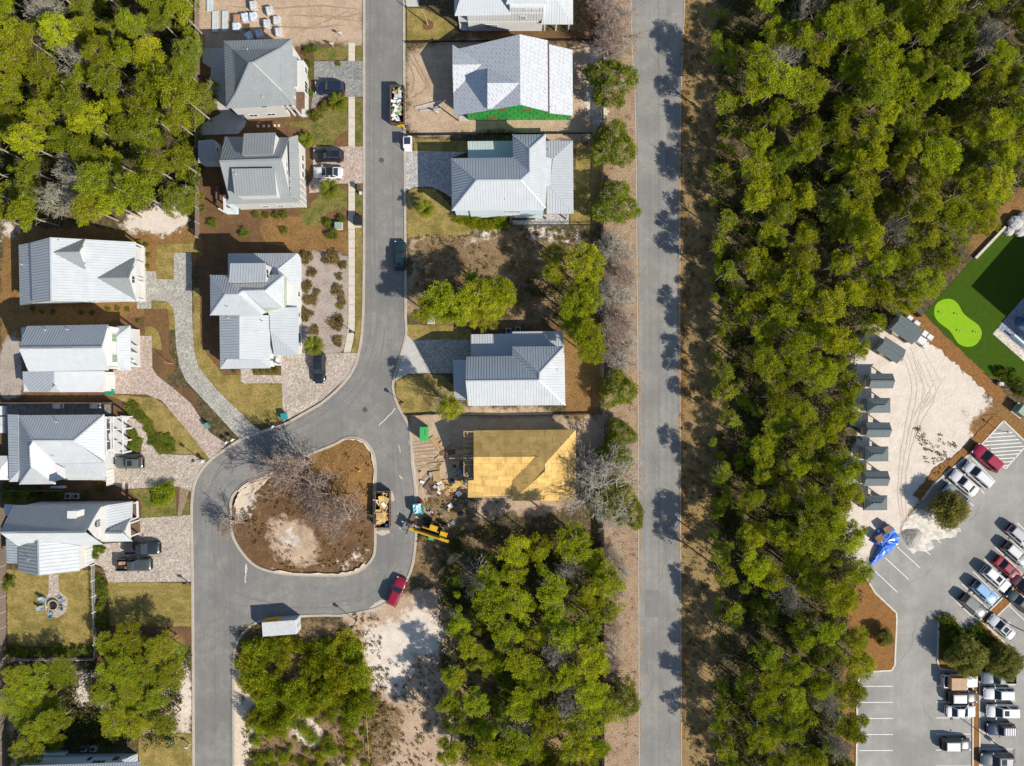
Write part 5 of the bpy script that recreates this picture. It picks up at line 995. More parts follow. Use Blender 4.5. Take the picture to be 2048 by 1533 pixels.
lf_dry = leaf_mat('dry_grass_blades', (0.230, 0.161, 0.057), (0.149, 0.115, 0.046), (0.299, 0.218, 0.092), 0.2, 0.2, 0.01)
lf_palm = leaf_mat('palm_fronds', (0.12, 0.14, 0.014), (0.19, 0.19, 0.02), (0.26, 0.22, 0.04), 0.15, 0.25, 0.012)
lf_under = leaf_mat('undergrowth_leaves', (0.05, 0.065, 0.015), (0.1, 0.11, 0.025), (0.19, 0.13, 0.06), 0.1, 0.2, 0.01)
bk_pine = mat('pine_bark', (0.25, 0.195, 0.15), (0.36, 0.3, 0.245), sc=6, rough=0.95); bk_grey = mat('grey_bark', (0.3, 0.265, 0.23), (0.22, 0.19, 0.165), sc=4, rough=0.95); bk_twig = mat('bare_twigs', (0.4, 0.31, 0.25), (0.3, 0.22, 0.175), sc=3, rough=0.95)
bk_moss = mat('lichen_twigs', (0.46, 0.43, 0.36), (0.34, 0.31, 0.25), sc=3, rough=0.95)
rng = np.random.default_rng(11)
def tris(C, n, rad, size, flat=0.6, asp=0.45, upb=0.35):
    # n leaf triangles spread round each clump centre
    k = len(C); P = np.repeat(C, n, 0); d = rng.normal(size=(k*n, 3)); d /= np.linalg.norm(d, axis=1)[:, None]
    R = np.repeat(np.broadcast_to(rad, (k,)), n)*(0.55+0.45*rng.random(k*n)); d[:, 2] = d[:, 2]*flat
    P = P+d*R[:, None]; u = d+rng.normal(size=d.shape)*0.7; u[:, 2] += upb; u /= np.linalg.norm(u, axis=1)[:, None]
    w = np.cross(u, rng.normal(size=d.shape)); w /= np.linalg.norm(w, axis=1)[:, None]
    s = size*(0.65+0.7*rng.random(k*n)); a = P-w*(s*asp)[:, None]; b = P+w*(s*asp)[:, None]; c = P+u*s[:, None]
    V = np.stack([a, b, c], 1).reshape(-1, 3); F = np.arange(len(V)).reshape(-1, 3); return V, F
def tubes(segs, n=4):
    V, F = [], []
    for p, q, r0, r1 in segs:
        p, q = np.array(p), np.array(q); d = q-p; L_ = np.linalg.norm(d)
        if L_ < 1e-5: continue
        d /= L_; a = np.cross(d, [0.3, 0.2, 1.0]); a /= np.linalg.norm(a)+1e-9; b = np.cross(d, a); o = len(V)
        for e, r in ((p, r0), (q, r1)):
            for i in range(n): t = 2*math.pi*i/n; V.append(e+a*r*math.cos(t)+b*r*math.sin(t))
        for i in range(n): F.append((o+i, o+(i+1) % n, o+(i+1) % n+n, o+i+n))
    return np.array(V), np.array(F)
def tree_proto(name, crown_V, crown_F, lm, segs, bm, nseg=5):
    tv, tf = tubes(segs, nseg); return (np_mesh(name+'_trunk', tv, tf, bm), np_mesh(name+'_crown', crown_V, crown_F, lm))
def pine_crown(R, D, z0, n_lobe, n_cl, per, size, seed):
    # lobed, flat-topped crown made of needle tufts; returns clump centres and limb segments
    r = np.random.default_rng(seed); C = []; segs = []
    for k in range(n_lobe):
        a = 2*math.pi*(k+r.random()*0.8)/n_lobe; rr = R*(0.25+0.55*r.random()) if k else R*0.1; lr = R*(0.24+0.22*r.random())
        cz = z0+D*(0.35+0.5*r.random())*(1.15 if k == 0 else 1.0-0.35*rr/R)
        c = np.array([rr*math.cos(a), rr*math.sin(a), cz]); segs.append((np.array([0, 0, z0-D*0.25*r.random()]), c, 0.06, 0.02))
        m = int(n_cl/n_lobe*(0.7+0.6*r.random()))
        d = r.normal(size=(m, 3)); d /= np.linalg.norm(d, axis=1)[:, None]; d[:, 2] = np.abs(d[:, 2])*0.62-0.12
        C.append(c+d*lr*(0.45+0.6*r.random((m, 1))))
    C = np.concatenate(C); V, F = tris(C, per, 0.27, size, 0.8, 0.34)
    for j in range(26): q = C[r.integers(len(C))]; e = q+r.normal(size=3)*0.45; e[2] = q[2]+0.3; segs.append((q-np.array([0, 0, 0.15]), e, 0.028, 0.014))
    return V, F, segs
PINES, PINES2 = [], []
for k in range(9):
    Rk = 2.15+0.14*(k % 5); hgt = 8.6+0.5*(k % 4); Dk = 2.6+0.3*(k % 3)
    V, F, sg = pine_crown(Rk, Dk, hgt-Dk*0.7, 12+k % 5, 400, 27, 0.13, 100+k)
    lean = np.array([0.4*math.cos(k), 0.4*math.sin(k), 0]); base = [(np.zeros(3), np.array([*(lean[:2]*0.3), hgt*0.5]), 0.15, 0.12), (np.array([*(lean[:2]*0.3), hgt*0.5]), np.array([0, 0, hgt+0.3]), 0.12, 0.05)]
    for j in range(7):
        a = j*2.4+k; z = hgt*(0.45+0.05*j); base.append((np.array([0, 0, z]), np.array([math.cos(a)*1.2, math.sin(a)*1.2, z+0.3]), 0.035, 0.012))
    for lm, lst in ((lf_pine, PINES), (lf_pine2, PINES2)):
        lst.append((*tree_proto('pine', V, F, lm, base+sg, bk_pine), hgt))
        if lst is PINES2: pass
SLIM = []
for k in range(5):
    V, F, sg = pine_crown(1.9, 3.4, 5.6, 11, 150, 26, 0.15, 170+k); base = [(np.zeros(3), np.array([0, 0, 4.5]), 0.14, 0.11), (np.array([0, 0, 4.5]), np.array([0.2, 0, 9.2]), 0.11, 0.04)]
    for j in range(10): a = j*2.4+k; z = 4.2+0.42*j; base.append((np.array([0, 0, z]), np.array([math.cos(a)*1.5, math.sin(a)*1.5, z+0.6]), 0.04, 0.015))
    SLIM.append((*tree_proto('slim_pine', V, F, lf_pine2, base+sg, bk_pine), 8.8))
OAKS = []
for k in range(3):
    r = np.random.default_rng(300+k); n = 330; d = r.normal(size=(n, 3)); d /= np.linalg.norm(d, axis=1)[:, None]; d[:, 2] = np.abs(d[:, 2])*0.85-0.1
    a = np.arctan2(d[:, 1], d[:, 0]); rad = 3.3*(0.75+0.14*np.sin(3*a+k)+0.1*np.sin(5*a+2*k)+0.22*r.random(n)); C = d*rad[:, None]; C[:, 2] += 2.3
    V, F = tris(C, 62, 0.38, 0.16, 0.9, 0.32); segs = [(np.zeros(3), np.array([0, 0, 2.0]), 0.22, 0.17)]
    for j in range(20):
        i = r.integers(n); q = C[i]*np.array([1.03, 1.03, 1.04]); m_ = q*0.5+np.array([0, 0, 1.1]); segs += [(np.array([0, 0, 1.8]), m_, 0.09, 0.05), (m_, q, 0.05, 0.018)]
        for t in range(5): e = q+r.normal(size=3)*0.5; e[2] = q[2]+abs(e[2]-q[2]); segs.append((q, e, 0.018, 0.007))
    OAKS.append((*tree_proto('oak', V, F, lf_oak, segs, bk_moss), 5.5))
OLIVES = []
for k in range(3):
    r = np.random.default_rng(350+k); n = 520; d = r.normal(size=(n, 3)); d /= np.linalg.norm(d, axis=1)[:, None]; d[:, 2] = np.abs(d[:, 2])*0.9-0.12
    a = np.arctan2(d[:, 1], d[:, 0]); C = d*(2.3*(0.55+0.12*np.sin(4*a+k)+0.55*r.random(n)**1.5))[:, None]; C[:, 2] += 1.9
    V, F = tris(C, 34, 0.3, 0.3, 0.9, 0.13); segs = [(np.zeros(3), np.array([0, 0, 1.6]), 0.14, 0.1)]+[(np.array([0, 0, 1.3]), C[j]*1.02, 0.035, 0.01) for j in range(0, n, 9)]
    OLIVES.append((*tree_proto('willow', V, F, lf_olive, segs, bk_twig), 4.2))
def bare_segs(seed, hgt, spread, depth=5, up=0.5, r0=0.11, stems=3):
    r = np.random.default_rng(seed); trunk, twigs = [], []
    def grow(p, d, L_, rad, lev):
        q = p+d*L_; (trunk if lev < 2 else twigs).append((p, q, rad, rad*0.7))
        if lev >= depth: return
        for _ in range(3 if lev < 2 else 2+(r.random() < 0.45)):
            e = d+r.normal(size=3)*spread; e[2] += up*0.3; e /= np.linalg.norm(e); grow(q, e, L_*(0.68+0.2*r.random()), max(rad*0.66, 0.02), lev+1)
    for s in range(stems):
        a = 2*math.pi*s/stems+r.random(); d = np.array([math.cos(a)*0.32, math.sin(a)*0.32, 1.0]); d /= np.linalg.norm(d); grow(np.zeros(3), d, hgt*0.3, r0, 0)
    return trunk, twigs
BARES, MOSSY = [], []
for k in range(4):
    tr, tw = bare_segs(500+k, 6.4, 0.52, 6, stems=4, r0=0.15); tv, tf = tubes(tr, 5); wv, wf = tubes(tw, 3)
    BARES.append((np_mesh('bare_trunk', tv, tf, bk_twig), np_mesh('bare_crown', wv, wf, bk_twig), 6.0))
for k in range(2):
    tr, tw = bare_segs(600+k, 6.0, 0.62, 6, stems=5, r0=0.16); tv, tf = tubes(tr, 5); wv, wf = tubes(tw, 3)
    MOSSY.append((np_mesh('mossy_trunk', tv, tf, bk_grey), np_mesh('mossy_crown', wv, wf, bk_moss), 6.0))
SHRUBS = {}
for nm, lm, sz, nn in (('shrub', lf_shrub, 0.12, 40), ('scrub', lf_scrub, 0.085, 80), ('willow', lf_olive, 0.17, 30), ('dry', lf_dry, 0.22, 16)):
    SHRUBS[nm] = []
    for k in range(4):
        r = np.random.default_rng(700+k); n = 42; d = r.normal(size=(n, 3)); d /= np.linalg.norm(d, axis=1)[:, None]; d[:, 2] = np.abs(d[:, 2]); a = np.arctan2(d[:, 1], d[:, 0])
        C = d*(0.55+0.35*r.random(n)+0.15*np.sin(3*a+k))[:, None]; C[:, 2] = C[:, 2]*0.9+0.12
        V, F = tris(C, nn, 0.3 if nm == 'scrub' else 0.22, sz, 0.9, 0.32); segs = [(np.zeros(3), C[j]*0.9, 0.03, 0.012) for j in range(0, n, 4)]
        SHRUBS[nm].append((*tree_proto(nm, V, F, lm, segs, bk_twig), 1.0))
def palm_proto(seed, h_, nf, L_, name):
    r = np.random.default_rng(seed); V, F = [], []
    for k in range(nf):
        a = 2*math.pi*k/nf*2.39996*nf/6.2832+r.random()*0.3 if False else k*2.39996; el = 0.95-1.1*k/nf; pts = []; p = np.array([0, 0, h_]); d = np.array([math.cos(a)*math.cos(el), math.sin(a)*math.cos(el), math.sin(el)])
        for s in range(7): pts.append(p.copy()); p = p+d*L_/6; d = d+np.array([0, 0, -0.17]); d /= np.linalg.norm(d)
        side = np.array([-math.sin(a), math.cos(a), 0])
        for s in range(1, 6):
            for sg in (-1, 1):
                for t in (0, 0.5):
                    q = pts[s]+(pts[s+1]-pts[s])*t; tip = q+side*sg*L_*0.34*(1-abs(s-3)/4.5)+(pts[s+1]-pts[s])*0.9+np.array([0, 0, -0.08]); w = (pts[s+1]-pts[s])*0.3; o = len(V); V += [q-w, q+w, tip]; F.append((o, o+1, o+2))
    tv, tf = tubes([(np.zeros(3), np.array([0.05, 0, h_*0.5]), 0.16, 0.14), (np.array([0.05, 0, h_*0.5]), np.array([0, 0, h_+0.1]), 0.14, 0.12)], 8)
    return (np_mesh(name+'_trunk', tv, tf, bk_grey), np_mesh(name+'_fronds', np.array(V), np.array(F), lf_palm), h_)
PALMS = [palm_proto(1, 3.2, 22, 1.7, 'palm'), palm_proto(2, 0.5, 26, 1.25, 'low_palm')]
def plant(proto, px, py, s, name, label, cat, group=None, sz=None, zc=None, part='crown', stem='trunk', rz=None, ground_px=False):
    tm, cm, hh = proto; sz = sz or s; z = 0.0 if ground_px else (zc if zc is not None else hh*sz*0.85)
    p = W(px, py, z); t = thing(name, label, cat, (p.x, p.y, 0), random.uniform(0, 6.28) if rz is None else rz, group); t.scale = (s, s, sz)
    for nm, me in ((stem, tm), (part, cm)):
        o = bpy.data.objects.new(nm, me); COL.objects.link(o); o.parent = t
    return t
def scatter(poly, dmin, n_try=6000, holes=()):
    xs_, ys_ = [p[0] for p in poly], [p[1] for p in poly]; pts = []; g = {}; cell = dmin
    for _ in range(n_try):
        x, y = random.uniform(min(xs_), max(xs_)), random.uniform(min(ys_), max(ys_))
        if not inside(np.array([x]), np.array([y]), poly)[0] or any(inside(np.array([x]), np.array([y]), h_)[0] for h_ in holes): continue
        i, j = int(x//cell), int(y//cell)
        if all((x-u)**2+(y-v)**2 >= dmin*dmin for a in (-1, 0, 1) for b in (-1, 0, 1) for u, v in g.get((i+a, j+b), [])): g.setdefault((i, j), []).append((x, y)); pts.append((x, y))
    return pts
npine = 0
ZONES = ((70, 'at the top edge'), (210, 'opposite the green-sheathed house'), (330, 'level with the pale hip house'), (470, 'above the overgrown lot level'), (640, 'opposite the overgrown lot'), (760, 'opposite the middle house'), (880, 'just above the plywood roof level'), (1010, 'opposite the plywood roof'), (1130, 'level with the telehandler'), (1260, 'level with the red car'), (1400, 'opposite the lower pine clump'), (9999, 'near the bottom edge'))
def zone(y): return [t for lim, t in ZONES if y < lim][0]
def wood_label(x, y):
    right = 1700 if y > 560 else 2048; u = (x-1430)/(right-1430)
    dp = 'near the road' if u < 0.2 else ('left of the middle' if u < 0.4 else ('in the middle' if u < 0.6 else ('right of the middle' if u < 0.8 else ('by the sand and car park' if y > 560 else 'by the right edge'))))
    return 'big wood pine '+dp+', '+zone(y)
def wood2_label(x, y):
    return ('dark' if (int(x*7+y*3) % 2) else 'yellowish')+' pine in the top left wood, '+('at the left edge' if x < 100 else ('left of its middle' if x < 200 else ('right of its middle' if x < 300 else 'beside the board fence')))+(', top row' if y < 90 else (', upper part' if y < 200 else (', lower part' if y < 320 else ', above the gabled house')))
def clump_label(x, y):
    return 'pine in the clump below the plywood roof, '+('left side' if x < 1000 else ('centre' if x < 1110 else 'fence side'))+(', top' if y < 1150 else (', upper middle' if y < 1270 else (', lower middle' if y < 1400 else ', bottom')))
def plot_label(x, y):
    return 'low pine below the fire pit lawn, '+('left group' if x < 150 else ('right group by the street' if x > 290 else 'middle group'))+(', upper' if y < 1340 else (', central' if y < 1420 else ', lower'))
def pines(poly, dmin, label, group, protos, smin=0.85, smax=1.25, holes=(), hs=1.0):
    global npine
    for x, y in scatter(poly, dmin, holes=holes):
        s = random.uniform(smin, smax); u_ = random.random(); lb = label(x, y) if callable(label) else label
        if u_ < 0.1: plant(random.choice(OAKS), x, y, s*0.75, 'broadleaf_tree', lb.replace('pine', 'oak', 1), 'tree', group.replace('pines', 'broadleaf trees'), sz=s*1.3, zc=6.0*s); continue
        if u_ < 0.15: plant(random.choice(MOSSY), x, y, s*0.6, 'dead_tree', lb.replace('pine', 'bare tree', 1), 'tree', group.replace('pines', 'leafless trees'), sz=s*1.25, zc=6.0*s); continue
        plant(random.choice(protos), x, y, s, 'pine_tree', label(x, y) if callable(label) else label, 'pine tree', group, sz=s*random.uniform(0.9, 1.15)*hs); npine += 1
# the big wood right of the main road (crown positions in the photograph)
pines(R0((1512, -40), (2090, -40), (2090, 330), (2040, 370), (1985, 400), (1930, 490), (1860, 570), (1800, 600), (1740, 650), (1700, 760), (1690, 900), (1700, 1050), (1720, 1120), (1745, 1180), (1700, 1210), (1720, 1290), (1735, 1350), (1700, 1570), (1500, 1570), (1510, 1300), (1495, 1000), (1510, 700), (1500, 560), (1510, 330)), 47,
      wood_label, 'pines of the big wood', PINES+PINES2[:4], 0.8, 1.2)
# slender pines at the wood's edge whose shadows fall across the main road
for x, y in ((1468, 110), (1450, 205), (1462, 258), (1448, 350), (1452, 445), (1438, 490), (1456, 545), (1450, 655), (1448, 745), (1452, 785), (1462, 840), (1446, 945), (1442, 1105), (1452, 1152), (1466, 1235), (1444, 1420), (1452, 1500)):
    plant(random.choice(SLIM), x, y, random.uniform(0.85, 1.15), 'pine_tree', 'slim pine on the road edge of the big wood, '+zone(y), 'pine tree', 'pines lining the main road', sz=random.uniform(0.82, 0.98))
pines(R0((-40, -40), (365, -40), (368, 120), (372, 240), (360, 300), (365, 390), (290, 412), (180, 425), (60, 435), (-40, 440)), 47, wood2_label, 'pines of the top left wood', PINES2+PINES[:2])
pines(R0((1000, 1085), (1060, 1075), (1190, 1085), (1225, 1180), (1200, 1300), (1230, 1420), (1190, 1570), (960, 1570), (960, 1500), (880, 1500), (905, 1300), (890, 1260), (975, 1220), (950, 1130)), 46, clump_label, 'pines below the building site', PINES, hs=0.82)
for x, y in ((30, 1400), (60, 1440), (75, 1360), (110, 1480), (60, 1500), (105, 1405), (215, 1290), (262, 1278), (325, 1292), (245, 1335), (300, 1335), (205, 1385), (255, 1395), (315, 1395), (345, 1350), (275, 1450), (335, 1445), (230, 1440), (35, 1350), (125, 1345), (285, 1300), (225, 1345), (290, 1370), (245, 1420), (320, 1345), (85, 1455), (80, 1400), (240, 1300), (345, 1310), (300, 1425), (265, 1365), (115, 1440)):
    plant(random.choice(PINES2), x, y, random.uniform(0.75, 1.15), 'pine_tree', plot_label(x, y), 'pine tree', 'pines below the fire pit lawn', sz=random.uniform(0.35, 0.6))
for x, y, s in ((350, 580, 0.95), (470, 490, 1.05), (620, 540, 1.2), (740, 470, 1.15), (820, 620, 0.85), (930, 450, 1.1), (690, 330, 0.55), (560, 600, 0.9), (680, 620, 0.85), (450, 590, 0.8), (850, 520, 1.0)):
    px_, py_ = RI.p(x, y); plant(random.choice(PINES), px_, py_, s, 'pine_tree', 'bright pine in the row on the overgrown lot, '+('left end' if x < 480 else ('left of centre' if x < 640 else ('right of centre' if x < 800 else 'right end')))+(', upper' if y < 500 else ', lower'), 'pine tree', 'pines on the overgrown lot', sz=s*0.8)
for x, y, s in ((1335, 150, 0.85), (1325, 300, 0.85), (1550, 220, 1.2), (1580, 350, 1.1), (1450, 560, 1.0), (1560, 520, 1.0), (1500, 690, 1.0), (1570, 800, 1.1), (1590, 890, 1.0), (1450, 640, 0.85), (1500, 440, 0.8)):
    px_, py_ = RI.p(x, y); plant(random.choice(PINES), px_, py_, s, 'pine_tree', 'bright pine by the fence behind the middle house, '+('inner column' if x < 1480 else 'fence column')+(', top' if y < 280 else (', upper' if y < 480 else (', lower' if y < 720 else ', bottom'))), 'pine tree', 'pines along the fence', sz=s*0.9)
plant(PINES[2], 900, 815, 0.9, 'pine_tree', 'lone leaning pine with bare grey limbs in front of the middle house', 'pine tree', sz=0.9)
plant(MOSSY[0], 893, 806, 0.5, 'dead_tree', 'dead grey tree in front of the middle house', 'tree', sz=0.9)
# street trees
for (x, y, s), lb in zip(((1222, 165, 1.15), (1226, 290, 1.1), (1230, 408, 1.08), (1236, 778, 0.92), (1243, 1399, 0.95), (1262, 1030, 0.75)), ('round live oak by the road beside the green sheathed house', 'greyish live oak between two greener ones by the road', 'live oak by the road beside the pale hip house', 'live oak by the road beside the middle house', 'dark live oak by the lower main road verge', 'small live oak by the road beside the big grey bare tree')):
    plant(random.choice(OAKS), x, y, s, 'live_oak', lb, 'oak tree', 'live oaks along the verge', zc=3)
for x, y in ((1225, 20), (1240, 60), (1222, 95)): plant(random.choice(BARES), x, y, 0.85, 'bare_tree', 'bare twiggy tree at the top of the main road verge', 'tree', 'bare trees at the top of the verge', zc=3)
for x, y in ((1228, 500), (1242, 545), (1226, 590), (1240, 635), (1228, 680), (1243, 715)): plant(random.choice(MOSSY+BARES), x, y, 0.72, 'bare_tree', 'bare pale tree on the verge beside the overgrown lot', 'tree', 'bare trees on the verge by the overgrown lot', zc=3)
plant(MOSSY[1], 1212, 985, 1.5, 'bare_tree', 'large spreading bare grey tree overhanging the plywood roof', 'tree', zc=4); plant(OLIVES[0], 1216, 990, 1.5, 'willow_tree', 'olive-grey leafy tree among the bare limbs right of the plywood roof', 'tree', zc=3.5); plant(MOSSY[0], 1190, 950, 0.9, 'bare_tree', 'bare grey tree leaning over the corner of the plywood roof', 'tree', zc=4)
plant(MOSSY[0], 957, 1163, 0.75, 'dead_tree', 'dead silver-grey tree standing among the green pines', 'tree', zc=4)
for x, y in ((1215, 1120), (1228, 1180), (1222, 1260), (1230, 1320)): plant(BARES[1], x, y, 0.5, 'bare_tree', 'small bare twiggy tree on the lower verge', 'tree', 'bare trees on the lower verge', zc=2)
for x, y, s, lb in ((570, 948, 1.0, 'bare reddish tree on the left of the traffic island'), (622, 928, 1.15, 'tall bare tree at the upper kerb of the traffic island'), (655, 985, 1.05, 'bare tree in the middle of the traffic island'), (703, 1030, 1.0, 'bare tree beside the lumber-filled skip on the island'), (470, 1042, 0.6, 'small bare tree at the left tip of the traffic island')):
    plant(BARES[int(x) % 4], x, y, s, 'bare_tree', lb, 'tree', 'bare trees on the traffic island', ground_px=True)
for x, y, s in ((1240, 870, 0.75), (1225, 905, 0.7), (1250, 920, 0.5)): plant(random.choice(OAKS), x, y, s, 'live_oak', 'straggly green tree on the verge beside the plywood roof', 'oak tree', 'straggly trees beside the plywood roof', zc=2.5)
plant(OAKS[1], 397, 190, 0.85, 'live_oak', 'rounded green oak behind the grey hip-roofed house', 'oak tree', zc=3)
for x, y, s, lb in ((1900, 1020, 1.45, 'bushy olive tree beside the parked jeep'), (1935, 1315, 1.5, 'bushy olive tree in the planted island by the tan covered truck'), (2012, 1325, 1.4, 'bushy olive tree at the right end of the planted island')):
    plant(OLIVES[int(x) % 3], x, y, s*0.82, 'willow_tree', lb, 'tree', 'bushy trees in the car park', sz=s*0.75, zc=2.6)
plant(OLIVES[1], 1764, 1272, 0.6, 'round_bush', 'lone round olive bush on the straw verge by the car park', 'bush', zc=0.8)
for x, y in ((1220, 5), (1245, 30), (1215, 60), (1250, 85), (1235, 110), (1222, 480), (1250, 510), (1215, 525), (1252, 560), (1218, 570), (1250, 600), (1216, 620), (1252, 650), (1218, 655), (1250, 690), (1220, 705), (1240, 730), (1215, 850), (1250, 890), (1235, 940), (1218, 1110), (1215, 1150), (1240, 1140), (1222, 1230), (1225, 1290)):
    plant(random.choice(MOSSY), x, y, random.uniform(0.32, 0.5), 'bare_bush', 'leafless pale bush on the verge, '+zone(y), 'bush', 'leafless bushes on the verge', sz=random.uniform(0.3, 0.42), zc=1.0)
for y in range(-10, 400, 17):
    plant(random.choice(SHRUBS['scrub']+SHRUBS['shrub']), random.uniform(366, 390), y+random.uniform(-6, 6), random.uniform(1.2, 2.2), 'scrub_bush', 'bush at the right edge of the top left wood, '+('top' if y < 100 else ('upper half' if y < 200 else ('lower half' if y < 300 else 'bottom'))), 'bush', 'bushes along the board fence', sz=random.uniform(1.4, 2.8), zc=1.2, part='foliage', stem='stems')
# palms
for x, y, k, s, lb in ((677, 205, 1, 1.3, 'spiky low palm beside the dark blue car'), (613, 281, 1, 1.05, 'low palm by the corner of the dormered house'), (661, 381, 0, 1.0, 'tall palm on the lawn in front of the dormered house'), (630, 692, 0, 1.0, 'yellow-green palm touching the black car'), (852, 420, 0, 0.9, 'palm on the lawn left of the pale hip house')):
    if s > 0.1: plant(PALMS[k], x, y, s, 'palm_tree', lb, 'palm', part='fronds', zc=2.4*s if k == 0 else 0.3)
# garden shrubs: (x, y, size, kind)
SHRUBS['gravel'] = SHRUBS['willow'][:2]+SHRUBS['dry']
def shrubs(lst, label, group, kind='shrub', name='shrub', flat=1.0):
    for x, y, s in lst: plant(random.choice(SHRUBS[kind]), x, y, s, name, label, 'shrub', group, sz=s*flat, zc=0.4*s*flat, part='foliage', stem='stems')
shrubs([(615, 100, 0.9), (628, 96, 0.7), (618, 130, 0.8), (616, 150, 0.9), (620, 185, 0.7), (648, 215, 0.9), (632, 232, 1.0), (618, 228, 0.6), (676, 128, 0.5)], 'green shrub in the beds beside the hip-roofed house', 'shrubs by the hip-roofed house')
shrubs([(512, 430, 0.65), (532, 432, 0.6), (552, 431, 0.7), (567, 429, 0.8)], 'small shrub in the row along the dormered house', 'shrubs along the dormered house')
shrubs([(425, 448, 0.9), (488, 466, 0.9), (568, 461, 0.7), (405, 418, 0.6), (665, 470, 1.1), (655, 446, 0.9), (682, 437, 0.8)], 'shrub in the brown mulch below the dormered house', 'shrubs in the mulch')
shrubs([(612, 515, 1.2), (663, 518, 1.5), (624, 545, 0.9), (678, 553, 0.7), (612, 572, 1.1), (675, 580, 1.1), (625, 600, 0.9), (680, 612, 0.7), (612, 630, 1.2), (672, 645, 1.4), (685, 530, 0.8), (628, 660, 0.9), (677, 682, 1.0), (634, 585, 0.7), (685, 600, 0.8), (615, 600, 0.9)], 'tufty shrub on the gravel beside the corner house', 'shrubs on the gravel strip', 'gravel', flat=0.5)
shrubs([(511, 743, 0.5), (524, 743, 0.5), (537, 743, 0.5), (551, 742, 0.6), (468, 740, 0.5)], 'clipped shrub in the front bed of the corner house', 'front bed shrubs')
shrubs([(326, 990, 1.9), (336, 975, 1.3), (318, 1000, 1.2)], 'large green bush at the drive of the chimney house', 'bushes by the chimney house', 'scrub'); shrubs([(196, 780+318, 0.9), (190, 1110, 0.8), (204, 1100, 0.7)], 'shrub at the corner of the chimney house garage', 'garage corner shrubs')
hedge = [RG.p(*q) for q in ((985, 130), (1020, 120), (1000, 165), (1050, 185), (1090, 215), (1075, 190), (1120, 240), (1145, 265), (1130, 300), (1160, 320), (1185, 360), (1170, 390), (1210, 400), (1240, 370), (1280, 370), (1310, 400), (1250, 430), (1290, 440), (1320, 450), (1230, 460), (1275, 470), (1000, 320), (1030, 360), (1060, 400), (1010, 400), (1050, 450), (1000, 450))]
shrubs([(x, y, random.uniform(0.7, 1.0)) for x, y in hedge], 'low dark hedge plant in the curved bed by the pergola house', 'hedge plants by the pergola house', flat=0.5)
shrubs([RG.p(100, 800)+(1.6,), RG.p(200, 800)+(1.7,), RG.p(270, 790)+(1.2,), RG.p(400, 800)+(1.2,), RG.p(440, 790)+(1.0,), RG.p(760, 755)+(0.8,), RG.p(60, 790)+(1.4,), RG.p(640, 800)+(0.9,)], 'bush in the shaded gap between pergola house and chimney house', 'bushes in the side garden')
shrubs([RH.p(x, y)+(random.uniform(0.7, 1.1),) for x, y in ((735, 130), (750, 180), (740, 240), (770, 260), (755, 320), (740, 360), (770, 400), (745, 440), (760, 480), (720, 480), (780, 510))], 'shrub in the narrow bed beside the white fence', 'shrubs beside the white fence')
shrubs([RH.p(x, y)+(random.uniform(0.8, 1.2),) for x, y in ((90, 680), (140, 670), (190, 690), (235, 690), (300, 680), (350, 690), (410, 670), (460, 690), (510, 695), (560, 680), (620, 670), (670, 680), (700, 650))], 'shrub in the dark bed at the foot of the fire pit lawn', 'shrubs below the fire pit lawn'); shrubs([RH.p(60, 170)+(1.3,), RH.p(30, 160)+(1.0,)], 'shrub at the upper left corner of the fire pit lawn', 'corner shrubs')
shrubs([RD.p(x, y)+(random.uniform(1.0, 1.6),) for x, y in ((615, 740), (700, 760), (740, 780), (790, 790), (840, 800), (870, 770), (920, 775), (940, 750))], 'leafy bush in the row below the pale hip house', 'bushes below the pale hip house', 'scrub')
isl_sh = [RP.p(x, y) for x, y in ((1040, 290), (1060, 340), (1110, 310), (1050, 400), (1150, 360), (1100, 420), (1190, 400), (1150, 450), (1210, 450), (1040, 470), (1060, 540), (1040, 610), (1100, 520), (1280, 400), (1330, 350), (1360, 400), (1310, 440), (1390, 450), (1420, 490), (1460, 480), (1370, 510), (1500, 520), (1530, 560), (1480, 560), (1440, 540), (1560, 600))]
for nm_, k0, k1 in (('left tip', 0, 7), ('left side', 7, 13), ('upper right edge', 13, 20), ('right end', 20, 26)): shrubs([(x, y, random.uniform(0.8, 1.15)) for x, y in isl_sh[k0:k1]], 'leathery green shrub in the planted car park island, '+nm_, 'shrubs in the planted island')
shrubs([RN.p(x, y)+(1.1,) for x, y in ((1540, 790), (1580, 810), (1620, 840), (1660, 880), (1700, 920), (1730, 950), (1690, 870), (1640, 810))], 'clipped hedge plant on the edge of the artificial turf', 'hedge by the turf')
shrubs([RE.p(x, y)+(0.45,) for x, y in ((260, 715), (335, 738), (425, 742), (650, 745), (740, 748), (870, 722), (950, 718), (1030, 728), (1120, 820), (1180, 200), (1195, 285), (1195, 378), (1120, 175))], 'tiny shrub in the straw beside the gabled house', 'tiny shrubs by the gabled house')
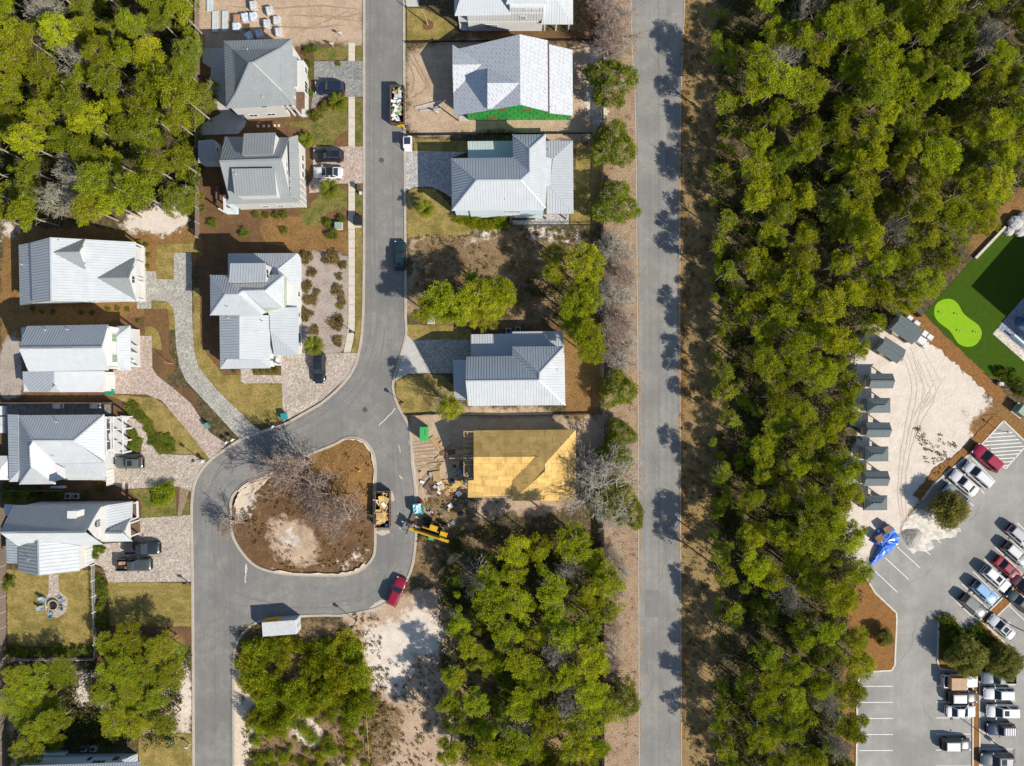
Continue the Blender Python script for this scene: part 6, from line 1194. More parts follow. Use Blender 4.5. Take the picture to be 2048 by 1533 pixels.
# scrub on the lower lots
for x, y in scatter(R0((485, 1290), (560, 1290), (705, 1275), (720, 1310), (735, 1420), (690, 1430), (640, 1425), (600, 1430), (560, 1450), (520, 1470), (495, 1430)), 18, 2500):
    if random.random() < 0.22: continue
    plant(random.choice(SHRUBS['scrub']), x, y, random.uniform(0.8, 2.1), 'scrub_bush', 'scrub bush below the white container, '+('street side' if x < 560 else ('middle' if x < 640 else 'marker tape side'))+(', upper' if y < 1320 else (', central' if y < 1370 else ', lower'))+(', tall' if int(x) % 2 else ', low'), 'bush', 'scrub below the container', sz=random.uniform(1.2, 3.4), zc=1.3, part='foliage', stem='stems')
for x, y in scatter(R0((500, 1450), (560, 1400), (730, 1400), (742, 1545), (500, 1545)), 17, 1500):
    if random.random() < 0.3: continue
    plant(random.choice(SHRUBS['scrub']), x, y, random.uniform(0.4, 1.3), 'scrub_bush', 'small scrub bush on the sandy lower lot, '+('street side' if x < 580 else ('middle' if x < 660 else 'marker tape side'))+(', upper' if y < 1450 else (', central' if y < 1500 else ', lower')), 'bush', 'scrub on the sandy lot', zc=0.5, part='foliage', stem='stems')
# undergrowth and dry grass that nobody could count
def stuff(name, label, polys, dens, mats_, rad, size, per, zr, seed, holes=()):
    global rng; rng = np.random.default_rng(seed); C = []
    for poly in polys:
        xs_, ys_ = [p[0] for p in poly], [p[1] for p in poly]; n = int((max(xs_)-min(xs_))*(max(ys_)-min(ys_))/S/S*dens)
        X, Y = rng.uniform(min(xs_), max(xs_), n), rng.uniform(min(ys_), max(ys_), n); k = inside(X, Y, poly)
        for h_ in holes: k &= ~inside(X, Y, h_)
        X, Y = X[k], Y[k]; gx_, gy_ = (X-1024)/S, (766.5-Y)/S; keep = vn(gx_, gy_, 2.3, seed)+0.5*vn(gx_, gy_, 0.9, seed+1) > 0.62; gx_, gy_ = gx_[keep], gy_[keep]
        C.append(np.stack([gx_, gy_, rng.uniform(zr[0], zr[1], len(gx_))], 1))
    C = np.concatenate(C); V, F = tris(C, per, rad, size, 0.6)
    o = bpy.data.objects.new(name, np_mesh(name, V, F, mats_)); COL.objects.link(o); tag(o, label, 'undergrowth', kind='stuff'); return o
wood = R0((1430, -60), (2110, -60), (2110, 330), (2040, 380), (1960, 440), (1880, 560), (1790, 600), (1710, 690), (1690, 900), (1700, 1100), (1740, 1180), (1695, 1220), (1690, 1600), (1430, 1600))
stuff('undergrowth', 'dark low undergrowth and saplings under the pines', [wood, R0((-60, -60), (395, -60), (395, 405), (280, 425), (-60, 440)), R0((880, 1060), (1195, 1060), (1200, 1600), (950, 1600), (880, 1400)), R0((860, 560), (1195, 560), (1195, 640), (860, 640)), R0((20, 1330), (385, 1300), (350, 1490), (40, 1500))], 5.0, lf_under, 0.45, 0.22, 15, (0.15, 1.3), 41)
stuff('dry_brush', 'dry brown brush and grass tufts on the overgrown lots', [R0((830, 472), (1200, 470), (1200, 600), (900, 640), (820, 560)), R0((480, 1250), (735, 1260), (742, 1560), (490, 1560)), R0((860, 960), (1000, 1000), (1000, 1110), (860, 1180), (830, 1090)), R0((1362, -40), (1420, -40), (1420, 1580), (1364, 1580)), R0((910, 1240), (1195, 1240), (1195, 1560), (940, 1560)), R0((700, 1225), (760, 1225), (770, 1400), (740, 1540), (715, 1300)), R0((740, 1330), (890, 1300), (900, 1560), (740, 1560)), R0((1830, 845), (1900, 870), (1925, 895), (1880, 945), (1850, 960), (1835, 900))], 2.2, lf_dry, 0.22, 0.2, 9, (0.05, 0.2), 43)
stuff('island_grass', 'dry brown grass tufts on the traffic island', [R0((480, 990), (560, 950), (700, 890), (740, 920), (740, 1110), (690, 1140), (560, 1140), (480, 1080))], 1.6, lf_dry, 0.2, 0.2, 9, (0.25, 0.5), 47)
stuff('verge_twigs', 'fine dry twigs and straw along the main road verge', [R0((1205, -40), (1268, -40), (1274, 1580), (1207, 1580))], 0.7, lf_dry, 0.3, 0.16, 8, (0.02, 0.08), 49)
def thicket(polys, dens, seed):
    global rng; rng = np.random.default_rng(seed); C = []; T = []
    for poly in polys:
        xs_, ys_ = [p[0] for p in poly], [p[1] for p in poly]; n = int((max(xs_)-min(xs_))*(max(ys_)-min(ys_))/S/S*dens); X, Y = rng.uniform(min(xs_), max(xs_), n), rng.uniform(min(ys_), max(ys_), n); k = inside(X, Y, poly)
        for x, y in zip(X[k], Y[k]):
            z = rng.uniform(1.5, 5.0); p = W(x, y, z); m = int(rng.integers(22, 46)); r = rng.uniform(0.5, 1.15); d = rng.normal(size=(m, 3)); d /= np.linalg.norm(d, axis=1)[:, None]; d[:, 2] = np.abs(d[:, 2])*0.9
            C.append(np.array([p.x, p.y, z-0.6])+d*r*(0.4+0.6*rng.random((m, 1)))); T.append((np.array([p.x, p.y, 0.0]), np.array([p.x, p.y, z]), 0.05, 0.02))
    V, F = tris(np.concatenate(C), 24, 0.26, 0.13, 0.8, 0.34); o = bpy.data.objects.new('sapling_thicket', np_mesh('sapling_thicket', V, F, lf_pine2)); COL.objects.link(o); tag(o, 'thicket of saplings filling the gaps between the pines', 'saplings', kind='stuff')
    tv, tf = tubes(T, 4); t = bpy.data.objects.new('sapling_stems', np_mesh('sapling_stems', tv, tf, bk_pine)); COL.objects.link(t); t.parent = o; t['kind'] = 'stuff'
thicket([wood, R0((1425, -40), (1500, -40), (1500, 1580), (1425, 1580)), R0((-40, -40), (370, -40), (370, 390), (-40, 420)), R0((900, 1100), (1190, 1100), (1190, 1570), (950, 1570))], 0.075, 61)
# ---------------------------------------------------------------- vehicles
def paint(c): return mat('car_paint_%d_%d_%d' % tuple(int(x*1000) for x in c), c, rough=0.28, spec=0.5, coat=0.6)
m_tyre = mat('tyre_rubber', (0.02, 0.02, 0.02), rough=0.9); m_rim = mat('alloy_rim', (0.4, 0.4, 0.41), rough=0.35, metal=0.8); m_cglass = mat('car_glass', (0.018, 0.024, 0.03), rough=0.08, spec=0.7); m_plast = mat('black_plastic', (0.025, 0.025, 0.027), rough=0.5)
m_lampw = mat('headlamp', (0.75, 0.76, 0.78), rough=0.15); m_lampr = mat('tail_lamp', (0.35, 0.015, 0.015), rough=0.2); m_chrome = mat('chrome', (0.6, 0.6, 0.6), rough=0.2, metal=0.9)
me_tyre = (lambda mb: mb.mesh('tyre', m_tyre, smooth=False))(MB().add([(v[0], v[2], v[1]) for v in MB().lathe([(0.2, -0.11), (0.34, -0.11), (0.355, 0), (0.34, 0.11), (0.2, 0.11)], n=18).v], MB().lathe([(0.2, -0.11), (0.34, -0.11), (0.355, 0), (0.34, 0.11), (0.2, 0.11)], n=18).f))
me_rim = MB().add([(v[0], v[2], v[1]) for v in MB().lathe([(0.05, -0.1), (0.21, -0.08), (0.21, 0.08), (0.05, 0.1)], n=12).v], MB().lathe([(0.05, -0.1), (0.21, -0.08), (0.21, 0.08), (0.05, 0.1)], n=12).f).mesh('rim', m_rim)
KIN = {  # length, width, height, cabin: rear base, rear roof, front roof, windscreen base (fractions of length from the tail), beltline
 'suv': (4.75, 1.92, 1.72, 0.015, 0.09, 0.53, 0.68, 1.02), 'sedan': (4.75, 1.84, 1.45, 0.16, 0.31, 0.55, 0.72, 0.92), 'van': (5.0, 1.98, 1.78, 0.01, 0.06, 0.6, 0.76, 1.05),
 'pickup': (5.6, 1.98, 1.85, 0.36, 0.4, 0.57, 0.68, 1.1), 'jeep': (4.4, 1.88, 1.85, 0.04, 0.07, 0.52, 0.6, 1.15)}
def car(px, py, ang, kind, col, label, name='parked_car', cat='car', group=None, roof=None, sunroof=False, rails=False, stripes=None, scale=1.0):
    Ln, Wd, Ht, cr, rr, rf, cf, bl = KIN[kind]; w = Wd/2; p = W(px, py, 0.9); t = thing(name, label, cat, (p.x, p.y, 0.03), ang, group); t.scale = (scale,)*3
    pm = paint(col); X = lambda f: (f-0.5)*Ln
    st = [(0.0, 0.82, bl*0.8), (0.012, 0.92, bl*0.97), (0.06, 0.985, bl), (0.2, 1.0, bl), (0.5, 1.0, bl), (cf-0.02, 1.0, bl), (cf+0.1, 0.985, bl*0.985), (0.93, 0.95, bl*0.9), (0.975, 0.86, bl*0.78), (1.0, 0.7, bl*0.62)]
    if kind == 'pickup': st = [(0.0, 0.9, 0.75), (0.01, 0.97, 0.78), (0.345, 0.98, 0.78), (0.35, 1.0, bl), (0.5, 1.0, bl), (cf, 1.0, bl), (cf+0.1, 0.985, bl), (0.93, 0.96, bl*0.93), (0.98, 0.9, bl*0.82), (1.0, 0.8, bl*0.66)]
    ring = lambda ww, tz: [(-0.9*ww, 0.24), (-ww, 0.4), (-ww, tz*0.72), (-0.955*ww, tz*0.93), (-0.84*ww, tz), (-0.4*ww, tz+0.025), (0.4*ww, tz+0.025), (0.84*ww, tz), (0.955*ww, tz*0.93), (ww, tz*0.72), (ww, 0.4), (0.9*ww, 0.24)]
    mb = MB(); V_ = []; F_ = []
    for f, ww, tz in st:
        for yy, z in ring(w*ww, tz): V_.append((X(f), yy, z))
    n = 12
    for i in range(len(st)-1):
        for k in range(n): F_.append((i*n+k, i*n+(k+1) % n, (i+1)*n+(k+1) % n, (i+1)*n+k))
    F_ += [tuple(range(n)), tuple(range((len(st)-1)*n+n-1, (len(st)-1)*n-1, -1))]
    mb.add(V_, F_).local('body', pm, t, smooth=True)
    zt = Ht-0.05; b0, b1 = 0.9*w, 0.7*w; zb = bl-0.02
    base = [(X(cr), -b0*0.96, zb), (X(cf), -b0*0.94, zb), (X(cf), b0*0.94, zb), (X(cr), b0*0.96, zb)]; top = [(X(rr), -b1*0.97, zt), (X(rf), -b1, zt), (X(rf), b1, zt), (X(rr), b1*0.97, zt)]
    cr_ = [(X(rr)+0.12, -b1*0.7, Ht), (X(rf)-0.12, -b1*0.72, Ht), (X(rf)-0.12, b1*0.72, Ht), (X(rr)+0.12, b1*0.7, Ht)]
    rp = paint(roof) if roof else pm
    MB().add(base+top, [(0, 1, 5, 4), (1, 2, 6, 5), (2, 3, 7, 6), (3, 0, 4, 7), (3, 2, 1, 0)]).local('cabin', pm, t)
    MB().add(top+cr_, [(4, 5, 6, 7), (0, 1, 5, 4), (1, 2, 6, 5), (2, 3, 7, 6), (3, 0, 4, 7)]).local('roof', rp, t)
    def pane(nm, a, b, c, d, ins=0.1, m=None):
        q = [Vector(v) for v in (a, b, c, d)]; ce = sum(q, Vector())/4; nn = (q[1]-q[0]).cross(q[3]-q[0]).normalized()
        if nn.z < 0 and abs(nn.z) > 0.05: nn = -nn
        if nn.dot(ce-Vector((0, 0, 0.9))) < 0: nn = -nn
        o = [ce+(v-ce)*(1-ins)+nn*0.012 for v in q]; i_ = [v-nn*0.03 for v in o]
        return MB().add(o+i_, [(0, 1, 2, 3), (7, 6, 5, 4), (0, 4, 5, 1), (1, 5, 6, 2), (2, 6, 7, 3), (3, 7, 4, 0)]).local(nm, m or m_cglass, t)
    pane('windscreen', base[1], base[2], top[2], top[1], 0.1); pane('rear_window', base[3], base[0], top[0], top[3], 0.12)
    for s_, (a, b, c, d) in ((-1, (base[0], base[1], top[1], top[0])), (1, (base[3], base[2], top[2], top[3]))):
        L2 = lambda u, v, k: tuple(u[j]+(v[j]-u[j])*k for j in range(3))
        ks = ((0.06, 0.48), (0.52, 0.94)) if kind != 'pickup' else ((0.1, 0.9),)
        for k0, k1 in ks: pane('side_window', L2(a, b, k0), L2(a, b, k1), L2(d, c, k1), L2(d, c, k0), 0.12)
    if sunroof: MB().box((X(rf)-0.65, 0, Ht+0.008), (0.75, 0.85, 0.02)).local('sunroof', m_cglass, t)
    for s_ in (-1, 1):
        MB().box((X(0.955), s_*w*0.72, bl*0.74), (0.2, 0.32, 0.14), -0.35*s_).local('headlight', m_lampw, t)
        MB().box((X(0.008), s_*w*0.76, bl*0.84), (0.1, 0.24, 0.3)).local('taillight', m_lampr, t)
        MB().box((X(cf)-0.12, s_*(w+0.09), bl+0.06), (0.14, 0.22, 0.14)).local('mirror', pm if kind != 'jeep' else m_plast, t)
        if rails or kind in ('van',): MB().box(((X(rr)+X(rf))/2, s_*b1*0.86, Ht+0.01), ((rf-rr)*Ln*0.85, 0.05, 0.06)).local('roof_rail', m_chrome, t)
        for f in (0.18, 0.815):
            wh = bpy.data.objects.new('wheel', None); COL.objects.link(wh); wh.parent = t; wh.location = (X(f), s_*(w-0.09), 0.34)
            for nm, me_ in (('tyre', me_tyre), ('rim', me_rim)): o = bpy.data.objects.new(nm, me_); COL.objects.link(o); o.parent = wh
    MB().box((X(0.997), 0, 0.42), (0.12, w*1.4, 0.16)).local('front_bumper', m_plast, t); MB().box((X(0.002), 0, 0.45), (0.1, w*1.6, 0.18)).local('rear_bumper', m_plast if kind in ('jeep', 'suv') else pm, t)
    if kind == 'pickup':
        x0, x1 = X(0.01), X(0.35)
        for s_ in (-1, 1): MB().box(((x0+x1)/2, s_*(w*0.93), (0.78+bl)/2-0.02), (x1-x0, 0.13, bl-0.7)).local('bed_wall', pm, t)
        MB().box((x0+0.05, 0, (0.78+bl)/2-0.03), (0.09, w*1.72, bl-0.74)).local('tailgate', pm, t); MB().box(((x0+x1)/2, 0, 0.815), (x1-x0-0.12, w*1.7, 0.03)).local('bed_liner', m_plast, t)
    if stripes:
        for k in range(stripes[1]): MB().box((X(rr)+0.25+k*0.28, 0, Ht+0.03), (0.13, b1*1.8, 0.05)).local('roof_slat', paint(stripes[0]), t)
    return t
PI = math.pi; E_, W_, N_, S_ = 0.0, PI, PI/2, -PI/2; NW = math.radians(139); SE = math.radians(-41)
blk, wht, drk = (0.012, 0.013, 0.015), (0.62, 0.62, 0.61), (0.02, 0.03, 0.035)
car(659, 175, W_, 'suv', (0.012, 0.018, 0.045), 'dark navy car on the grey paver drive', sunroof=True)
car(656, 311, W_, 'suv', blk, 'black car on the pink paver drive beside a white one', sunroof=True, rails=True); car(656, 345, W_, 'sedan', wht, 'white car with black roof on the pink paver drive', roof=blk)
car(800, 511, N_, 'suv', (0.012, 0.03, 0.036), 'dark teal car parked on the street beside the overgrown lot'); car(638, 737, S_, 'suv', (0.014, 0.016, 0.02), 'black car below the yellow-green palm at the road bend', sunroof=True)
car(258, 926, W_, 'jeep', (0.1, 0.115, 0.1), 'grey-green off-roader in front of the pergola house', cat='car', sunroof=True); car(284, 1097, E_, 'pickup', (0.02, 0.026, 0.03), 'dark pickup truck with glinting windscreen beside the chimney house', 'pickup_truck', 'pickup')
pk = car(267, 1130, E_, 'pickup', (0.05, 0.06, 0.055), 'dark green-grey pickup carrying cardboard boxes in its bed', 'pickup_truck', 'pickup')
car(793, 1184, math.radians(66), 'suv', (0.22, 0.008, 0.025), 'bright red car at the end of the loop road'); 
car(1975, 916, NW, 'suv', (0.3, 0.012, 0.04), 'red car beside the hatched no-parking box', scale=1.1); car(1956, 950, NW, 'van', wht, 'big white car between the red car and a white saloon', scale=1.02); car(1929, 967, NW, 'sedan', wht, 'white saloon between big white car and blue-grey jeep', scale=1.05)
car(1912, 992, NW, 'jeep', (0.28, 0.33, 0.36), 'blue-grey jeep half under the bushy olive tree', roof=blk, stripes=((0.6, 0.6, 0.58), 2))
for (x, y, k, c, lb, sr) in ((2041, 1074, 'suv', (0.42, 0.42, 0.42), 'silver car cut by the right edge of the photo', False), (2033, 1109, 'suv', (0.2, 0.22, 0.21), 'grey car with pale roof right of the red one', False), (2017, 1138, 'sedan', (0.25, 0.02, 0.025), 'dark red saloon right of the white minivan', False), (1993, 1158, 'van', wht, 'white minivan with sunroof between red saloon and blue car', True), (1970, 1186, 'suv', (0.16, 0.33, 0.55), 'light blue car between white minivan and grey car', False), (1948, 1213, 'suv', (0.12, 0.13, 0.12), 'dark grey car nearest the planted island', False)):
    car(x, y, SE, k, c, lb, sunroof=sr, roof=(0.55, 0.56, 0.55) if 'pale roof' in lb else None, rails=k == 'suv')
car(2046, 1172, NW, 'suv', (0.06, 0.015, 0.02), 'dark maroon car beyond the diagonal median, at the right edge'); car(2042, 1205, NW, 'sedan', (0.04, 0.06, 0.055), 'dark green saloon beyond the diagonal median'); car(2004, 1255, NW, 'sedan', (0.5, 0.51, 0.51), 'silver saloon with sunroof beside the planted island', sunroof=True)
tk = car(1921, 1363, E_, 'pickup', wht, 'white pickup truck with a tan cover over its load', 'pickup_truck', 'pickup'); car(1926, 1395, E_, 'suv', (0.035, 0.035, 0.035), 'black car with pale roof below the tan-covered truck', roof=(0.55, 0.56, 0.54)); car(1923, 1424, E_, 'sedan', wht, 'white saloon below the black car with the pale roof'); car(1913, 1490, E_, 'suv', (0.05, 0.06, 0.06), 'dark car with white roof, lowest in its column', roof=(0.62, 0.62, 0.61))
car(1998, 1356, W_, 'pickup', (0.14, 0.17, 0.2), 'blue-grey pickup half under the right bushy tree', 'pickup_truck', 'pickup'); car(1998, 1388, W_, 'suv', wht, 'white car below the blue-grey pickup'); car(2005, 1423, W_, 'van', wht, 'large white car with sunroof above the striped jeep', sunroof=True); car(2001, 1459, W_, 'jeep', (0.04, 0.055, 0.09), 'dark blue jeep with pale roof slats', stripes=((0.55, 0.52, 0.6), 6)); car(1994, 1520, W_, 'suv', (0.1, 0.12, 0.13), 'slate grey car at the bottom edge of the car park', sunroof=True, scale=1.08)
m_card = mat('cardboard', (0.42, 0.25, 0.12), (0.36, 0.21, 0.1), rough=0.9); m_tan = mat('tan_cover', (0.45, 0.3, 0.19), (0.4, 0.26, 0.16), sc=1, rough=0.85)
for dx, dy, z, s_ in ((-1.9, 0.3, 1.05, 0.55), (-1.2, 0.35, 1.05, 0.5), (-1.0, -0.35, 1.0, 0.45)):
    p = W(267, 1130, 0.9); MB().box((p.x+dx, p.y+dy, z), (s_, s_*0.9, s_*0.9), 0.15).solo('cardboard_box', m_card, 'cardboard box in the bed of the green-grey pickup', 'box', 'boxes in the pickup bed')
p = W(1914, 1366, 1.4); tt = thing('covered_load', 'tan folded cover over the load of the white pickup', 'cover', (p.x, p.y, 0.82)); 
for k in range(3): MB().box((-0.8+k*0.8, 0, 0.62), (0.79, 1.9, 1.22), taper=0.99).local('cover_panel', m_tan, tt)
# ---- small utility cart with a dark roof panel
p = W(816, 287, 1.0); ct = thing('utility_cart', 'small white cart with dark roof panel parked at the kerb', 'cart', (p.x, p.y, 0.03), N_)
MB().box((0, 0, 0.55), (2.3, 1.2, 0.35)).local('chassis', mat('white_panel', (0.7, 0.69, 0.67), rough=0.5), ct); MB().box((0.9, 0, 0.95), (0.5, 1.15, 0.5), taper=0.85).local('nose', MATS['white_panel'], ct); MB().box((-0.15, 0, 1.9), (1.75, 1.25, 0.08)).local('roof_frame', MATS['white_panel'], ct); MB().box((0.1, 0, 1.95), (1.1, 1.0, 0.03)).local('roof_panel', mat('dark_panel', (0.03, 0.035, 0.06), rough=0.2), ct)
for sx in (-0.9, 0.6):
    for sy in (-0.55, 0.55): MB().beam((sx, sy, 0.7), (sx, sy, 1.88), 0.05, 0.05, Vector((1, 0, 0))).local('post', MATS['white_panel'], ct)
MB().box((-0.3, 0, 0.85), (0.5, 1.05, 0.25)).local('seat', m_plast, ct)
for sx in (-0.75, 0.75):
    for sy in (-0.55, 0.55): o = bpy.data.objects.new('wheel', me_tyre); COL.objects.link(o); o.parent = ct; o.location = (sx, sy, 0.26); o.scale = (0.75, 0.8, 0.75)
# ---------------------------------------------------------------- skips with debris
m_rust = mat('rusty_steel', (0.13, 0.07, 0.05), (0.08, 0.05, 0.04), sc=3, rough=0.85, fine=0.2); m_inside = mat('skip_inside', (0.06, 0.045, 0.04), rough=0.9); m_lum = mat('fresh_lumber', (0.62, 0.42, 0.17), (0.52, 0.34, 0.13), sc=4, rough=0.8); m_white = mat('white_scrap', (0.7, 0.69, 0.67), (0.55, 0.55, 0.54), sc=3, rough=0.7); m_yel = mat('yellow_paint', (0.6, 0.36, 0.01), (0.5, 0.29, 0.01), sc=2, rough=0.5)
def skip(x0, y0, x1, y1, hz, label):
    a, b = W(x0, y1, hz), W(x1, y0, hz); c = ((a.x+b.x)/2, (a.y+b.y)/2, 0.03); t = thing('skip', label, 'skip', c); w, l = (b.x-a.x), (b.y-a.y)
    MB().box((0, 0, 0.2), (w-0.1, l-0.1, 0.12)).local('floor', m_inside, t)
    for s_ in (-1, 1):
        MB().box((s_*(w/2-0.04), 0, hz/2+0.1), (0.08, l, hz-0.15)).local('side_wall', m_rust, t); MB().box((s_*(w/2-0.02), 0, hz), (0.14, l+0.04, 0.12)).local('top_rail', m_rust, t)
        MB().box((0, s_*(l/2-0.04), hz/2+0.1), (w-0.17, 0.08, hz-0.15)).local('end_wall', m_rust, t); MB().box((0, s_*(l/2-0.02), hz-0.01), (w-0.16, 0.12, 0.12)).local('top_rail', m_rust, t)
        mb = MB()
        for k in range(9): mb.box((s_*(w/2+0.03), -l/2+l*(k+0.5)/9, hz/2), (0.07, 0.09, hz-0.3))
        mb.part_ = mb.local('rib', m_rust, t)
    return t, c, w, l
r9 = random.Random(5)
t, c, w, l = skip(780.6, 171, 808, 246, 1.5, 'rusty skip full of white scrap on the upper street'); MB().box((w*0.22, -l/2-0.3, 0.9), (0.95, 0.35, 0.35)).local('yellow_handle', m_yel, t)
scr = [mat('scrap_'+n, cc, rough=0.8) for n, cc in (('grey', (0.4, 0.42, 0.42)), ('brown', (0.3, 0.18, 0.08)), ('green', (0.1, 0.25, 0.1)), ('dark', (0.05, 0.05, 0.055)), ('tan', (0.5, 0.38, 0.22)), ('pale', (0.62, 0.63, 0.62)))]
for k in range(46):
    x, y = r9.uniform(-w*0.36, w*0.36), r9.uniform(-l*0.45, l*0.46); z = 0.9+r9.uniform(0, 0.45); a = r9.uniform(0, 3.14); q = Vector((c[0]+x, c[1]+y, z)); d = Vector((math.cos(a), math.sin(a), r9.uniform(-0.2, 0.2)))*r9.uniform(0.2, 0.7); m_ = r9.choice(scr+[m_white]*4)
    MB().beam(q-d, q+d, r9.uniform(0.08, 0.5), r9.uniform(0.04, 0.16)).solo('scrap_piece', m_, 'piece of building scrap in the skip on the upper street', 'scrap', 'scrap in the upper skip')
t, c, w, l = skip(750, 983, 779, 1056, 1.5, 'rusty skip heaped with yellow lumber beside the traffic island')
for k in range(44):
    x, y = r9.uniform(-w*0.38, w*0.36), r9.uniform(-l*0.4, l*0.46); z = 1.0+r9.uniform(0, 0.65); a = r9.uniform(0, 3.14); q = Vector((c[0]+x, c[1]+y, z)); d = Vector((math.cos(a), math.sin(a), r9.uniform(-0.25, 0.25)))*r9.uniform(0.3, 0.9); big = r9.random() < 0.4
    MB().beam(q-d, q+d, r9.uniform(0.5, 0.9) if big else 0.12, 0.03 if big else 0.07).solo('lumber_offcut', r9.choice([m_lum, m_lum, m_lum, m_ply, m_osb, m_white]), 'lumber offcut heaped in the skip by the traffic island', 'lumber', 'lumber in the lower skip')
mb = MB(); q0 = W(760, 1033, 1.8)
for k in range(8): mb.box((q0.x, q0.y-0.5+k*0.14, 1.86), (1.2, 0.09, 0.03))
for k in (-0.5, 0, 0.5): mb.box((q0.x+k, q0.y, 1.79), (0.09, 1.15, 0.09))
mb.solo('pallet', m_lum, 'slatted pallet lying on the lumber in the skip', 'pallet')
q0 = W(774, 1051, 1.2); MB().lathe([(0.28, 0), (0.3, 0.1), (0.3, 0.75), (0.28, 0.85)], (q0.x, q0.y, 0.6), 14).solo('blue_drum', mat('blue_plastic', (0.02, 0.05, 0.16), rough=0.5), 'dark blue drum in the corner of the lumber skip', 'drum')
# ---------------------------------------------------------------- telehandler
p = W(866, 1062, 1.2); th = thing('telehandler', 'yellow telehandler with long boom beside the loop road', 'telehandler', (p.x, p.y, 0.03), math.radians(161))
MB().box((0, 0.1, 0.9), (4.2, 1.0, 0.6), taper=0.95).local('chassis', m_plast, th); MB().box((-1.75, -0.1, 1.55), (1.2, 0.9, 0.7), taper=0.9).local('engine_cover', m_yel, th)
cb = MB().box((0.0, -0.75, 1.9), (1.5, 0.95, 1.5), taper=0.85).local('cab', m_cglass, th); MB().box((0.0, -0.75, 2.69), (1.25, 0.8, 0.08)).local('cab_roof', m_yel, cb)
MB().beam((-2.9, 0.55, 2.3), (3.6, 0.75, 1.7), 0.42, 0.4).local('boom', m_yel, th); MB().beam((-1.5, 0.57, 2.46), (2.6, 0.7, 2.08), 0.2, 0.26).local('inner_boom', mat('dark_yellow', (0.45, 0.24, 0.005), rough=0.5), th)
MB().beam((-1.0, -0.15, 1.6), (1.8, -0.05, 1.3), 0.16, 0.16).local('lift_ram', m_yel, th)
fr = MB().box((3.85, 0.8, 1.3), (0.12, 1.9, 0.9)).local('fork_carriage', m_plast, th)
for k in (0.25, 1.35): MB().box((4.55, k, 0.9), (1.3, 0.14, 0.06)).local('fork', m_pipe, fr)
for sx in (-1.5, 1.5):
    for sy in (-1.25, 1.25): o = bpy.data.objects.new('wheel', me_tyre); COL.objects.link(o); o.parent = th; o.location = (sx, sy, 0.6); o.scale = (1.75, 2.0, 1.75)
# timber pallet lying ahead of the forks
p = W(820, 1041, 0.3); mb = MB()
mb.beam((p.x-0.2, p.y-1.2, 0.25), (p.x+0.9, p.y+1.5, 0.35), 0.7, 0.06); mb.solo('loose_board', m_brown, 'brown board leaning in front of the telehandler forks', 'board')
p = W(836, 1018, 1.0); bn = thing('rubbish_hopper', 'green hopper full of blue plastic sheeting beside the road', 'hopper', (p.x, p.y, 0.03), 0.1)
m_gbin = mat('green_bin', (0.02, 0.2, 0.07), rough=0.5); m_bsheet = mat('blue_sheet', (0.25, 0.5, 0.72), (0.5, 0.68, 0.8), sc=4, rough=0.35)
for s_ in (-1, 1): MB().box((s_*0.75, 0, 0.7), (0.06, 1.7, 1.3)).local('side', m_gbin, bn); MB().box((0, s_*0.85, 0.7), (1.44, 0.06, 1.3)).local('end', m_gbin, bn)
sh = MB(); gs = 7
for i in range(gs):
    for j in range(gs): sh.v.append((-0.7+1.4*i/(gs-1), -0.8+1.6*j/(gs-1), 1.15+r9.uniform(-0.15, 0.22)))
sh.f = [(i*gs+j, (i+1)*gs+j, (i+1)*gs+j+1, i*gs+j+1) for i in range(gs-1) for j in range(gs-1)]; sh.local('plastic_sheet', m_bsheet, bn)
p = W(841, 1006, 0.8); MB().ball((p.x, p.y, 0.5), 0.5, 10, 6).solo('red_bag', mat('red_plastic', (0.35, 0.015, 0.02), rough=0.4), 'red bag beside the green hopper', 'bag')
# ---------------------------------------------------------------- container, toilet, boxes
m_cont = mat('container_white', (0.56, 0.58, 0.58), (0.5, 0.52, 0.52), sc=2, rough=0.5, fine=0.05); m_contg = mat('container_grey', (0.3, 0.36, 0.4), rough=0.6); m_or = mat('orange_banner', (0.75, 0.36, 0.01), rough=0.6); m_ink = mat('dark_lettering', (0.05, 0.03, 0.02), rough=0.6)
RCn = Reg(500, 1200, 14.63); hz = 2.6; cn = [RCn.p(*q) for q in ((335, 665), (1330, 590), (1370, 1010), (375, 1075))]; P = [W(x, y, hz) for x, y in cn]; ce = sum(P, Vector())/4; yaw = math.atan2(P[1].y-P[0].y, P[1].x-P[0].x); LX, LY = (P[1]-P[0]).length, (P[3]-P[0]).length
t = thing('storage_container', 'white ribbed storage container with orange banner at the lower loop', 'container', (ce.x, ce.y, 0.03), yaw)
MB().box((0, 0, hz/2), (LX, LY, hz-0.1)).local('shell', m_cont, t); mb = MB(); n = 40
for k in range(n): mb.box((-LX/2+LX*(k+0.5)/n, 0, hz-0.035), (LX/n*0.55, LY-0.1, 0.05))
mb.local('roof_corrugation', m_cont, t)
MB().box((-LX*0.24, LY/2+0.01, 1.35), (LX*0.5, 0.03, 2.2)).local('banner', m_or, t); MB().box((LX*0.26, LY/2+0.01, 1.35), (LX*0.46, 0.03, 2.2)).local('side_panel', m_contg, t)
mb = MB(); x = -LX*0.42
for k in range(9): hh = r9.choice([0.35, 0.45, 0.5]); mb.box((x, LY/2+0.03, 1.9), (0.16, 0.012, hh)); x += 0.24
mb.local('lettering', m_ink, t)
for k in range(7): MB().box((LX*0.08+k*0.28, LY/2+0.03, 1.5), (0.14, 0.012, 0.3)).local('letter', m_trim, t)
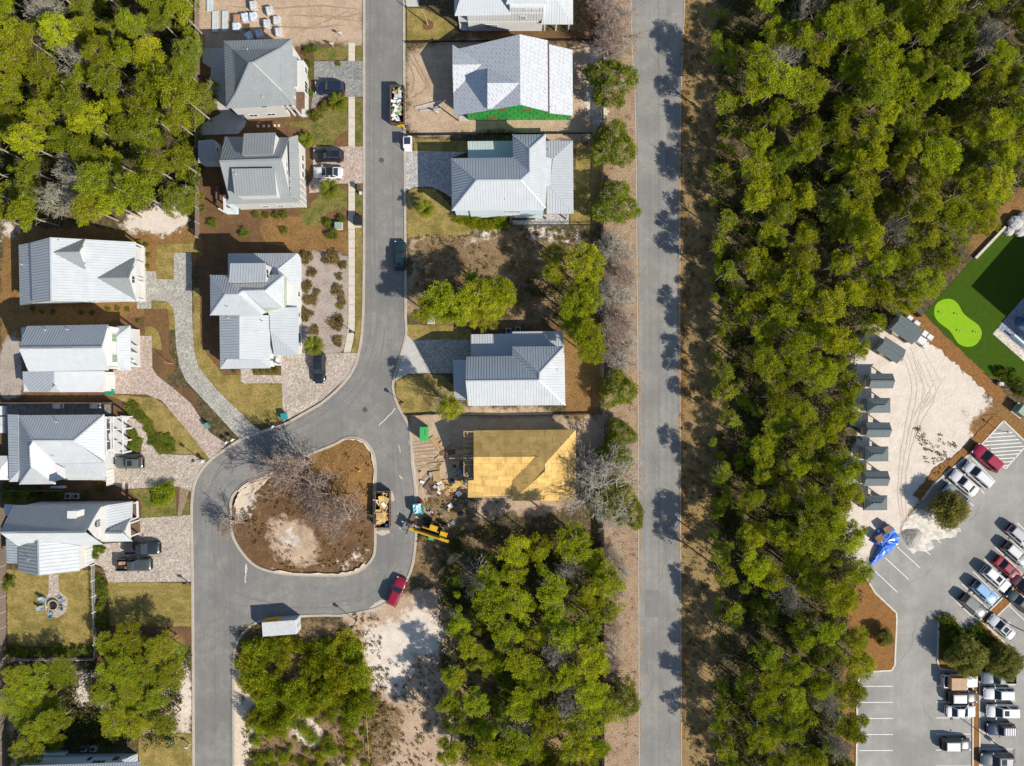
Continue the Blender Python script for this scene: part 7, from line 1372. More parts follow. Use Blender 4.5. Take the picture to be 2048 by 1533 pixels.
for s_ in (-1, 1): MB().box((LX/2+0.02, s_*LY*0.24, 1.3), (0.05, LY*0.46, 2.3)).local('door', m_cont, t); MB().tube((LX/2+0.06, s_*0.15, 0.2), (LX/2+0.06, s_*0.15, 2.4), 0.03).local('lock_bar', m_pipe, t)
p = W(847, 868, 2.0); t = thing('portable_toilet', 'bright green portable toilet on the sand beside the street', 'toilet', (p.x, p.y, 0.03)); m_pt = mat('toilet_green', (0.06, 0.36, 0.1), (0.05, 0.32, 0.09), rough=0.45)
MB().box((0, 0, 1.0), (1.15, 2.2, 2.0)).local('shell', m_pt, t); MB().box((0, 0, 2.06), (1.25, 2.3, 0.12), taper=0.9).local('roof', m_pt, t); MB().box((0.3, 0.2, 2.15), (0.08, 0.9, 0.06)).local('vent', m_gbin, t); MB().box((0.59, 0.2, 0.95), (0.03, 0.8, 1.8)).local('door', mat('toilet_door', (0.05, 0.3, 0.085), rough=0.5), t)
p = W(862, 1077, 0.6); MB().box((p.x, p.y, 0.35), (0.95, 0.65, 0.6), -0.2, 0.92).solo('green_tote', m_pt, 'small green tote next to the telehandler boom', 'tote')
# wrapped pallets on the sandy lot
m_wrap = mat('shrink_wrap', (0.5, 0.49, 0.48), (0.34, 0.32, 0.31), sc=3, rough=0.3, spec=0.8, c3=(0.66, 0.67, 0.68), sc3=2.2); m_wrap2 = mat('white_wrap', (0.7, 0.71, 0.74), (0.5, 0.53, 0.58), sc=3, rough=0.4, c3=(0.3, 0.4, 0.55), sc3=3); m_brk = mat('brick_stack', (0.4, 0.22, 0.14), (0.33, 0.17, 0.1), sc=5, rough=0.9)
for x, y, a, k, lb in ((750, 58, 0.1, 0, 'wrapped pallet nearest the top edge on the sandy lot'), (917, 113, 0.2, 0, 'wrapped pallet upper right of the pallet group'), (748, 173, 0.05, 1, 'white wrapped pallet in the middle of the pallet group'), (664, 180, 0.15, 2, 'blue and white wrapped pallet beside the open brick stack'), (583, 195, 0.05, 3, 'open stack of tan blocks at the left of the pallet group'), (575, 278, 0.0, 2, 'white wrapped pallet just below the open block stack'), (890, 245, 0.1, 0, 'grey wrapped pallet right of the centre'), (990, 213, 0.0, 0, 'darker wrapped pallet furthest to the right'), (1010, 330, 0.1, 0, 'wrapped pallet by the weeds above the hip-roofed house'), (705, 372, 0.5, 1, 'shaded wrapped pallet in the shadow of the hip-roofed house'), (810, 350, 0.3, 0, 'shaded dark pallet in the house shadow')):
    p = W(*RA.p(x, y), 0.6); t = thing('pallet_load', lb, 'pallet', (p.x, p.y, 0.0), a, 'pallets on the sandy lot')
    for q in (-0.45, 0, 0.45): MB().box((q, 0, 0.07), (0.12, 1.15, 0.12)).local('bearer', m_lum, t)
    mb = MB(); mb.box((0, 0, 0.5), (1.08, 1.22, 0.74), taper=0.96); mb.box((0.05, -0.04, 0.9), (0.85, 1.0, 0.1), 0.06); mb.local('wrapped_stack', (m_wrap, m_wrap2, m_wrap2, m_brk)[k], t)
p = W(*RA.p(680, 285)); mb = MB()
for k in range(6): mb.box((p.x-0.5+k*0.2, p.y, 0.12), (0.1, 1.1, 0.03))
mb.box((p.x, p.y-0.45, 0.06), (1.1, 0.1, 0.09)); mb.box((p.x, p.y+0.45, 0.06), (1.1, 0.1, 0.09)); mb.solo('empty_pallet', m_brown, 'empty slatted pallet among the wrapped pallets', 'pallet')
m_sheetm = mat('metal_sheets', (0.5, 0.56, 0.56), (0.44, 0.5, 0.5), sc=1, rough=0.35)
for (a, b, w_), lb in zip((((363, 120), (363, 335), 0.95), ((460, 118), (460, 330), 0.85), ((308, -30), (310, 122), 0.95)), ('left bundle of pale roofing sheets by the woods fence', 'right bundle of pale roofing sheets near the wrapped pallets', 'bundle of pale roofing sheets at the top edge')):
    q0, q1 = W(*RA.p(*a)), W(*RA.p(*b)); t = thing('roofing_sheets', lb, 'sheets', ((q0.x+q1.x)/2, (q0.y+q1.y)/2, 0.0), 0, 'roofing sheet bundles'); ll = (q1-q0).length
    MB().box((0, 0, 0.12), (w_, ll, 0.2)).local('sheet_stack', m_sheetm, t)
    for k in range(3): MB().box((-w_*0.3+k*w_*0.3, 0, 0.24), (0.05, ll, 0.03)).local('rib', m_sheetm, t)
# ---------------------------------------------------------------- fences
m_fence = mat('weathered_fence', (0.16, 0.12, 0.095), (0.22, 0.17, 0.13), sc=3, rough=0.9); m_fgrey = mat('grey_fence', (0.36, 0.34, 0.31), (0.3, 0.28, 0.25), sc=3, rough=0.9); m_silt = mat('black_silt_fabric', (0.012, 0.012, 0.013), rough=0.8); m_fwhite = mat('white_fence', (0.6, 0.6, 0.58), rough=0.6)
def fence(path, hgt, m, label, post_m=None, gap=2.4, name='board_fence', board=0.14, cat='fence', open_=0.02, pw=0.11):
    P = [W(x, y) for x, y in path]; c = sum(P, Vector())/len(P); t = thing(name, label, cat, (c.x, c.y, 0)); post_m = post_m or m
    for a, b in zip(P, P[1:]):
        d = b-a; L_ = d.length; n = max(1, round(L_/gap)); u = d/L_; sd_ = Vector((-u.y, u.x, 0)); up = Vector((0, 0, 1))
        for k in range(n):
            q0, q1 = a+u*(L_*k/n), a+u*(L_*(k+1)/n); mb = MB(); MB().box((q0.x, q0.y, hgt/2+0.05), (pw, pw, hgt+0.1)).part('post', post_m, t)
            nb = max(1, int((q1-q0).length/(board+open_)))
            for j in range(nb): e = q0+(q1-q0)*((j+0.5)/nb)+sd_*0.03; mb.beam(e+up*0.06, e+up*(hgt-0.02-0.03*((j*7) % 3)), board, 0.022, sd_)
            mb.part('picket_panel', m, t)['kind'] = 'stuff'
            mr = MB()
            for z in (0.35, hgt-0.35): mr.beam(q0+up*z-sd_*0.03, q1+up*z-sd_*0.03, 0.05, 0.09)
            mr.part('rail', post_m, t)
    MB().box((P[-1].x, P[-1].y, hgt/2+0.05), (pw, pw, hgt+0.1)).part('post', post_m, t); return t
fence([(398, -60), (398, 300), (399, 478)], 1.8, m_fence, 'long dark board fence between the top left wood and the houses', m_fgrey)
fence([(1204, 60), (1204, 480), (1205, 840), (1206, 1560)], 1.9, m_fence, 'long dark fence beside the main road verge', m_fgrey, board=0.14, open_=0.03)
fence([(12, 1130), (12, 1560)], 1.8, m_fence, 'dark board fence at the far left below the chimney house', m_fgrey); fence([(12, 960), (12, 1128)], 1.8, m_fence, 'short dark board fence left of the chimney house')
fence([(8, 806), (228, 806)], 1.6, m_fence, 'dark fence between the tall gable house and the pergola house'); fence([(10, 980), (130, 980)], 1.6, m_fence, 'dark fence between the pergola house and the chimney house')
fence([(190, 1128), (196, 1316)], 1.3, m_fgrey, 'pale fence on the right of the fire pit lawn', m_fwhite, board=0.08, open_=0.12); fence([(35, 1316), (196, 1316)], 1.3, m_fgrey, 'pale fence at the foot of the fire pit lawn', m_fwhite, board=0.08, open_=0.12)
fence([(1010, 452), (1195, 452)], 1.2, m_plast, 'thin black rail fence below the pale hip house', board=0.02, open_=0.25, name='rail_fence', pw=0.05)
for pth, lb in (([(812, 87), (900, 85), (1010, 84), (1178, 82)], 'black silt fence above the green-sheathed house'), ([(822, 272), (960, 270), (1185, 268)], 'black silt fence below the green-sheathed house'), ([(812, 832), (870, 829), (1000, 832), (1190, 828)], 'black silt fence above the plywood-roofed house')):
    fence(pth, 0.6, m_silt, lb, gap=2.0, name='silt_fence', board=0.2, open_=0.0, pw=0.05)
# ---------------------------------------------------------------- lamps, signs, letter boxes, bins
m_pole = mat('dark_pole', (0.03, 0.032, 0.03), rough=0.5); m_lens = mat('lamp_lens', (0.55, 0.6, 0.45), rough=0.3); m_mail = mat('mailbox_black', (0.02, 0.02, 0.022), rough=0.4)
def street_lamp(px, py, hgt, label):
    p = W(px, py); t = thing('street_lamp', label, 'lamp', (p.x, p.y, 0), 0, 'street lamps')
    MB().lathe([(0.16, 0), (0.16, 0.15), (0.09, 0.25), (0.06, 0.6), (0.05, hgt)], n=10).local('pole', m_pole, t, True); hd = MB().lathe([(0.08, hgt), (0.2, hgt+0.1), (0.24, hgt+0.4), (0.2, hgt+0.42)], n=10).local('lantern', m_lens, t); MB().lathe([(0.3, hgt+0.43), (0.24, hgt+0.55), (0.06, hgt+0.68)], n=10).local('cap', m_pole, hd)
street_lamp(713, 1241, 2.9, 'street lamp beside the lower loop, right of the container'); street_lamp(709, 666, 2.7, 'street lamp on the pavement beside the gravel strip'); street_lamp(806, 805, 2.2, 'street lamp on the lawn of the middle house'); street_lamp(374, 1309, 2.6, 'street lamp beside the lower left street'); street_lamp(819, 268, 2.9, 'street lamp just above the white cart'); street_lamp(813, 15, 3.0, 'street lamp at the top of the upper street'); street_lamp(402, 918, 2.6, 'street lamp at the drive of the pergola house')
def parking_lamp(px, py, hgt, ang, label):
    p = W(px, py); t = thing('parking_lamp', label, 'lamp', (p.x, p.y, 0), ang, 'car park lamps'); MB().tube((0, 0, 0), (0, 0, 0.7), 0.3, n=12).local('footing', m_kw, t); MB().tube((0, 0, 0.7), (0, 0, hgt), 0.09, 0.06).local('pole', m_pole, t)
    MB().beam((-0.7, 0, hgt), (0.7, 0, hgt), 0.08, 0.08).local('arm', m_pole, t)
    for s_ in (-1, 1): MB().box((s_*0.95, 0, hgt), (0.7, 0.35, 0.14)).local('lamp_head', m_pole, t)
parking_lamp(1980, 1479, 5.9, N_, 'twin-headed lamp post between the lower rows of parked cars'); parking_lamp(2011, 1245, 6.0, math.radians(45), 'twin-headed lamp post beside the silver saloon'); p = W(1997, 862); t = thing('sign_post', 'thin sign post at the top of the hatched no-parking box', 'sign', (p.x, p.y, 0)); MB().tube((0, 0, 0), (0, 0, 2.5), 0.04).local('pole', m_pole, t); MB().box((0, 0, 2.3), (0.05, 0.35, 0.45)).local('board', m_trim, t)
p = W(2004, 776); t = thing('utility_pole', 'thin curved grey pole on the straw beside the turf', 'pole', (p.x, p.y, 0)); MB().tube((0, 0, 0), (0.3, 0, 3.2), 0.05, 0.04).local('shaft', m_pole, t); MB().tube((0.3, 0, 3.2), (1.4, -0.5, 3.5), 0.04).local('arm', m_pole, t); MB().box((-0.5, 0.6, 0.35), (0.7, 0.5, 0.7)).local('cabinet', m_cont, t)
def mailbox(px, py, label, ang=0.0, m=None, w=0.3):
    p = W(px, py); t = thing('letter_box', label, 'letter box', (p.x, p.y, 0.03), ang, 'letter boxes'); MB().box((0, 0, 0.5), (0.12, 0.12, 1.0)).local('post', m_trim if m is None else m_dkwood, t); b = MB().box((0, 0, 1.12), (0.5, w, 0.26)).local('box', m or m_trim, t); MB().tube((-0.25, 0, 1.25), (0.25, 0, 1.25), w/2, n=10).local('lid', m or m_trim, b)
for x, y, lb, a in ((550, 853, 'white letter box at the kerb of the corner house lawn', 0.8), (458, 884, 'letter box at the end of the pink drive', 0.8), (470, 879, 'letter box on the kerb between two long drives', 0.8), (411, 921, 'letter box at the kerb by the pergola house', 0.8), (375, 1163, 'dark letter box at the corner of the striped lawn', 0), (380, 1488, 'white letter box on the lowest lawn', 0)): mailbox(x, y, lb, a, m_mail if 'dark' in lb else None)
for x, y, lb, mm in ((718, 377, 'brown letter box pillar on the verge by the white car', m_dkwood), (716, 441, 'black letter box bank on the verge beside the pavement', m_mail)):
    p = W(x, y, 1.0); t = thing('letter_box_pillar', lb, 'letter box', (p.x, p.y, 0.03), 0); big = mm is m_mail
    MB().box((0, 0, 0.6), (1.25 if big else 0.5, 1.4 if big else 0.6, 1.2), taper=0.97).local('pillar', mm, t); MB().box((0, 0, 1.25), (1.35 if big else 0.62, 1.5 if big else 0.75, 0.1)).local('cap', mm, t)
    if big: MB().box((-0.7, 0, 0.05), (2.2, 1.9, 0.08)).local('plinth', m_conc, t)
    else: MB().box((0.1, -0.6, 0.3), (0.35, 0.4, 0.6)).local('white_base', m_trim, t)
for x, y, a, lb in ((676, 451, 0, 'pale green transformer box in the mulch by the pavement'), (861, 640, 0, 'green transformer box below the pines on the overgrown lot'), (338, 1486, 0.1, 'green utility box on the lowest lawn'), (2044, 822, 0.9, 'large green utility cabinet at the right edge')):
    p = W(x, y, 0.8); s_ = 1.6 if 'large' in lb else (1.0 if 'lowest' not in lb else 0.6); t = thing('transformer_box', lb, 'utility box', (p.x, p.y, 0.03), a); mg = mat('transformer_green', (0.25, 0.33, 0.26), (0.22, 0.3, 0.23), rough=0.5)
    MB().box((0, 0, 0.06), (1.2*s_, 1.2*s_, 0.1)).local('pad', m_conc, t); MB().box((0, 0, 0.5*s_), (1.0*s_, 0.95*s_, 0.8*s_), taper=0.95).local('housing', mg, t); MB().box((0, 0, 0.93*s_), (1.02*s_, 0.97*s_, 0.06)).local('lid', mg, t)
def bin_(px, py, c, label, ang=0.0, s=1.0):
    p = W(px, py, 0.8); t = thing('wheelie_bin', label, 'bin', (p.x, p.y, 0.03), ang); m_ = mat('bin_%d' % int(c[1]*1000), c, rough=0.45); MB().box((0, 0, 0.5), (0.6*s, 0.7*s, 0.95), taper=1.12).local('body', m_, t); MB().box((0, 0.02, 1.02), (0.72*s, 0.85*s, 0.08)).local('lid', m_, t)
    for s_ in (-1, 1): MB().tube((s_*0.28, -0.38, 0.12), (s_*0.34, -0.38, 0.12), 0.12).local('wheel', m_tyre, t)
bin_(568, 834, (0.02, 0.24, 0.27), 'teal wheelie bin at the corner of the paver drive', 0.1, 1.25); bin_(219, 784, (0.01, 0.2, 0.13), 'green wheelie bin at the garage of the tall gable house', 1.57, 1.3); bin_(414, 852, (0.1, 0.25, 0.2), 'pale green bin beside the pink drive', 0.6)
for x, y, lb in ((215, 1146, 'dark stone post at the corner of the chimney house drive'), (684, 74, 'white site sign on the sandy lot near the street'), (876, 230, 'white stake sign on the building lot of the sheathed house'), (667, 95, 'white survey stake among the weeds')):
    p = W(x, y); t = thing('sign_post', lb, 'sign', (p.x, p.y, 0)); MB().box((0, 0, 0.6), (0.07, 0.07, 1.2)).local('stake', m_trim, t); MB().box((0, 0.05, 1.2), (0.6, 0.05, 0.5)).local('board', m_trim if 'dark' not in lb else m_mail, t)
# street name posts and hydrants
p = W(720, 941); t = thing('fire_hydrant', 'yellow fire hydrant on the traffic island', 'hydrant', (p.x, p.y, 0.3)); MB().lathe([(0.16, 0), (0.16, 0.06), (0.11, 0.08), (0.11, 0.5), (0.15, 0.52), (0.12, 0.64), (0.04, 0.72)], n=10).local('barrel', m_yel, t)
for s_ in (-1, 1): MB().tube((0, 0, 0.4), (s_*0.2, 0, 0.4), 0.06).local('nozzle', m_yel, t)
m_iron = mat('cast_iron', (0.12, 0.075, 0.06), (0.09, 0.06, 0.05), sc=8, rough=0.8)
for x, y, lb in ((763, 321, 'round manhole cover on the upper street'), (462, 914, 'round manhole cover on the left of the loop'), (730, 820, 'round manhole cover at the junction')):
    p = W(x, y); MB().lathe([(0.4, 0), (0.42, 0.012), (0.36, 0.016), (0.36, 0.012), (0.01, 0.014)], (p.x, p.y, 0.021), 20).solo('manhole_cover', m_iron, lb, 'manhole', 'manhole covers')
# ---------------------------------------------------------------- fire pit with garden chairs
p = W(*RH.p(405, 333)); t = thing('fire_pit', 'round stone fire pit at the end of the garden path', 'fire pit', (p.x, p.y, 0.06)); m_stone = mat('buff_stone', (0.4, 0.31, 0.2), (0.33, 0.25, 0.16), sc=4, rough=0.9, orand=0.15)
for k in range(16):
    a = k*2*PI/16
    for lv in range(2): MB().box((0.78*math.cos(a+lv*0.2), 0.78*math.sin(a+lv*0.2), 0.11+lv*0.2), (0.22, 0.27, 0.19), a+lv*0.2).local('stone', m_stone, t)
MB().lathe([(0.66, 0.0), (0.66, 0.08), (0.01, 0.12)], n=16).local('ash', mat('ash', (0.05, 0.05, 0.05), rough=0.95), t); MB().lathe([(0.45, 0.15), (0.5, 0.4), (0.44, 0.42), (0.01, 0.3)], n=12).local('fire_bowl', m_mail, t)
m_chair = mat('blue_grey_chair', (0.24, 0.33, 0.37), (0.2, 0.28, 0.32), rough=0.6); fpc = (p.x, p.y)
for x, y, lb in ((335, 290, 'garden chair upper left of the fire pit'), (325, 350, 'garden chair left of the fire pit'), (395, 395, 'garden chair below the fire pit'), (465, 355, 'garden chair lower right of the fire pit'), (465, 300, 'garden chair upper right of the fire pit')):
    q = W(*RH.p(x, y)); a = math.atan2(fpc[1]-q.y, fpc[0]-q.x); t = thing('garden_chair', lb, 'chair', (q.x, q.y, 0.06), a, 'chairs round the fire pit'); MB().box((0, 0, 0.36), (0.55, 0.58, 0.05)).local('seat', m_chair, t); MB().add([(-0.25, -0.3, 0.36), (-0.25, 0.3, 0.36), (-0.55, 0.26, 1.0), (-0.55, -0.26, 1.0), (-0.29, -0.3, 0.35), (-0.29, 0.3, 0.35), (-0.59, 0.26, 0.99), (-0.59, -0.26, 0.99)], [(0, 1, 2, 3), (7, 6, 5, 4), (0, 4, 5, 1), (1, 5, 6, 2), (2, 6, 7, 3), (3, 7, 4, 0)]).local('backrest', m_chair, t)
    for sy in (-0.33, 0.33):
        MB().box((-0.02, sy, 0.56), (0.7, 0.1, 0.03)).local('armrest', m_chair, t)
        for sx in (-0.3, 0.26): MB().box((sx, sy, 0.27), (0.06, 0.05, 0.54)).local('leg', m_chair, t)
for x, y, lb in ((440, 125, 'left white garden table in the shaded side yard'), (725, 125, 'right white garden table in the shaded side yard')):
    q = W(*RG.p(x, y), 0.7); t = thing('garden_table', lb, 'table', (q.x, q.y, 0.05), 0, 'white side yard tables'); MB().box((0, 0, 0.7), (1.0, 0.8, 0.05)).local('table_top', m_trim, t)
    for sx in (-0.4, 0.4):
        for sy in (-0.3, 0.3): MB().box((sx, sy, 0.36), (0.06, 0.06, 0.66)).local('leg', m_trim, t)
    for sx in (-0.75, 0.75): MB().box((sx, 0, 0.42), (0.35, 0.7, 0.05)).local('bench_seat', m_trim, t)
for k, (x, y, w_, l_) in enumerate(((18, 160, 0.9, 1.6), (20, 240, 0.8, 1.5), (18, 300, 0.9, 1.4))):
    q = W(*RG.p(x, y), 0.5); MB().box((q.x, q.y, 0.3), (w_, l_, 0.55), taper=0.9).solo('white_lounger', m_trim, ('upper', 'middle', 'lower')[k]+' white padded lounger at the left edge beside the pergola house', 'lounger', 'white padded loungers')
q = W(*RG.p(22, 600), 2.4); t = thing('patio_parasol', 'white square parasol at the left edge of the photo', 'parasol', (q.x, q.y, 0)); MB().add([(-1.3, -1.9, 2.2), (1.3, -1.9, 2.2), (1.3, 1.9, 2.2), (-1.3, 1.9, 2.2), (0, 0, 2.9)], [(0, 1, 4), (1, 2, 4), (2, 3, 4), (3, 0, 4), (3, 2, 1, 0)]).local('canopy', m_trim, t); MB().tube((0, 0, 0), (0, 0, 2.8), 0.04).local('pole', m_pipe, t)
# air conditioners
m_ac = mat('ac_casing', (0.4, 0.41, 0.4), rough=0.5)
for x, y, r_, lb in ((520, 815, RG, 'left air conditioner between pergola house and chimney house'), (582, 815, RG, 'right air conditioner between pergola house and chimney house'), (975, 728, RI, 'left air conditioner behind the middle house'), (1045, 718, RI, 'right air conditioner behind the middle house'), (620, 1405, RH, 'left air conditioner by the blue-walled house'), (690, 1405, RH, 'right air conditioner by the blue-walled house')):
    q = W(*r_.p(x, y), 0.8); t = thing('air_conditioner', lb, 'air conditioner', (q.x, q.y, 0.0), 0, 'air conditioners'); MB().box((0, 0, 0.45), (0.85, 0.85, 0.85)).local('casing', m_ac, t); MB().lathe([(0.36, 0.88), (0.36, 0.9), (0.3, 0.9), (0.05, 0.89)], n=16).local('fan_grille', m_mail, t)
# ---------------------------------------------------------------- market huts on the white sand
m_shg = mat('slate_shingle', (0.1, 0.125, 0.13), (0.14, 0.165, 0.17), sc=6, rough=0.85, fine=0.25, fsc=14); m_hutw = mat('hut_boards', (0.36, 0.4, 0.41), (0.3, 0.34, 0.35), sc=3, rough=0.8); m_wd = mat('hut_floor', (0.5, 0.4, 0.27), (0.43, 0.34, 0.22), sc=3, rough=0.85)
def hut(px, py, ang, kind, lx, ly, label, ze=2.0, zr=2.75):
    p = W(px, py, ze); t = thing('market_hut', label, 'hut', (p.x, p.y, 0.0), ang, 'market huts'); a, b = lx/2, ly/2
    MB().box((0, 0, 0.08), (lx-0.5, ly-0.4, 0.14)).local('floor', m_wd, t)
    for sx in (-1, 1):
        for sy in (-1, 1): MB().box((sx*(a-0.35), sy*(b-0.3), ze/2+0.1), (0.12, 0.12, ze-0.1)).local('post', m_hutw, t)
    MB().box((-a+0.35, 0, ze*0.5+0.1), (0.05, ly-0.75, ze-0.2)).local('back_wall', m_hutw, t); MB().box((a-0.4, 0, 0.6), (0.3, ly-0.75, 0.9)).local('counter', m_wd, t)
    def slab(nm, pts):
        n = len(pts); D = 0.09; V_ = [Vector(q) for q in pts]
        MB().add(V_+[v-Vector((0, 0, D)) for v in V_], [tuple(range(n)), tuple(range(2*n-1, n-1, -1))]+[(i, i+n, (i+1) % n+n, (i+1) % n) for i in range(n)]).local(nm, m_shg, t)
        # shingle courses
        mb = MB(); lo0, lo1, hi = V_[0], V_[1], V_[2:]; h1, h0 = (hi[0], hi[-1])
        for k in range(1, 7):
            f = k/7.0; q0, q1 = lo0+(h0-lo0)*f, lo1+(h1-lo1)*f
            if (q1-q0).length > 0.25: mb.beam(q0+(q1-q0)*0.01+Vector((0, 0, 0.008)), q1-(q1-q0)*0.01+Vector((0, 0, 0.008)), 0.05, 0.03)
        o = mb.local('shingle_course', m_shg, t); o['kind'] = 'stuff'
    if kind == 'hip':
        r0, r1 = (-a+b, 0, zr), (a-b, 0, zr); c0, c1, c2, c3 = (-a, -b, ze), (a, -b, ze), (a, b, ze), (-a, b, ze)
        slab('roof_slope', [c0, c1, r1, r0]); slab('roof_slope', [c2, c3, r0, r1]); slab('roof_slope', [c1, c2, r1, r1]); slab('roof_slope', [c3, c0, r0, r0]); MB().beam(Vector(r0)+Vector((0, 0, 0.02)), Vector(r1)+Vector((0, 0, 0.02)), 0.2, 0.06).local('ridge', m_shg, t)
    else:
        slab('roof_slope', [(-a, -b, ze), (a, -b, ze), (a, 0, zr), (-a, 0, zr)]); slab('roof_slope', [(a, b, ze), (-a, b, ze), (-a, 0, zr), (a, 0, zr)]); MB().beam((-a, 0, zr+0.02), (a, 0, zr+0.02), 0.2, 0.06).local('ridge', m_shg, t)
        for sx in (-1, 1): MB().add([(sx*(a-0.3), -b+0.3, ze), (sx*(a-0.3), b-0.3, ze), (sx*(a-0.3), 0, zr-0.15), (sx*(a-0.36), -b+0.3, ze), (sx*(a-0.36), b-0.3, ze), (sx*(a-0.36), 0, zr-0.15)], [(0, 1, 2), (5, 4, 3), (0, 3, 4, 1), (1, 4, 5, 2), (2, 5, 3, 0)]).local('gable_board', m_hutw, t)
for (r_, x, y, k, lb) in ((RN, 517, 862, 'gable', 'topmost gabled hut in the vertical row of slate-roofed huts'), (RN, 497, 1070, 'hip', 'second hut from the top of the row, hip roof'), (RN, 490, 1278, 'gable', 'third hut from the top of the row, gable roof'), (RO, 480, 206, 'hip', 'fourth hut from the top of the row, hip roof'), (RO, 475, 415, 'gable', 'fifth hut from the top of the row, gable roof'), (RO, 470, 622, 'hip', 'lowest hut of the row, half under the pines')):
    hut(*r_.p(x, y), 0.0, k, 3.8, 2.35, lb)
hut(*RN.p(735, 422), math.radians(-35), 'gable', 4.2, 2.9, 'angled hut next to the artificial turf with crates beside it', 2.2, 3.0); hut(*RN.p(605, 598), math.radians(-33), 'gable', 3.9, 2.6, 'angled hut just below the one with the crates')
for k, (x, y, w_, l_) in enumerate(((760, 325, 0.9, 0.6), (820, 370, 0.9, 0.6), (885, 460, 0.8, 0.9), (930, 490, 0.9, 0.8), (860, 520, 1.3, 1.1), (885, 565, 0.6, 0.6))):
    q = W(*RN.p(x, y), 0.4); MB().box((q.x, q.y, 0.4), (w_, l_, 0.75), -0.6, 0.97).solo('white_crate', m_white, ('left of two crates above the angled hut', 'right of two crates above the angled hut', 'pale crate at the right end of the angled hut', 'outermost pale crate beside the angled hut', 'large pale crate by the angled hut', 'small pale crate lowest by the angled hut')[k], 'crate', 'crates by the angled hut')
q = W(*RN.p(665, 280), 0.3); MB().lathe([(0.55, 0), (0.7, 0.25), (0.66, 0.3), (0.5, 0.2), (0.05, 0.18)], (q.x, q.y, 0), 14).solo('stock_tank', m_mail, 'round dark tank at the edge of the wood beside the angled hut', 'tank')
q = W(*RN.p(790, 230), 0.6); MB().prism([(q.x-1.3, q.y+0.9), (q.x+1.2, q.y-1.2), (q.x+0.9, q.y-1.6), (q.x-1.6, q.y+0.5)], 0, 1.7).solo('dark_screen', m_dkwood, 'dark timber screen at the corner of the artificial turf', 'screen')
# blue tarp with pallets of stone
m_tarp = mat('blue_tarp', (0.02, 0.1, 0.5), (0.05, 0.2, 0.66), sc=2.5, rough=0.35, spec=0.6)
ol = [RO.p(*q) for q in ((570, 790), (620, 830), (685, 920), (660, 985), (560, 1075), (435, 1160), (425, 1140), (470, 1050), (500, 985), (430, 950), (470, 870))]; pw_ = [W(x, y, 0.3) for x, y in ol]; ce = sum(pw_, Vector())/len(pw_); mb = MB(); mb.v = [(ce.x, ce.y, 0.7)]; n = len(pw_)*4; ring_n = 6
dense = [pw_[i//4].lerp(pw_[(i//4+1) % len(pw_)], (i % 4)/4) for i in range(n)]
for k in range(1, ring_n+1):
    for v in dense: q = ce.lerp(v, k/ring_n); mb.v.append((q.x+r9.uniform(-0.08, 0.08), q.y+r9.uniform(-0.08, 0.08), 0.05+0.65*(1-(k/ring_n)**2)+r9.uniform(0, 0.22)))
mb.f = [(0, 1+i, 1+(i+1) % n) for i in range(n)]+[(1+(k-1)*n+i, 1+k*n+i, 1+k*n+(i+1) % n, 1+(k-1)*n+(i+1) % n) for k in range(1, ring_n) for i in range(n)]
mb.solo('tarpaulin', m_tarp, 'crumpled bright blue tarpaulin at the corner of the car park', 'tarpaulin')
for x, y, lb in ((510, 925, 'left stack of brown stone slabs on the blue tarpaulin'), (580, 850, 'right stack of brown stone slabs on the blue tarpaulin')):
    q = W(*RO.p(x, y), 1.2); t = thing('slab_stack', lb, 'stone stack', (q.x, q.y, 0.4), 0.55, 'stone stacks on the tarpaulin')
    for i in range(3):
        for j in range(2): MB().box((-0.42+i*0.42, -0.28+j*0.56, 0.45), (0.4, 0.54, 0.85)).local('slab_pack', mat('brown_slab', (0.24, 0.15, 0.09), (0.19, 0.12, 0.075), sc=4, rough=0.9, orand=0.15), t)
q = W(*RO.p(780, 915)); mb = MB(); m2 = 18
mb.v = [(q.x, q.y, 0.75)]
for k in range(1, 7):
    for i in range(m2): a = 2*PI*i/m2; rr_ = 1.6*k/6*(1+0.15*math.sin(3*a)); mb.v.append((q.x+rr_*math.cos(a)*1.0, q.y+rr_*math.sin(a), 0.75*(1-k/6)+r9.uniform(-0.03, 0.05)+0.02))
mb.f = [(0, 1+i, 1+(i+1) % m2) for i in range(m2)]+[(1+(k-1)*m2+i, 1+k*m2+i, 1+k*m2+(i+1) % m2, 1+(k-1)*m2+(i+1) % m2) for k in range(1, 6) for i in range(m2)]
mb.solo('gravel_pile', mat('grey_gravel', (0.24, 0.23, 0.2), (0.36, 0.34, 0.3), sc=9, rough=0.95, bump=0.05, bsc=12, fine=0.3), 'heap of grey gravel beside the blue tarpaulin', 'gravel heap')
# ---------------------------------------------------------------- club terrace beside the turf (right edge)
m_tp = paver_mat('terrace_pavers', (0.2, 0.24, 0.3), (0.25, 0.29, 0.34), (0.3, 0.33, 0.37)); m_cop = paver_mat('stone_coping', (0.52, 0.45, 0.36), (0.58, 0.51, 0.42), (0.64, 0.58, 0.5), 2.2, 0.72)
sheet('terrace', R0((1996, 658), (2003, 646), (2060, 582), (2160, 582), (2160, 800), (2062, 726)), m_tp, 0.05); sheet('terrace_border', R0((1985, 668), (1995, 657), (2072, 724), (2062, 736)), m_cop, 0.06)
d1, d2 = Vector((0.657, 0.754, 0)), Vector((0.754, -0.657, 0)); c0 = W(2068, 660); bl_ = thing('club_building', 'tall pale building just beyond the right edge whose shadow darkens the turf', 'building', (c0.x, c0.y, 0))
def obox(name, m, o, l1, l2, z0, z1): a = c0+d1*o[0]+d2*o[1]; return MB().prism([tuple((a+d1*u+d2*v).to_2d()) for u, v in ((0, 0), (l1, 0), (l1, l2), (0, l2))], z0, z1).part(name, m, bl_)
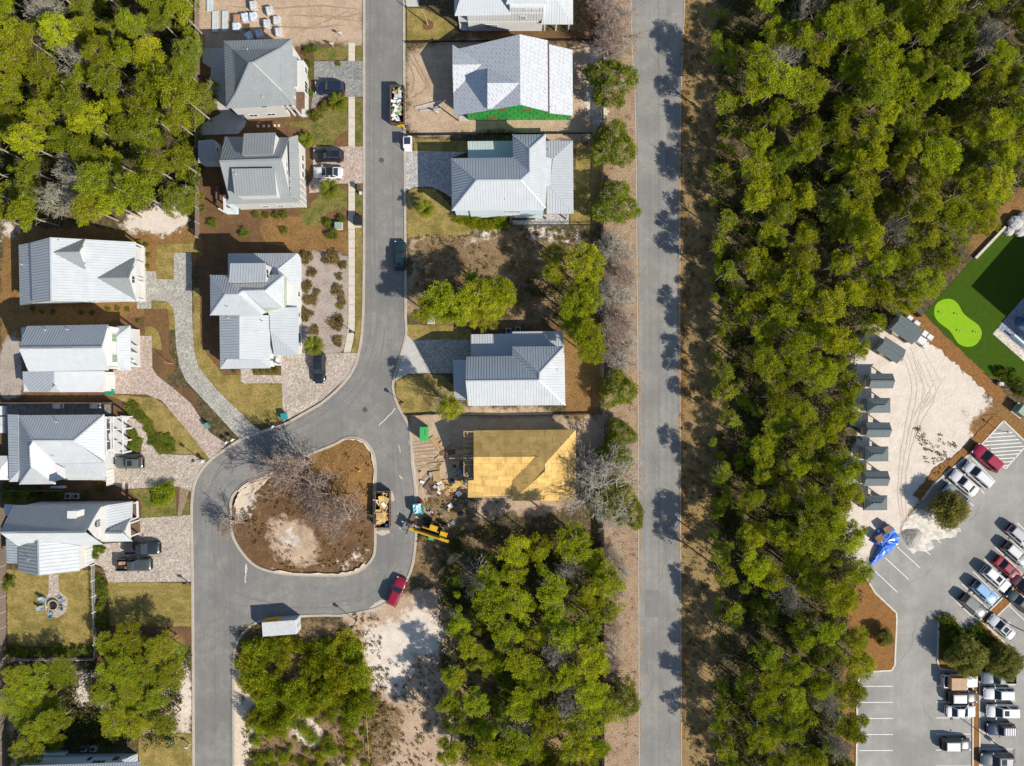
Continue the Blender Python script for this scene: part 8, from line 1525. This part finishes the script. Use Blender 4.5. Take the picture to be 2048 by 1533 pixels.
obox('wall', m_wall, (0, 0), 13.5, 12, 0, 9.0); obox('roof', m_rs, (-0.3, -0.3), 14.1, 12.6, 9.0, 9.2); obox('lower_wing', m_wall, (-1.9, 1.85), 1.88, 9, 0, 5.2)
q = W(2035, 672, 0.5); st = thing('terrace_steps', 'pale blue-grey steps with low walls on the shaded terrace', 'steps', (q.x, q.y, 0.05), math.radians(-41))
for k in range(6): MB().box((0.2+k*0.32, 0.45, 0.08+k*0.1), (0.31, 1.5, 0.16+k*0.2)).local('step', m_deck, st)
for s_ in (-0.45, 1.35): MB().box((0.9, s_, 0.5), (3.2, 0.3, 1.0)).local('side_wall', m_blue, st)
q = W(2040, 640, 0.5); t = thing('planter_pot', 'round dark blue pot on the shaded terrace', 'pot', (q.x, q.y, 0.05)); MB().lathe([(0.35, 0), (0.55, 0.35), (0.5, 0.75), (0.42, 0.75), (0.4, 0.6), (0.02, 0.6)], n=16).local('pot', mat('blue_glaze', (0.06, 0.12, 0.25), rough=0.3), t)
# retaining wall and boulders at the top of the turf
q0, q1 = W(1948, 518), W(2008, 455); t = thing('retaining_wall', 'pale low stone wall along the upper edge of the turf', 'wall', ((q0.x+q1.x)/2, (q0.y+q1.y)/2, 0)); n = 11
for k in range(n): a, b = q0.lerp(q1, (k+0.02)/n), q0.lerp(q1, (k+0.98)/n); MB().beam(a+Vector((0, 0, 0.25)), b+Vector((0, 0, 0.25)), 0.4, 0.5).part('block', m_conc, t)
for k, (x, y, s_) in enumerate(((2030, 447, 1.4), (2042, 462, 1.2), (2046, 438, 1.3), (2020, 462, 0.9))):
    q = W(x, y, 0.5); mb = MB().ball((q.x, q.y, 0.4*s_), 0.9*s_, 9, 6, 0.6); mb.v = [(v[0]+r9.uniform(-0.12, 0.12), v[1]+r9.uniform(-0.12, 0.12), v[2]) for v in mb.v]; mb.solo('boulder', mat('pale_rock', (0.5, 0.48, 0.44), (0.34, 0.35, 0.36), sc=1.5, rough=0.9), ('left boulder of the pale group at the top of the turf', 'lowest boulder of the pale group at the top of the turf', 'upper right boulder of the pale group by the turf', 'small boulder of the pale group by the turf')[k], 'boulder', 'boulders by the turf')
# golf cups and balls on the putting green
m_ball = mat('golf_ball', (0.8, 0.78, 0.2), rough=0.4)
for k, (x, y) in enumerate(((1005, 272), (1138, 283), (1160, 427), (1297, 437))):
    q = W(*RN.p(x, y)); MB().lathe([(0.14, 0), (0.14, 0.012), (0.01, 0.012)], (q.x, q.y, 0.046), 12).solo('golf_hole', m_mail, ('upper left', 'upper right', 'lower left', 'lower right')[k]+' hole on the putting green', 'golf hole', 'holes on the putting green')
    for dx, dy in ((32, 15), (45, 18), (28, 8)): b = W(*RN.p(x+dx, y+dy)); MB().ball((b.x, b.y, 0.11), 0.06, 8, 5).solo('golf_ball', m_ball, 'tiny yellow ball beside the '+('upper left', 'upper right', 'lower left', 'lower right')[k]+' hole of the putting green', 'ball', 'golf balls')
# ---------------------------------------------------------------- clutter on the building lots
for k in range(8):
    a, b = RJ.p(440+k*11, 1400-k*10), RJ.p(560+k*9, 1225+k*4); q0, q1 = W(*a), W(*b); MB().beam(q0+Vector((0, 0, 0.1+0.03*(k % 3))), q1+Vector((0, 0, 0.1)), 0.2, 0.06).solo('long_plank', m_stud if k % 2 else m_lum, 'long plank in the bundle lying left of the pine clump', 'plank', 'planks by the pine clump')
for a, b, lb in (((265, 820), (470, 770), 'long pale plank lying on the sand left of the sheathed house'), ((300, 845), (470, 830), 'lower pale plank lying on the sand left of the sheathed house')):
    q0, q1 = W(*RC.p(*a)), W(*RC.p(*b)); MB().beam(q0+Vector((0, 0, 0.12)), q1+Vector((0, 0, 0.12)), 0.3, 0.12).solo('pale_plank', m_deck, lb, 'plank', 'planks left of the sheathed house')
cl = [mat('clutter_'+n, cc, rough=0.7) for n, cc in (('red', (0.3, 0.02, 0.03)), ('teal', (0.1, 0.25, 0.25)), ('white', (0.65, 0.65, 0.64)), ('tan', (0.5, 0.36, 0.2)), ('black', (0.03, 0.03, 0.035)), ('blue', (0.15, 0.22, 0.3)), ('grey', (0.3, 0.3, 0.29)), ('ochre', (0.5, 0.36, 0.12)))]
cn_ = ('red', 'teal', 'white', 'tan', 'black', 'blue', 'grey', 'ochre')
for k in range(44):
    px_, py_ = r9.gauss(890, 32), r9.gauss(985, 36)
    if px_ > 940 or px_ < 838: continue
    q = W(px_, py_); i = r9.randrange(8); s_ = r9.uniform(0.25, 0.9); mb = MB().box((q.x, q.y, 0.15), (s_, s_*r9.uniform(0.3, 1), r9.uniform(0.1, 0.5)), r9.uniform(0, 3), r9.uniform(0.7, 1)); mb.solo('site_debris', cl[i], cn_[i]+' piece of rubbish among the debris left of the plywood-roofed house', 'debris', 'debris by the plywood-roofed house')
for k in range(30):
    px_, py_ = r9.uniform(870, 940), r9.uniform(885, 975); q = W(px_, py_); a = r9.choice([0.1, 1.5, 0.7, 2.2]); d = Vector((math.cos(a), math.sin(a), 0))*r9.uniform(0.5, 1.6); MB().beam(q-d+Vector((0, 0, 0.08)), q+d+Vector((0, 0, 0.12)), r9.choice([0.1, 0.1, 0.14, 0.8]), 0.05).solo('lumber_scrap', r9.choice([m_stud, m_brown, m_ply, m_osb]), 'loose lumber on the ground beside the open trusses', 'lumber', 'lumber by the open trusses')
for x, y, w_, l_, a, m_, lb in ((873, 952, 1.2, 1.6, 0.1, m_osb, 'square yellow board lying on the sand left of the open trusses'), (880, 972, 1.1, 1.3, 0.5, m_white, 'heap of white sheeting on the sand'), (862, 973, 1.8, 1.9, -0.7, m_brown, 'brown sheet lying flat on the rutted sand'), (918, 944, 0.9, 0.7, 0.3, cl[5], 'blue tool box beside the open trusses'), (1170, 985, 0.9, 1.7, 0.3, m_ply, 'offcut of plywood right of the plywood-roofed house')):
    q = W(x, y); MB().box((q.x, q.y, 0.12), (w_, l_, 0.14), a, 0.95).solo('loose_sheet', m_, lb, 'sheet')
q0, q1 = W(726, 1275), W(740, 1520)
t = thing('boundary_tape', 'yellow marker tape on stakes along the sandy lot', 'tape', ((q0.x+q1.x)/2, (q0.y+q1.y)/2, 0)); MB().beam(q0+Vector((0, 0, 0.7)), q1+Vector((0, 0, 0.7)), 0.03, 0.09).part('tape', mat('marker_tape', (0.55, 0.45, 0.1), rough=0.5), t)
for k in range(7): v = q0.lerp(q1, k/6); MB().box((v.x, v.y, 0.4), (0.05, 0.05, 0.8)).part('stake', m_stud, t)
q = W(853, 1); q = W(*RC.p(362, 190)); tt = thing('leaning_trunk', 'leafless pinkish trunk in a mulch ring on the top lawn', 'tree', (q.x, q.y, 0.04)); MB().tube((0, 0, 0), (-0.2, 0.3, 3.0), 0.12, 0.05).local('trunk', bk_twig, tt); MB().tube((-0.2, 0.3, 3.0), (-0.6, 0.5, 4.2), 0.05, 0.02).local('branch', bk_twig, tt)
for x, y, lb in ((345, 728, 'thin staked tree trunk in the mulch ring of the lawn'),):
    q = W(x, y); tt = thing('young_tree', lb, 'tree', (q.x, q.y, 0.04)); MB().tube((0, 0, 0), (-0.1, 0.1, 2.6), 0.07, 0.03).local('trunk', bk_twig, tt); MB().tube((-0.05, 0.05, 2.2), (0.4, 0.3, 3.2), 0.03, 0.01).local('branch', bk_twig, tt)
for k, (x, y) in enumerate(((516, 253), (528, 253), (538, 253), (550, 252), (558, 252))): q = W(x, y); MB().box((q.x, q.y, 0.07), (0.35, 0.4, 0.06), r9.uniform(-0.2, 0.2)).solo('stepping_stone', m_conc, 'pale stepping stone below the hip-roofed house', 'stepping stone', 'stepping stones')
